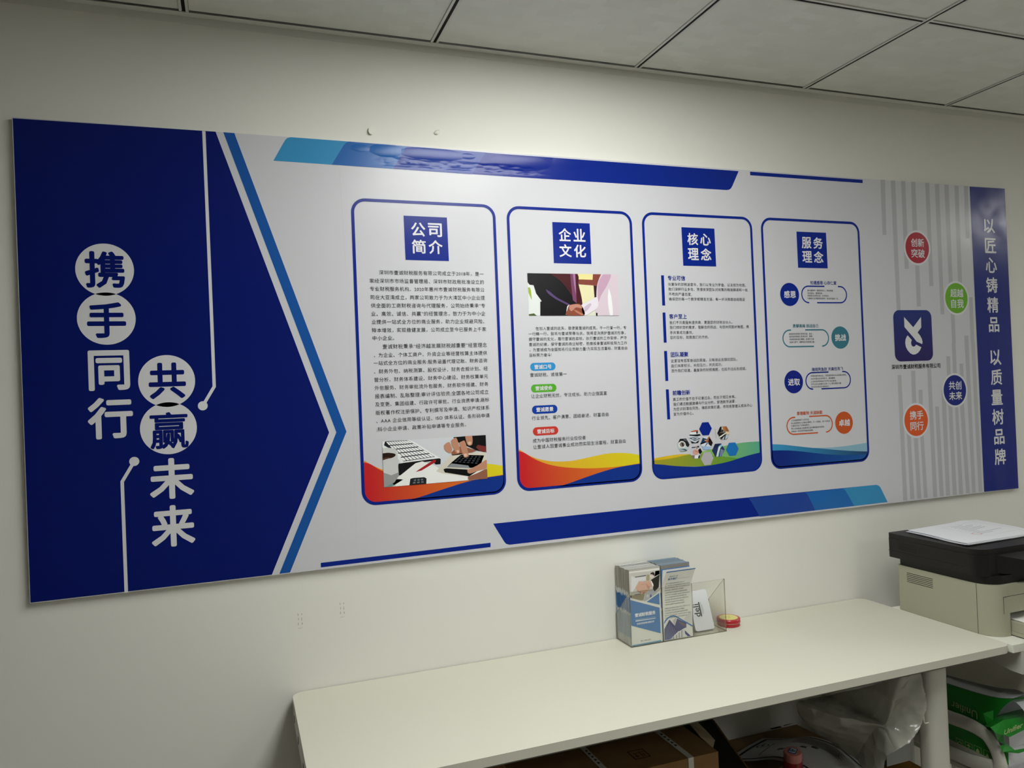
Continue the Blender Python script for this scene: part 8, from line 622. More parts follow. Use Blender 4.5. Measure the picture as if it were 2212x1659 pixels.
for c, layer, pts in (
    ('#c9c6bf', 2, [(1.9346, 0.9512), (2.0358, 0.9495), (2.0295, 0.8941), (1.9796, 0.8674), (1.9337, 0.8838)]),
    ('#dcdcdc', 3, [(1.9515, 0.9375), (1.9851, 0.9366), (1.9846, 0.9254), (1.9636, 0.9264), (1.9415, 0.8989), (1.938, 0.9009), (1.94, 0.9437)]),
    ('#4c4a5c', 4, [(1.9507, 0.9396), (1.9853, 0.9406), (1.9861, 0.9382), (1.9524, 0.9374)]),
    ('#a7a080', 3, [(1.9881, 0.9419), (1.9972, 0.94), (1.9956, 0.9257), (1.9918, 0.9229), (1.9855, 0.9253)]),
    ('#e4d6cc', 4, [(1.9981, 0.9398), (2.0118, 0.9358), (2.0087, 0.9305), (2.0013, 0.929), (1.9969, 0.9336)]),
    ('#3a2c30', 5, [(1.9982, 0.9414), (2.002, 0.945), (2.0076, 0.946), (2.0121, 0.943), (2.0128, 0.9349), (2.009, 0.9369), (2.0055, 0.9398)]),
    ('#e0dfdc', 2, [(1.9977, 0.9319), (2.0332, 0.9381), (2.0355, 0.9483), (2.0151, 0.9475), (2.0126, 0.9333)]),
    ('#26241f', 5, [(1.9997, 0.9248), (2.0327, 0.9373), (2.024, 0.9028), (2.0106, 0.892), (2.0054, 0.8995), (2.0068, 0.9098)]),
    ('#f2f2f2', 6, [(1.9991, 0.9224), (2.0019, 0.9229), (2.007, 0.913), (2.0076, 0.9073), (2.0048, 0.9064)]),
    ('#d2aa96', 5, [(1.9511, 0.9104), (1.9627, 0.9265), (1.9735, 0.9228), (1.9864, 0.926), (1.9991, 0.922), (2.0041, 0.9101), (2.003, 0.9063), (1.9965, 0.9063), (1.9944, 0.9001), (1.983, 0.8919), (1.972, 0.8905), (1.9596, 0.8981)]),
    ('#c59580', 6, [(1.9651, 0.9182), (1.9741, 0.9155), (1.9842, 0.9174), (1.9966, 0.9079), (1.9943, 0.8993), (1.9872, 0.9042), (1.9841, 0.9159), (1.9731, 0.914)]),
    ('#b37e6a', 6, [(1.9553, 0.9027), (1.9615, 0.9011), (1.9703, 0.8936), (1.9776, 0.895), (1.983, 0.8919), (1.9719, 0.8901), (1.9595, 0.8973)]),
    ('#e2c2b0', 7, [(1.9598, 0.9021), (1.9642, 0.9007), (1.9641, 0.8976), (1.9605, 0.8988)]),
    ('#e2c2b0', 7, [(1.9676, 0.8947), (1.9721, 0.8937), (1.972, 0.8909), (1.9684, 0.8918)]),
    ('#5c5f6c', 4, [(1.9466, 0.8918), (1.9684, 0.8922), (1.9665, 0.8901), (1.9483, 0.89)]),
    ('#9a9078', 3, [(1.9393, 0.8912), (1.9483, 0.89), (1.9792, 0.89), (1.9748, 0.8738), (1.9656, 0.8726), (1.9372, 0.8843)]),
    ('#b9bcc6', 4, [(1.983, 0.8911), (1.9961, 0.8983), (2.0034, 0.8973), (2.0198, 0.892), (2.0138, 0.8831), (1.9893, 0.8702), (1.9765, 0.8711)]),
    ('#d9dae0', 5, [(1.9845, 0.8861), (1.9901, 0.8878), (1.9916, 0.8812), (1.986, 0.8787)]),
    ('#4a6ea8', 5, [(1.9954, 0.8839), (1.9993, 0.8866), (2.0008, 0.88), (1.9951, 0.8767)]),
    ('#28242c', 5, [(1.933, 0.8896), (1.9376, 0.8922), (1.9385, 0.8833), (1.9328, 0.8865)]),
    ('#4a7fbd', 8, [(1.9324, 0.8788), (2.0236, 0.846), (2.0238, 0.7755), (1.9326, 0.8093)]),
    ('#4a7fbd', 8, [(1.9839, 0.8673), (2.0243, 0.8864), (2.0245, 0.8542)]),
    ('#e8e8e4', 7, [(1.9314, 0.8841), (1.9797, 0.8685), (2.0245, 0.8906), (2.0255, 0.8852), (1.9855, 0.8663), (2.0244, 0.8532), (2.0243, 0.8459), (1.9316, 0.8783)]),
    ('#f0f0f0', 9, [(1.947, 0.8209), (2.01, 0.8199), (2.0099, 0.8183), (1.9474, 0.8184)]),
    ('#6fa6cc', 8, [(1.9305, 0.7559), (2.0245, 0.7567), (2.0248, 0.7525), (1.9307, 0.7503)])):
    COVER.append((c, layer, clipx(pts)))
cov = picture('cover_print', fronts[0][0], COVER, flatY)
def wr(name, parent, s, a, b, col, y, bold=0.0, h=0):
    bm = new(); w = math.hypot(b[0] - a[0], b[1] - a[1]); d = ((b[0] - a[0]) / w, (b[1] - a[1]) / w)
    write(bm, s, lambda u, v, l: ((a[0] + b[0]) / 2 + u * d[0] - v * d[1], y - l, (a[1] + b[1]) / 2 + u * d[1] + v * d[0]), w, h, 1.0, bold)
    return obj(name, bm, cm(col), parent, recalc=False)
for s, ab, bold, col in (('壹诚财税服务', [(1.9459, 0.8361), (2.0099, 0.8344)], 0.03, '#f2f4f6'), ('Yicheng Financial and Tax Services', [(1.9467, 0.8243), (2.0096, 0.8231)], 0, '#c8d8ea'), ('您身边的财税战略伙伴', [(1.9508, 0.8114), (2.0048, 0.8113)], 0.02, '#f2f4f6'), ('壹诚 · 财税专业服务', [(1.9606, 0.7636), (1.9923, 0.7636)], 0, '#3c4048')):
    zc = (ab[0][1] + ab[1][1]) / 2
    wr('cover_text', fronts[0][0], s, (ab[0][0], zc), (ab[1][0], zc), col, yc - 0.0009, bold)

# the front brochure of the middle pocket, its upper half bent forward over the panel
bx0, bx1 = DIV[0] + TK / 2 + 0.0008, DIV[1] - TK / 2 - 0.0008
y0 = first + 0.0005
prof = [(0, ZT + 0.0026), (0, ZT + 0.06), (0, ZT + 0.11), (-0.0008, ZT + 0.143), (-0.0035, ZT + 0.154), (-0.010, ZT + 0.168), (-0.0165, ZT + 0.18), (-0.0235, ZT + 0.1925), (-0.0275, ZT + 0.199)]
bent = tag(bpy.data.objects.new('brochure', None), 'front brochure bent forward over the middle pocket of the acrylic stand', 'brochure', 'brochures in the middle pocket')
COL.objects.link(bent); bent.location = ((bx0 + bx1) / 2, y0, ZT)
def bend(z):
    for (a, b), (c, d) in zip(prof, prof[1:]):
        if z <= d: return a + (c - a) * (z - b) / (d - b)
    return prof[-1][0]
def leaf(name, k, thick, fall, mats):
    bm = new(); rows = []
    for dy, z in prof:
        e = dy * fall
        rows.append([bm.verts.new((x, y0 + e + k * 0.0009 + o, z)) for o in (0, thick) for x in (bx0, bx1)])
    for a, b in zip(rows, rows[1:]):
        for i, j in ((0, 1), (1, 3), (3, 2), (2, 0)): bm.faces.new((a[i], a[j], b[j], b[i]))
    bm.faces.new([rows[0][i] for i in (0, 1, 3, 2)]); bm.faces.new([rows[-1][i] for i in (0, 1, 3, 2)])
    return obj(name, bm, mats, bent, smooth=30)
leaf('front_leaf', 0, 0.0005, 1.0, m_paper)
leaf('inner_leaf', 1, 0.0005, 0.3, m_paper)
leaf('back_leaf', 2, 0.0004, 0.0, m_coverblue)
def onbent(u, v, l):
    return (u, y0 + bend(v) - 0.0002 - l, v)
def fine(pts, n=14):
    o = []
    for i in range(len(pts)):
        a = pts[i]; b = pts[(i + 1) % len(pts)]
        o += [(a[0] + (b[0] - a[0]) * k / n, a[1] + (b[1] - a[1]) * k / n) for k in range(n)]
    return o
bz = lambda pts: [(min(max(a, bx0 + 0.0005), bx1 - 0.0005), max(b, ZT + 0.004)) for a, b in pts]
bm = new(); names = []
def addb(c, layer, pts):
    if c not in names: names.append(c)
    flat(bm, pts, onbent, layer * 0.00008, names.index(c))
addb('#3f79b8', 1, [(bx0, ZT + 0.1955), (bx1, ZT + 0.1955), (bx1, ZT + 0.199), (bx0, ZT + 0.199)])
for pts, c, l in (([(2.0356, 0.8021), (2.0395, 0.809), (2.0476, 0.8152), (2.0578, 0.8188), (2.0664, 0.8194), (2.0749, 0.8164), (2.086, 0.8093), (2.1269, 0.7829), (2.1266, 0.7786), (2.0844, 0.8064), (2.0747, 0.8127), (2.0662, 0.8157), (2.0576, 0.8157), (2.0489, 0.8114), (2.0414, 0.805), (2.0369, 0.7995)], '#3f7fc0', 4),
    ([(2.0362, 0.7848), (2.0537, 0.8088), (2.0706, 0.7885), (2.0829, 0.7743), (2.0531, 0.7527), (2.0353, 0.7517)], '#3c3f78', 2),
    ([(2.0699, 0.7886), (2.0781, 0.8085), (2.1076, 0.7919), (2.107, 0.7795), (2.099, 0.7782), (2.0828, 0.7719)], '#45487f', 2),
    ([(2.0635, 0.8044), (2.0761, 0.8119), (2.0706, 0.7885), (2.0679, 0.7914)], '#c9c2c4', 2),
    ([(2.0799, 0.8021), (2.1074, 0.7882), (2.1063, 0.7796), (2.088, 0.791)], '#6a5a68', 3),
    ([(2.0531, 0.7515), (2.099, 0.7782), (2.1008, 0.7555), (2.0559, 0.7517)], '#dcdcde', 3),
    ([(2.1009, 0.7729), (2.1195, 0.7528), (2.1108, 0.7534), (2.1018, 0.7629)], '#38408c', 3),
    ([(2.1002, 0.8042), (2.1155, 0.8182), (2.1259, 0.8231), (2.1248, 0.7857), (2.1071, 0.797)], '#d3d3d0', 1)):
    addb(c, l, bz(pts))
# glazing lines and columns of the towers
for pts in ([[(2.0385, 0.7882), (2.0395, 0.788), (2.0377, 0.7526), (2.0363, 0.7528)], [(2.0435, 0.7915), (2.0445, 0.7914), (2.0412, 0.7528), (2.0398, 0.753)], [(2.0485, 0.7949), (2.0495, 0.7947), (2.0446, 0.753), (2.0432, 0.7532)], [(2.0535, 0.7982), (2.0545, 0.7981), (2.048, 0.7532), (2.0466, 0.7535)], [(2.0581, 0.7926), (2.0591, 0.7925), (2.0515, 0.7535), (2.05, 0.7537)], [(2.0627, 0.7875), (2.0637, 0.7874), (2.0549, 0.7537), (2.0535, 0.7539)], [(2.0673, 0.7824), (2.0683, 0.7823), (2.0583, 0.7539), (2.0569, 0.7541)], [(2.0719, 0.7773), (2.0729, 0.7771), (2.0618, 0.7541), (2.0604, 0.7544)]]):
    addb('#8c90b4', 5, bz(pts))
for pts in ([[(2.0641, 0.7573), (2.0658, 0.7582), (2.066, 0.752), (2.064, 0.7521)], [(2.073, 0.7628), (2.0747, 0.7637), (2.0746, 0.752), (2.0726, 0.752)], [(2.0819, 0.7683), (2.0836, 0.7692), (2.0832, 0.7519), (2.0812, 0.752)], [(2.0908, 0.7738), (2.0926, 0.7748), (2.0919, 0.7519), (2.0899, 0.7519)]]):
    addb('#4c4c58', 5, bz(pts))
bm.normal_update()
for f in bm.faces:
    if f.normal.y > 0: f.normal_flip()
obj('leaf_print', bm, [cm(c) for c in names], bent, recalc=False)
bm = new()
def wline(s, z, xa, xb, bold=0.0, mi=0, sp=1.0):
    write(bm, s, lambda u, v, l: onbent((xa + xb) / 2 + u, z + v, l), xb - xa, 0, sp, bold, mi, 0.0004)
wline('ABOUT US', ZT + 0.182, bx0 + 0.014, bx0 + 0.041, 0, 0)
wline('关于我们', ZT + 0.1735, bx0 + 0.012, bx0 + 0.041, 0.02, 0)
body = ['深圳市壹诚财税服务有限公司成立于', '是一家经深圳市市场监督管理局批准设立的专业', '财税服务机构两家公司致力于为大湾区中小企业', '提供全面的工商财税咨询与代理服务', '公司始终秉承专业高效诚信共赢的经营理念', '致力于为中小企业提供一站式全方位的商业服务', '助力企业规避风险降本增效实现稳健发展', '服务涵盖代理记账财务咨询纳税测算股权设计', '财务合规计划经营分析财务体系建设', '财务软件搭建财务报表编制乱账整理']
for k, s in enumerate(body): wline(s, ZT + 0.160 - k * 0.0066, bx0 + 0.008, bx0 + 0.008 + 0.0038 * len(s), 0, 1)
for k, s in enumerate(body[2:7]): wline(s, ZT + 0.0905 - k * 0.0066, bx0 + 0.006, bx0 + 0.006 + 0.0039 * len(s), 0, 1)
flat(bm, [(bx0 + 0.044, ZT + 0.172), (bx1 - 0.012, ZT + 0.172), (bx1 - 0.012, ZT + 0.1724), (bx0 + 0.044, ZT + 0.1724)], onbent, 0.0003, 1)
obj('leaf_text', bm, [cm('#3f6a9c'), cm('#62646c')], bent, recalc=False)

# white box leaning in the right pocket
t = thing('white_box', 'slim white box with a black logo leaning in the right pocket', 'box', (2.18, -0.05, ZT + 0.0026))
LX0, LX1 = 2.1505, 2.2135
lo = Vector((0, -0.0615, ZT + 0.0042)); hi = Vector((0, -0.024, ZT + 0.109))
up = (hi - lo).normalized(); nr = Vector((1, 0, 0)).cross(up)   # towards the camera
def slab(u, v, a): return tuple(Vector((u, 0, 0)) + lo + up * v - nr * a)
H = (hi - lo).length
bm = new(); prism(bm, rrect(LX0, LX1, 0, H, 0.007), slab, -0.0045, 0.0045)
bd_ = obj('case', bm, mat('glossy_white', '#dfe1ea', 0.25, 0.5), t, smooth=40, bevel=0.0015)
bm = new(); prism(bm, rrect(LX0 - 0.0002, LX1 + 0.0002, -0.0002, H + 0.0002, 0.007), slab, 0.0006, 0.0016)
obj('seam_band', bm, mat('grey_seam', '#8c8a80', 0.4, 0.4), t)
bm = new(); prism(bm, rrect(LX0 + 0.008, LX0 + 0.035, H + 0.0001, H + 0.0007, 0), slab, -0.0035, -0.001)
obj('red_edge', bm, mat('soft_red', '#c0473a', 0.4, 0.4), t)
bm = new()
rot = lambda u, v, l: slab(2.172 - v, 0.057 + u, -0.0046 - l)
write(bm, 'deli', lambda u, v, l: slab(2.1665 - v, 0.056 + u, -0.0048 - l), 0.036, 0, 1.0, 0.012, 0)
flat(bm, [(2.1775, 0.038), (2.1815, 0.038), (2.1815, 0.078), (2.1775, 0.078)], lambda u, v, l: slab(u, v, -0.0048 - l), 0)
for k in range(2): flat(bm, [(2.1845 + k * 0.0035, 0.045), (2.1852 + k * 0.0035, 0.045), (2.1852 + k * 0.0035, 0.078 - 0.008 * k), (2.1845 + k * 0.0035, 0.078 - 0.008 * k)], lambda u, v, l: slab(u, v, -0.0048 - l), 0)
obj('logo', bm, mat('logo_black', '#24262a', 0.4, 0.3), t, recalc=False)

# red ink tin
TC = (2.279, -0.04, ZT)
t = thing('ink_tin', 'round red tin with a yellow green label beside the brochure stand', 'tin', TC)
m_red = mat('red_tin', '#b01c28', 0.28, 0.5)
bm = new(); lathe(bm, [(0.0305, 0.0002), (0.0325, 0.0012), (0.0325, 0.0095)], TC); obj('base', bm, m_red, t, smooth=40)
bm = new(); lathe(bm, [(0.0318, 0.0097), (0.0335, 0.0102), (0.0338, 0.0195), (0.0325, 0.0215), (0.0305, 0.0218)], TC); obj('lid', bm, m_red, t, smooth=30)
bm = new(); lathe(bm, [(0.0338, 0.0098), (0.0341, 0.0104), (0.0338, 0.011)], TC); obj('lid_rim', bm, mat('tin_rim', '#c9a49a', 0.2, 0.6, 0.4), t, smooth=30)
bm = new(); lathe(bm, [(0.0265, 0.0219), (0.026, 0.0222)], TC)
lb = obj('label', bm, mat('tin_label', '#d6d07e', 0.4, 0.4), t)
bm = new()
for k, (dx, dy, w) in enumerate(((-0.008, 0.004, 0.01), (0.006, 0.006, 0.008), (-0.002, -0.007, 0.012))):
    flat(bm, [(TC[0] + dx + w / 2 * math.cos(a), TC[1] + dy + w / 4 * math.sin(a)) for a in [q * math.pi / 3 for q in range(6)]], lambda u, v, l: (u, v, TC[2] + 0.0224 + l), 0.00005 * k, k)
obj('label_print', bm, [cm('#b9473c'), cm('#7c9a58'), cm('#d9a25c')], lb, recalc=False)

# ------------------------------------------------------------------ printer stand and printer
ZS = 0.748
st = thing('printer_stand', 'white printer stand to the right of the table', 'stand', (3.08, -0.25, 0))
bm = new(); prism(bm, rrect(2.8165, 3.34, -0.5077, -0.118, 0.002), XY, ZS - 0.02, ZS)
obj('top', bm, m_top, st, bevel=0.001)
bm = new(); prism(bm, [(-0.508, ZS - 0.0205), (-0.508, 0.668), (-0.478, 0.668), (-0.34, 0.690), (-0.30, 0.700), (-0.30, ZS - 0.0205)], YZ, 2.846, 2.858)
obj('side_apron', bm, mat('stand_grey', '#c4c3ba', 0.4, 0.4), st)
for x, y, w in ((2.833, -0.14, 0.007), (3.31, -0.14, 0.02), (3.31, -0.48, 0.02)):
    obj('leg', boxes((x - w, x + w, y - 0.02, y + 0.02, 0.0, ZS - 0.0205)), m_leg, st, bevel=0.002)
br = obj('bracket', boxes((3.0, 3.04, -0.215, -0.185, 0.652, ZS - 0.0205)), m_leg, st, bevel=0.002)
obj('cable_slot', boxes((3.004, 3.012, -0.2165, -0.2152, 0.655, 0.722)), m_hole, br)

PX0, PX1, PY0, PY1 = 2.822, 3.198, -0.456, -0.142
pr = thing('laser_printer', 'black and pale grey laser printer with a flatbed scanner on the stand', 'printer', (3.0, -0.3, ZS))
m_pgrey = mat('printer_grey', '#a4a38e', 0.38, 0.4, bump=0.03, scale=500)
m_pblack = mat('printer_black', '#171514', 0.42, 0.35, bump=0.05, scale=600)
m_pdark = mat('printer_recess', '#0e0e10', 0.5, 0.3)
bm = new()
zb0, zb1, zslot = ZS + 0.0005, 0.885, 0.81
prism(bm, rrect(PX0, PX1, PY0, PY1, (0.01, 0.01, 0.05, 0.05)), XY, zslot, zb1)
prism(bm, rrect(PX0, PX0 + 0.058, PY0, PY1, (0, 0.01, 0.05, 0)), XY, zb0, zslot - 0.00001)
prism(bm, rrect(PX1 - 0.04, PX1, PY0, PY1, (0.01, 0, 0, 0.039)), XY, zb0, zslot - 0.00001)
box(bm, PX0 + 0.0581, PX1 - 0.0401, -0.25, PY1, zb0, zslot - 0.00001, 1)
obj('body', bm, [m_pgrey, m_pdark], pr, smooth=35)
bm = new()
for k in range(6):
    z = 0.8665 - 0.0052 * k
    box(bm, PX0 - 0.0004, PX0 + 0.0003, -0.268, -0.178, z - 0.0007, z + 0.0007)
obj('side_vent', bm, m_pdark, pr)
obj('side_seam', boxes((PX0 - 0.0003, PX0 + 0.0003, -0.4065, -0.4055, zb0, zb1)), m_pdark, pr)
obj('front_door_seam', boxes((2.857, 3.15, PY0 - 0.0003, PY0 + 0.0003, 0.8545, 0.8553), (2.857, 2.8577, PY0 - 0.0003, PY0 + 0.0003, zslot, 0.8545)), m_pdark, pr)
bm = new(); prism(bm, rrect(PX0 + 0.004, PX1 - 0.004, PY0 + 0.012, PY1 - 0.004, (0.01, 0.01, 0.048, 0.048)), XY, zb1, 0.9075)
obj('output_section', bm, m_pblack, pr, smooth=35)
SX0, SX1, SY0, SY1 = 2.8065, 3.186, -0.432, -0.124
bm = new(); prism(bm, rrect(SX0, SX1, SY0, SY1, (0.012, 0.012, 0.04, 0.04)), XY, 0.9077, 0.9655)
sc = obj('scanner_bed', bm, m_pblack, pr, smooth=35, bevel=0.002)
obj('bed_seam', boxes((SX0 - 0.0003, SX0 + 0.0005, SY0 + 0.045, SY1 - 0.004, 0.9278, 0.9288)), m_pdark, sc)
bm = new()
for k in range(4): box(bm, SX0 - 0.0004, SX0 + 0.0004, -0.232, -0.168, 0.9535 - k * 0.0056, 0.9550 - k * 0.0056)
obj('scanner_vent', bm, m_pdark, sc)
bm = new(); prism(bm, rrect(SX0 + 0.0003, SX1 - 0.0003, SY0 + 0.0003, SY1 - 0.0003, (0.012, 0.012, 0.04, 0.04)), XY, 0.9660, 0.980)
obj('scanner_lid', bm, m_pblack, pr, smooth=35, bevel=0.002)
bm = new()
cp = [(2.868, -0.428), (3.186, -0.428), (3.186, -0.505), (3.0, -0.505), (2.955, -0.497), (2.915, -0.470), (2.885, -0.446)]
lo_ = [bm.verts.new((u, v, 0.912 - 0.0)) for u, v in cp]; hi_ = [bm.verts.new((u, v, 0.962 + (v + 0.43) * 0.24)) for u, v in cp]
for i in range(len(cp)): bm.faces.new((lo_[i], lo_[(i + 1) % len(cp)], hi_[(i + 1) % len(cp)], hi_[i]))
bm.faces.new(lo_[::-1]); bm.faces.new(hi_)
cpo = obj('control_panel', bm, m_pblack, pr, smooth=40, bevel=0.002)
bm = new()
for k in range(5):
    x = 2.968 + 0.019 * (k % 3); y = -0.455 - 0.018 * (k // 3); z = 0.962 + (y + 0.43) * 0.24 + 0.0004
    flat(bm, [(x, y), (x + 0.011, y), (x + 0.011, y + 0.003), (x, y + 0.003)], lambda u, v, l: (u, v, 0.9626 + (v + 0.43) * 0.24 + l), 0)
obj('key_legend', bm, mat('legend_grey', '#77756c', 0.5, 0.3), cpo, recalc=False)
bm = new(); prism(bm, [(-0.56, ZS + 0.003), (-0.25, ZS + 0.003), (-0.25, ZS + 0.012), (-0.49, ZS + 0.012), (-0.515, ZS + 0.03), (-0.56, ZS + 0.01)], YZ, PX0 + 0.062, PX1 - 0.044)
tr = obj('paper_tray', bm, m_pgrey, pr)
obj('tray_guide', boxes((PX0 + 0.064, PX0 + 0.078, -0.50, -0.26, ZS + 0.0125, ZS + 0.038)), m_pgrey, tr, bevel=0.003)
bm = new(); prism(bm, [(-0.575, ZS + 0.024), (-0.53, ZS + 0.031), (-0.47, ZS + 0.040), (-0.28, ZS + 0.040), (-0.28, ZS + 0.0385), (-0.47, ZS + 0.0385), (-0.53, ZS + 0.0295), (-0.575, ZS + 0.0225)], YZ, PX0 + 0.080, PX1 - 0.055)
tag(obj('tray_paper', bm, m_paper, smooth=30), 'white paper stack lying in the front tray of the printer', 'paper')

# papers on the scanner lid
m_ink = mat('grey_ink', '#a8a8ac', 0.6, 0.2); m_redink = mat('red_ink', '#c87878', 0.6, 0.2); m_paper2 = mat('copy_paper', '#e2e3e8', 0.6, 0.25)
PC = [Vector(q) for q in ((2.862, -0.150), (3.170, -0.137), (3.150, -0.36), (2.832, -0.376))]
def paper_point(u, v, k, dx, dy):
    a = PC[0].lerp(PC[1], u); b = PC[3].lerp(PC[2], u); q = a.lerp(b, v)
    z = 0.9806 + 0.0012 * k + 0.0085 * max(0, 1 - u * 5) * max(0, v - 0.75) * 0.6 + 0.004 * math.exp(-((u - 0.78) / 0.13) ** 2) * (1 - v) + 0.0012 * math.sin(3 * u + 4 * v)**2
    z -= 0.0
    return (q.x + dx * (1 - 0.2 * v), q.y + dy, z)
for k in range(5):
    dx, dy = [(0.0, -0.004), (-0.006, 0.001), (-0.003, -0.006), (0.003, -0.002), (0.002, 0.002)][k]
    nn = 20; bm = new()
    g = [[[bm.verts.new(Vector(paper_point(i / nn, j / nn, k, dx, dy)) + Vector((0, 0, o))) for j in range(nn + 1)] for i in range(nn + 1)] for o in (0, 0.0003)]
    for i in range(nn):
        for j in range(nn):
            bm.faces.new((g[1][i][j], g[1][i + 1][j], g[1][i + 1][j + 1], g[1][i][j + 1])); bm.faces.new((g[0][i][j + 1], g[0][i + 1][j + 1], g[0][i + 1][j], g[0][i][j]))
    for i in range(nn):
        for (p1, p2) in (((i, 0), (i + 1, 0)), ((i, nn), (i + 1, nn)), ((0, i), (0, i + 1)), ((nn, i), (nn, i + 1))):
            bm.faces.new((g[0][p1[0]][p1[1]], g[0][p2[0]][p2[1]], g[1][p2[0]][p2[1]], g[1][p1[0]][p1[1]]))
    lab = ['lowest loose white sheet under the papers on the printer lid', 'second lowest white sheet in the pile on the printer lid', 'middle white sheet in the pile on the printer lid', 'white sheet just under the printed one on the printer lid', 'printed white sheet with a red stamp on top of the printer lid'][k]
    sh = tag(obj('paper_sheet', bm, m_paper2, smooth=True), lab, 'paper', 'papers on the printer')
    if k == 4:
        bm = new(); fn = lambda u, v, l: tuple(Vector(paper_point(u, v, 4, dx, dy)) + Vector((0, 0, 0.0005 + l)))
        def seg(a, b, w=0.004, mi=0, n=12):
            for q in range(n):
                p0 = [a[i] + (b[i] - a[i]) * q / n for i in (0, 1)]; p1 = [a[i] + (b[i] - a[i]) * (q + 1) / n for i in (0, 1)]
                d = Vector((b[1] - a[1], a[0] - b[0])).normalized() * w / 2
                bm.faces.new([bm.verts.new(fn(x, y, 0)) for x, y in ((p0[0] + d.x, p0[1] + d.y), (p0[0] - d.x, p0[1] - d.y), (p1[0] - d.x, p1[1] - d.y), (p1[0] + d.x, p1[1] + d.y))]).material_index = mi
        for a, b in (((0.36, 0.15), (0.88, 0.12)), ((0.88, 0.12), (0.94, 0.78)), ((0.94, 0.78), (0.42, 0.82)), ((0.42, 0.82), (0.36, 0.15))): seg(a, b, 0.003)
        random.seed(3)
        for r in range(9):
            v0 = 0.2 + r * 0.06
            seg((0.45, v0), (0.45 + random.uniform(0.1, 0.4), v0 - 0.005), 0.012)
        for q in range(14):
            a0, a1 = q / 14 * 2 * math.pi, (q + 1) / 14 * 2 * math.pi
            seg((0.42 + 0.045 * math.cos(a0), 0.66 + 0.06 * math.sin(a0)), (0.42 + 0.045 * math.cos(a1), 0.66 + 0.06 * math.sin(a1)), 0.006, 1, 1)
        obj('sheet_print', bm, [m_ink, m_redink], sh, recalc=False)

# ------------------------------------------------------------------ paper trolley with reams under the printer stand
m_tube = mat('trolley_tube', '#d3d2c8', 0.22, 0.55)
ct = thing('paper_trolley', 'small white tube frame trolley holding green paper reams', 'trolley', (2.98, -0.26, 0))
TR = [(2.8520, -0.2617, 0.4666), (2.8520, -0.3175, 0.4700), (2.8520, -0.3560, 0.4697), (2.8520, -0.3884, 0.4626), (2.8520, -0.4053, 0.4496), (2.8520, -0.4210, 0.4280), (2.8520, -0.4287, 0.4044), (2.8520, -0.4303, 0.3903)]
RL = [(2.8520, -0.2605, 0.3637), (2.8520, -0.3400, 0.3681), (2.8520, -0.4085, 0.3817)]
arc = [(-0.05, TR[0][2])] + [(q[1], q[2]) for q in TR] + [(TR[-1][1] - 0.001, 0.3), (TR[-1][1] - 0.001, 0.03)]
def smooth_path(pts, n=5):
    P = [Vector(q) for q in pts]; o = []
    for i in range(len(P) - 1):
        a, b, c, d = P[max(i - 1, 0)], P[i], P[i + 1], P[min(i + 2, len(P) - 1)]
        for k in range(n):
            t = k / n; o.append(0.5 * ((2 * b) + (c - a) * t + (2 * a - 5 * b + 4 * c - d) * t * t + (3 * b - a - 3 * c + d) * t ** 3))
    return o + [P[-1]]
for x in (2.852, 3.13):
    bm = new(); tube(bm, smooth_path([(x, y, z) for y, z in arc]), 0.010, 16, rx=0.0195, ref=(1, 0, 0))
    obj('side_tube', bm, m_tube, ct, smooth=True)
    bm = new(); tube(bm, [(x, -0.05, RL[0][2] - 0.003)] + [(x, q[1], q[2]) for q in RL], 0.0095, 16, rx=0.019, ref=(1, 0, 0)); obj('lower_rail', bm, m_tube, ct, smooth=True)
    bm = new(); tube(bm, [(x, -0.05, 0.49), (x, -0.05, 0.03)], 0.0105, 12); obj('rear_post', bm, m_tube, ct, smooth=True)
obj('shelf', boxes((2.862, 3.12, -0.44, -0.06, 0.325, 0.337)), m_tube, ct)
obj('cross_rail', boxes((2.862, 3.12, -0.052, -0.046, 0.36, 0.38)), m_tube, ct)
for x in (2.852, 3.13):
    for y in (-0.05, -0.445):
        bm = new(); prism(bm, [(y + 0.015 * math.cos(k * math.pi / 10), 0.016 + 0.0155 * math.sin(k * math.pi / 10)) for k in range(20)], YZ, x - 0.006, x + 0.006); obj('caster', bm, m_pdark, ct)
m_green = mat('green_wrapper', '#1f8a2a', 0.3, 0.5, bump=0.35, scale=45)
m_dgreen = mat('dark_green_print', '#175a22', 0.3, 0.5)
m_gold = mat('pale_print', '#c9cf9a', 0.5, 0.3)
m_ream = mat('ream_paper', '#d8d8e0', 0.6, 0.25)
RX0_, RX1_ = 2.869, 3.081
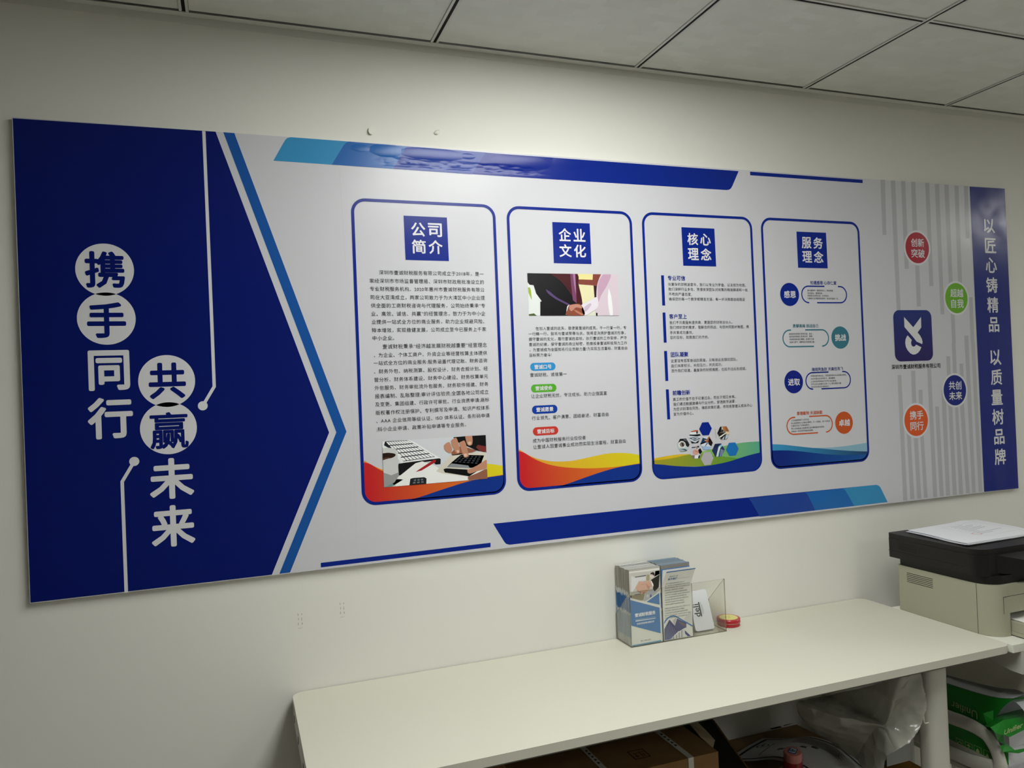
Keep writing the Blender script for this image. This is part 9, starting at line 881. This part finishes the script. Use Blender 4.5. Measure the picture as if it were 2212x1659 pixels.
def ream(z0, z1, yf, yb, label, wrap, m_wrap, flare=0.0, lift=0.0):
    t = thing('paper_ream', label, 'paper ream', (2.975, (yf + yb) / 2, z0), 'paper reams on the trolley')
    bm = boxes((RX0_ + 0.0012, RX1_ - 0.0012, yf, yb, z0 + 0.0014, z1 - 0.0014)); obj('paper_block', bm, m_ream, t)
    bm = new(); n = 6           # wrapper sleeve, torn open at the front
    ring = [(RX0_, z0 + (z1 - z0) * k / n) for k in range(n)] + [(RX0_ + (RX1_ - RX0_) * k / n, z1) for k in range(n)] + [(RX1_, z1 - (z1 - z0) * k / n) for k in range(n)] + [(RX1_ - (RX1_ - RX0_) * k / n, z0) for k in range(n)]
    rows = []
    for y in (yb, -0.27, wrap + 0.03, wrap):
        row = []
        for x, z in ring:
            s_ = (z - z0) / (z1 - z0); f_ = (1 if y == wrap else 0.35 if y == wrap + 0.03 else 0)
            row.append(bm.verts.new((x, y - flare * s_ * f_ + (0.006 * math.sin(x * 60 + z * 80) if y == wrap else 0), z + lift * s_ * f_)))
        rows.append(row)
    for a, b in zip(rows, rows[1:]):
        for k in range(len(ring)): bm.faces.new((a[k], a[(k + 1) % len(ring)], b[(k + 1) % len(ring)], b[k]))
    bm.faces.new(rows[0])
    return t, obj('wrapper', bm, m_wrap, t, smooth=50)
Z = [0.3385, 0.392, 0.4455, 0.499, 0.5525]
m_wwrap = mat('white_wrapper', '#cfd0ca', 0.35, 0.4)
r4, w4 = ream(Z[0], Z[1], -0.425, -0.075, 'white wrapped paper ream at the bottom of the trolley stack', -0.41, m_wwrap)
r3, w3 = ream(Z[1], Z[2], -0.440, -0.075, 'green paper ream with white handling symbols low in the trolley stack', -0.418, m_green)
r2, w2 = ream(Z[2], Z[3], -0.444, -0.075, 'torn open green paper ream with its front flap hanging out', -0.395, m_green)
r1, w1 = ream(Z[3], Z[4], -0.380, -0.075, 'topmost green paper ream on the trolley, flared open at its front', -0.392, m_green, 0.074, 0.030)
def flapmesh(parent, *polys):
    bm = new()
    for q in polys: bm.faces.new([bm.verts.new(c) for c in q])
    bmesh.ops.triangulate(bm, faces=bm.faces[:]); bmesh.ops.solidify(bm, geom=bm.faces[:], thickness=0.0008)
    return obj('wrapper_flap', bm, m_green, parent)
flapmesh(r1, [(2.8364, -0.3980, 0.5266), (2.8600, -0.4100, 0.5357), (2.8565, -0.4100, 0.5086), (2.8443, -0.4000, 0.4981)])
flapmesh(r2, [(2.8387, -0.4000, 0.4928), (2.8695, -0.4000, 0.5073), (2.9053, -0.4000, 0.5122), (2.9960, -0.4000, 0.5124), (2.9423, -0.4520, 0.5217), (2.8425, -0.4520, 0.5277), (2.7964, -0.4500, 0.5159)], [(2.9423, -0.4520, 0.5217), (2.8425, -0.4520, 0.5277), (2.7964, -0.4500, 0.5159), (2.7997, -0.4600, 0.5059), (2.8454, -0.4660, 0.4886), (2.9213, -0.4660, 0.5012)])
flapmesh(r2, [(2.8075, -0.4500, 0.5040), (2.8395, -0.4500, 0.4930), (2.8445, -0.4500, 0.4648), (2.8322, -0.4400, 0.4705)])
flapmesh(r3, [(2.8334, -0.4450, 0.4575), (2.8545, -0.4450, 0.4620), (2.8681, -0.4600, 0.4472), (2.9002, -0.4660, 0.4483), (2.8997, -0.4660, 0.4410), (2.8787, -0.4620, 0.4373), (2.8346, -0.4500, 0.4446)])
flapmesh(r3, [(2.8605, -0.4300, 0.4358), (2.8633, -0.4450, 0.4367), (2.8628, -0.4450, 0.4021), (2.8633, -0.4300, 0.3978)])
a = Vector((2.8678, -0.3136, 0.4989)); b = Vector((2.8678, -0.2718, 0.4978)); c = Vector((2.8678, -0.3538, 0.4974))
d = (b - c); wl = d.length; d.normalize(); e = Vector((0, -d.z, d.y))
if e.z > 0: e = -e
bm = new(); write(bm, 'Unifier', lambda u, v, l: tuple(a + d * u + e * v - Vector((0.0006 + l, 0, 0))), wl, 0.022, 1.0, 0.0)
obj('wrapper_text', bm, m_gold, w1, recalc=False)
a = Vector((2.8552, -0.4675, 0.5106)); b = Vector((2.8281, -0.4630, 0.5053)); c = Vector((2.8921, -0.4675, 0.5160)); d = c - b; wl = d.length; d.normalize()
bm = new(); write(bm, 'Unifier', lambda u, v, l: tuple(a + d * u + Vector((0.05, -0.2, 1)).normalized() * v + Vector((0, -0.002 - l, 0))), wl, 0.016, 1.0, 0.015)
obj('wrapper_text', bm, m_gold, w2, recalc=False)
for k, q in enumerate(((2.8678, -0.2935, 0.3930), (2.8678, -0.3221, 0.3946), (2.8678, -0.3501, 0.3961), (2.8678, -0.3794, 0.3960))):
    bm = new(); y, z = q[1], q[2]
    fn = lambda u, v, l: (RX0_ - 0.0008 - l, y - u, z + v)
    for a, b, c, d in ((-0.0115, 0.0115, 0.0125, 0.0135), (-0.0115, 0.0115, -0.0135, -0.0125), (-0.0115, -0.0105, -0.0135, 0.0135), (0.0105, 0.0115, -0.0135, 0.0135)):
        flat(bm, [(a, c), (b, c), (b, d), (a, d)], fn, 0)
    if k == 0:
        for n in range(3):
            a0 = n * 2 * math.pi / 3 + 0.3
            flat(bm, [(0.0075 * math.cos(a0 + s), 0.0075 * math.sin(a0 + s)) for s in (0, 0.4, 0.8, 1.2, 1.5)] + [(0.0048 * math.cos(a0 + s), 0.0048 * math.sin(a0 + s)) for s in (1.5, 1.2, 0.8, 0.4, 0)], fn, 0)
    elif k == 1:
        flat(bm, [(-0.008, 0.003), (0, 0.0095), (0.008, 0.003), (0.0012, 0.0045), (0.0012, -0.009), (-0.0012, -0.009), (-0.0012, 0.0045)], fn, 0)
    elif k == 2:
        flat(bm, [(-0.007, -0.001), (0, 0.0085), (0.007, -0.001), (0.0045, -0.001), (0.0045, -0.008), (0.0018, -0.008), (0.0018, -0.003), (-0.0018, -0.003), (-0.0018, -0.008), (-0.0045, -0.008), (-0.0045, -0.001)], fn, 0)
    else:
        flat(bm, [(0, 0.007), (0.006, -0.004), (-0.006, -0.004)], fn, 0); flat(bm, [(-0.007, -0.0075), (0.007, -0.0075), (0.007, -0.006), (-0.007, -0.006)], fn, 0)
    obj('handling_symbol', bm, m_gold, w3, recalc=False)
# loose sheets on top of the stack
def loose(z, mats, label, pts, name='paper_sheet'):
    """pts: two polylines (left edge, right edge) lofted into one sheet"""
    L_, R_ = [smooth_path(q, 4) for q in pts]; bm = new(); n = 8; rows = []
    for a, b in zip(L_, R_): rows.append([bm.verts.new(a.lerp(b, i / n) + Vector((0, 0, 0.004 * math.sin(i / n * math.pi)))) for i in range(n + 1)])
    for a, b in zip(rows, rows[1:]):
        for i in range(n): bm.faces.new((a[i], a[i + 1], b[i + 1], b[i]))
    bmesh.ops.solidify(bm, geom=bm.faces[:], thickness=0.0006)
    return tag(obj(name, bm, mats, smooth=True), label, 'paper', 'loose sheets on the reams')
loose(0, m_paper2, 'white sheet lying flat on the topmost green ream', [[(2.870, -0.08, 0.5545), (2.870, -0.258, 0.5555), (2.869, -0.40, 0.568), (2.869, -0.462, 0.5855)], [(3.08, -0.08, 0.556), (3.08, -0.25, 0.557), (3.08, -0.40, 0.571), (3.08, -0.46, 0.588)]])
loose(0, mat('manila_sheet', '#cfccbe', 0.6, 0.25), 'greyish sheet bowed over the white paper under the printer stand', [[(2.905, -0.10, 0.560), (2.905, -0.22, 0.5625), (2.905, -0.37, 0.579), (2.905, -0.44, 0.5955), (2.907, -0.468, 0.5935)], [(3.07, -0.10, 0.60), (3.07, -0.25, 0.61), (3.07, -0.40, 0.635), (3.06, -0.46, 0.648), (3.05, -0.49, 0.64)]])
loose(0, m_paper2, 'white sheet curling down in front of the paper reams', [[(2.885, -0.40, 0.570), (2.88, -0.46, 0.572), (2.885, -0.485, 0.545), (2.895, -0.478, 0.515), (2.90, -0.47, 0.505)], [(3.08, -0.42, 0.60), (3.08, -0.50, 0.60), (3.08, -0.525, 0.56), (3.08, -0.52, 0.53), (3.08, -0.51, 0.515)]])

# ------------------------------------------------------------------ things stored under the table
m_card = mat('cardboard', '#8a6a44', 0.8, 0.15, noise=0.12, scale=30)
m_card2 = mat('cardboard_brown', '#80694a', 0.8, 0.15, noise=0.15, scale=25)
m_strap = mat('white_strap', '#c9c6ba', 0.35, 0.4)
m_print = mat('box_print', '#5c2a24', 0.8, 0.1)
CXa, CXb, CYa, CYb, CZ = 1.50, 1.98, -0.40, -0.06, 0.595
cb = thing('carton', 'brown cardboard carton bound with two pale plastic straps under the table', 'box', ((CXa + CXb) / 2, -0.23, 0))
obj('box_body', boxes((CXa, CXb, CYa, CYb, 0, CZ)), m_card, cb, bevel=0.002)
obj('lid_seam', boxes((CXa + 0.01, CXb - 0.005, -0.2315, -0.2285, CZ, CZ + 0.0004)), mat('seam_brown', '#5c3d24', 0.8, 0.1), cb)
for n, x in enumerate((1.905, 1.70)):
    bm = boxes((x - 0.007, x + 0.007, CYa - 0.0012, CYb + 0.0012, CZ + 0.0002, CZ + 0.0014), (x - 0.007, x + 0.007, CYa - 0.0014, CYa - 0.0002, 0, CZ + 0.0013), (x - 0.007, x + 0.007, CYb + 0.0002, CYb + 0.0014, 0, CZ + 0.0013))
    s_ = obj('strap', bm, m_strap, cb)
    bm = new()
    for k in range(5): flat(bm, [(x - 0.003, CYa + 0.06 + k * 0.016), (x + 0.004, CYa + 0.062 + k * 0.016), (x + 0.003, CYa + 0.068 + k * 0.016), (x - 0.002, CYa + 0.070 + k * 0.016)], lambda u, v, l: (u, v, CZ + 0.0017), 0)
    obj('strap_print', bm, mat('strap_ink', '#4c4a46', 0.6, 0.2), s_, recalc=False)
a = Vector((1.8056, -0.3351, 0.5965))
bm = new(); w = 0.021
for b in ((-w, w, -w, -w + 0.003), (-w, w, w - 0.003, w), (-w, -w + 0.003, -w, w), (w - 0.003, w, -w, w), (-0.013, -0.003, -0.01, -0.007), (-0.013, 0.0, 0.004, 0.007), (0.003, 0.006, -0.014, 0.012), (0.008, 0.015, 0.006, 0.009), (-0.010, -0.007, -0.014, 0.002), (0.009, 0.012, -0.014, 0.0)):
    flat(bm, [(b[0], b[2]), (b[1], b[2]), (b[1], b[3]), (b[0], b[3])], lambda u, v, l: (a.x + u, a.y + v, CZ + 0.0006), 0)
obj('printed_seal', bm, m_print, cb, recalc=False)

m_blackbag = mat('black_vinyl', '#17140f', 0.45, 0.4, bump=0.4, scale=18)
cs = thing('carry_bag', 'black vinyl bag standing between the carton and the certificate', 'bag', (2.07, -0.28, 0))
bm = new(); prism(bm, [(-0.06, 0), (-0.455, 0), (-0.455, 0.45), (-0.42, 0.475), (-0.30, 0.527), (-0.21, 0.567), (-0.18, 0.576), (-0.12, 0.57), (-0.06, 0.55)], YZ, 2.0, 2.098)
obj('bag_body', bm, m_blackbag, cs, smooth=30, bevel=0.006)
bm = new(); tube(bm, smooth_path([(2.099, -0.10, 0.565), (2.1, -0.19, 0.572), (2.1, -0.30, 0.525), (2.1, -0.42, 0.472), (2.1, -0.455, 0.45)]), 0.003, 8)
obj('worn_edge', bm, mat('worn_brown', '#6c5230', 0.7, 0.2, noise=0.4, scale=90), cs, smooth=True)
# torn paper poking out between carton and bag
a = [Vector(q) for q in ((2.0496, -0.2000, 0.5760), (2.0611, -0.2400, 0.5563), (2.0394, -0.3000, 0.5666), (2.0130, -0.3300, 0.5662), (1.9969, -0.3000, 0.5840), (2.0196, -0.2200, 0.5776))]
bm = new(); vs = [bm.verts.new(q) for q in a]; bm.faces.new(vs); bmesh.ops.triangulate(bm, faces=bm.faces[:]); bmesh.ops.solidify(bm, geom=bm.faces[:], thickness=0.0015)
tag(obj('crumpled_paper', bm, mat('tan_paper', '#a8977c', 0.7, 0.2, bump=0.5, scale=40)), 'torn tan paper sticking up between the carton and the black bag', 'paper')

# flattened box lid with two dark symbols
fb = thing('cardboard_box', 'low brown box with two dark square symbols under the certificate', 'box', (2.38, -0.09, 0))
bm = new(); prism(bm, [(2.13, -0.012), (2.53, -0.012), (2.545, -0.165), (2.31, -0.20), (2.30, -0.42), (2.13, -0.42)], XY, 0, 0.40); obj('box_body', bm, m_card2, fb, bevel=0.003)
bm = new()
for q in ([(2.4414, 0.0214, 0.4006), (2.4749, 0.0199, 0.4006), (2.4781, -0.01, 0.4006), (2.4392, -0.0092, 0.4006)], [(2.4867, 0.0215, 0.4006), (2.5159, 0.0185, 0.4006), (2.5261, -0.0007, 0.4006), (2.4894, -0.0048, 0.4006)]):
    flat(bm, [(c[0], c[1]) for c in q], lambda u, v, l: (u, v, 0.4006), 0)
obj('printed_symbol', bm, mat('symbol_ink', '#3a3226', 0.8, 0.1), fb, recalc=False)

# certificate draped over the box
m_cert = mat('certificate_paper', '#e2e3e3', 0.55, 0.3)
LE = smooth_path([(2.372, -0.052, 0.404), (2.42, -0.105, 0.4165), (2.465, -0.155, 0.433), (2.50, -0.215, 0.428), (2.515, -0.28, 0.405), (2.52, -0.33, 0.385)], 6)
acc = [0.0]
for q, s in zip(LE, LE[1:]): acc.append(acc[-1] + (s - q).length)
def along(d):
    d = min(max(d, 0), acc[-1])
    for i in range(len(acc) - 1):
        if d <= acc[i + 1]: return LE[i].lerp(LE[i + 1], (d - acc[i]) / (acc[i + 1] - acc[i]))
    return LE[-1].copy()
TOTAL = acc[-1]
def cert(u, v, l=0.0):
    """u along the long right edge, v across to the left"""
    q = along(u * TOTAL); return (q.x - 0.205 * v * 0.93, q.y - 0.205 * v * 0.37, q.z + 0.0012 + 0.016 * math.sin(v * math.pi * 0.9) * (0.3 + u) + 0.02 * max(0, v - 0.75) * (1 - u) + l)
bm = new(); nu, nv = 24, 14
g = [[bm.verts.new(cert(i / nu, j / nv)) for j in range(nv + 1)] for i in range(nu + 1)]
for i in range(nu):
    for j in range(nv): bm.faces.new((g[i][j], g[i + 1][j], g[i + 1][j + 1], g[i][j + 1]))
bmesh.ops.solidify(bm, geom=bm.faces[:], thickness=0.0005)
ce = tag(obj('certificate', bm, m_cert, smooth=True), 'white certificate sheet with an ornate black border lying on the boxes', 'certificate')
m_blackink = mat('black_ink', '#26262a', 0.6, 0.2)
bm = new()
def cseg(a, b, w, n=16, mi=0):
    d = Vector((b[1] - a[1], a[0] - b[0])).normalized() * w / 2
    for q in range(n):
        p0 = [a[i] + (b[i] - a[i]) * q / n for i in (0, 1)]; p1 = [a[i] + (b[i] - a[i]) * (q + 1) / n for i in (0, 1)]
        bm.faces.new([bm.verts.new(cert(x, y, 0.0012)) for x, y in ((p0[0] + d.x, p0[1] + d.y), (p0[0] - d.x, p0[1] - d.y), (p1[0] - d.x, p1[1] - d.y), (p1[0] + d.x, p1[1] + d.y))]).material_index = mi
for a, b in (((0.06, 0.09), (0.96, 0.09)), ((0.06, 0.09), (0.06, 0.93)), ((0.06, 0.93), (0.96, 0.93)), ((0.96, 0.09), (0.96, 0.93))): cseg(a, b, 0.026, 20)
for k in range(11): cseg((0.36 + 0.0 * k, 0.17 + 0.022 * k), (0.62 + 0.02 * (k % 3) + 0.12, 0.17 + 0.022 * k), 0.007)
cseg((0.20, 0.30), (0.22, 0.80), 0.006); cseg((0.12, 0.30), (0.125, 0.45), 0.006)
for k in range(16):
    a0, a1 = k / 16 * 2 * math.pi, (k + 1) / 16 * 2 * math.pi
    cseg((0.135 + 0.045 * math.cos(a0), 0.42 + 0.075 * math.sin(a0)), (0.135 + 0.045 * math.cos(a1), 0.42 + 0.075 * math.sin(a1)), 0.008, 1)
flat(bm, [(0.135 + (0.02 if q % 2 == 0 else 0.009) * math.cos(q * math.pi / 5), 0.42 + (0.03 if q % 2 == 0 else 0.013) * math.sin(q * math.pi / 5)) for q in range(10)], lambda u, v, l: cert(u, v, 0.0012), 0)
obj('certificate_print', bm, m_blackink, ce, recalc=False)
bm = new()
for s, u0, v0 in (('营', 0.36, 0.66), ('业', 0.44, 0.60), ('执', 0.50, 0.52), ('照', 0.57, 0.44)):
    write(bm, s, lambda u, v, l: cert(u0 - v * 1.0, v0 - u * 1.2, 0.0013), 0.055, 0, 1.0, 0.03)
obj('certificate_title', bm, m_blackink, ce, recalc=False)

# translucent red hand stamp
a = Vector((2.2862, -0.2862, 0.4860))
sp_ = thing('hand_stamp', 'translucent pink hand stamp with a blue edged label on its top', 'stamp', (a.x, a.y, 0.428))
m_pink = mat('pink_plastic', '#c97f78', 0.25, 0.5)
m_red2 = mat('red_ink_body', '#9a2430', 0.3, 0.5)
ax = Vector((-0.10, -0.12, 1.0)).normalized()
M = Matrix.Translation(a) @ Vector((0, 0, 1)).rotation_difference(ax).to_matrix().to_4x4()
def slathe(name, prof, m, n=40):
    bm = new(); lathe(bm, prof, (0, 0, 0), n)
    for v in bm.verts: v.co = M @ v.co
    return obj(name, bm, m, sp_, smooth=45)
slathe('clear_cap', [(0.0235, -0.022), (0.0235, -0.006), (0.0215, -0.001), (0.0185, 0.0)], m_pink)
slathe('ink_body', [(0.0235, -0.05), (0.0243, -0.045), (0.0238, -0.0222)], m_red2)
slathe('collar', [(0.0262, -0.0835), (0.0275, -0.081), (0.0275, -0.054), (0.026, -0.0505)], m_pink)
bm = new(); prism(bm, rrect(-0.0115, 0.0115, -0.0105, 0.0105, 0.004), lambda u, v, q: tuple(M @ Vector((u * 0.85 - v * 0.5, v * 0.85 + u * 0.5, q))), 0.0001, 0.0009); lb = obj('label', bm, cm('#2f5f9c'), sp_)
bm = new(); prism(bm, rrect(-0.0092, 0.0092, -0.0082, 0.0082, 0.003), lambda u, v, q: tuple(M @ Vector((u * 0.85 - v * 0.5, v * 0.85 + u * 0.5, q))), 0.001, 0.0013); obj('label_face', bm, cm('#cfe0ea'), lb)
bm = new()
for s, v0 in (('E3', 0.004), ('E区', -0.0035)): write(bm, s, lambda u, v, l: tuple(M @ Vector((u * 0.85 - (v + v0) * 0.5, (v + v0) * 0.85 + u * 0.5, 0.0015))), 0.0105, 0, 1.0, 0.03)
obj('label_text', bm, m_blackink, lb, recalc=False)

# clear plastic bag hanging behind the leg
def bag_material():
    m = bpy.data.materials.new('milky_plastic_film'); m.use_nodes = True; nt = m.node_tree; nt.nodes.clear(); N = nt.nodes.new; Lk = nt.links.new
    tr = N('ShaderNodeBsdfTransparent'); tr.inputs[0].default_value = (0.93, 0.93, 0.9, 1)
    pb = N('ShaderNodeBsdfPrincipled'); pb.inputs['Base Color'].default_value = lin('#b9b7ad'); pb.inputs['Roughness'].default_value = 0.2; pb.inputs['Specular IOR Level'].default_value = 0.9
    g = N('ShaderNodeNewGeometry')
    n = N('ShaderNodeTexNoise'); n.noise_type = 'RIDGED_MULTIFRACTAL'; n.inputs['Scale'].default_value = 11; n.inputs['Detail'].default_value = 4; n.inputs['Distortion'].default_value = 0.9
    n2 = N('ShaderNodeTexVoronoi'); n2.feature = 'SMOOTH_F1'; n2.inputs['Scale'].default_value = 26; n2.inputs['Smoothness'].default_value = 0.15
    Lk(g.outputs['Position'], n.inputs['Vector']); Lk(g.outputs['Position'], n2.inputs['Vector'])
    b = N('ShaderNodeBump'); b.inputs['Strength'].default_value = 1.0; b.inputs['Distance'].default_value = 0.006; Lk(n.outputs['Fac'], b.inputs['Height'])
    b2 = N('ShaderNodeBump'); b2.inputs['Strength'].default_value = 0.7; b2.inputs['Distance'].default_value = 0.012; Lk(n2.outputs['Distance'], b2.inputs['Height']); Lk(b.outputs[0], b2.inputs['Normal']); Lk(b2.outputs[0], pb.inputs['Normal'])
    m2 = N('ShaderNodeMixShader'); m2.inputs[0].default_value = 0.55; Lk(tr.outputs[0], m2.inputs[1]); Lk(pb.outputs[0], m2.inputs[2])
    o = N('ShaderNodeOutputMaterial'); Lk(m2.outputs[0], o.inputs[0]); return m
outl = [Vector(q) for q in ((2.3461, -0.2400, 0.5817), (2.4697, -0.2400, 0.5852), (2.4656, -0.3940, 0.6653), (2.4721, -0.4780, 0.7278), (2.5219, -0.4780, 0.7243), (2.5372, -0.4780, 0.6709), (2.5427, -0.4780, 0.6353), (2.5316, -0.4780, 0.6050), (2.5161, -0.4780, 0.5768), (2.4842, -0.4780, 0.5519), (2.4458, -0.4710, 0.5360), (2.4440, -0.4320, 0.4964), (2.4469, -0.4120, 0.4495), (2.4663, -0.3520, 0.4227), (2.4818, -0.3020, 0.4314), (2.4543, -0.2400, 0.4542), (2.3637, -0.2400, 0.5346))]
ol = smooth_path(outl + [outl[0]], 9)[:-1]; cen = sum(ol, Vector()) / len(ol)
from mathutils import noise as mnoise
def crumple(p):
    return (mnoise.ridged_multi_fractal(p * 11, 0.8, 2.1, 5, 0.9, 1.8) - 1.2) * 0.0055 + mnoise.noise(p * 60) * 0.0025 + abs(mnoise.noise(p * 32)) * 0.006
bm = new(); rings = []
K = 22
for side in (-1, 1):
    rs = []
    for k in range(K):
        r = 1 - k / K
        ring = []
        for i, q in enumerate(ol):
            p_ = cen.lerp(q, max(r, 0.02)); thin = 1 - 0.75 * min(max((-0.3 - p_.y) / 0.15, 0), 1)
            d = math.sqrt(max(0, 1 - r * r)) * 0.040 * thin
            nz = crumple(p_ + Vector((0, side * 3, 0))) * (0.35 + 0.65 * thin)
            jag = 1 + 0.022 * mnoise.noise(Vector((i * 0.8, 3.1, 0))) + 0.016 * mnoise.noise(Vector((i * 2.3, 7.7, 0)))
            if k == 0: p_ = cen + (p_ - cen) * jag
            ring.append(bm.verts.new(p_ + Vector((0, side * (d + 0.002) + nz * (1 if k else 0.3), mnoise.noise(p_ * 25 + Vector((9, 0, 0))) * 0.004))))
        rs.append(ring)
    for a, b in zip(rs, rs[1:]):
        for i in range(len(ol)): bm.faces.new((a[i], a[(i + 1) % len(ol)], b[(i + 1) % len(ol)], b[i]))
    bm.faces.new(rs[-1]); rings.append(rs[0])
for i in range(len(ol)): bm.faces.new((rings[0][i], rings[0][(i + 1) % len(ol)], rings[1][(i + 1) % len(ol)], rings[1][i]))
zmax = ZT - 0.026
for v in bm.verts:
    if v.co.z > zmax: v.co.z = zmax - (v.co.z - zmax) * 0.05
tag(obj('plastic_bag', bm, bag_material(), smooth=60), 'large crinkled clear plastic bag bulging under the table beside the leg', 'plastic bag')

# kraft box at the foot of the bag and a pale carton behind the leg
kb = thing('kraft_box', 'yellowish kraft cardboard box below the plastic bag', 'box', (2.56, -0.32, 0))
obj('box_body', boxes((2.42, 2.678, -0.39, -0.292, 0, 0.382)), mat('kraft', '#8e6a32', 0.8, 0.15, noise=0.1, scale=30), kb, bevel=0.002)
obj('lid_flap', boxes((2.422, 2.676, -0.388, -0.294, 0.3822, 0.3845)), mat('kraft', '#8e6a32'), kb)
pc = thing('pale_carton', 'pale grey carton standing behind the table leg', 'box', (2.74, -0.12, 0))
obj('box_body', boxes((2.70, 2.80, -0.19, -0.06, 0, 0.44)), mat('pale_card', '#b4b6b4', 0.7, 0.2), pc, bevel=0.003)
obj('lid_flap', boxes((2.702, 2.798, -0.188, -0.062, 0.4402, 0.4425)), mat('pale_card', '#b4b6b4'), pc)

COL.objects.unlink(FONT_OB); bpy.data.objects.remove(FONT_OB)
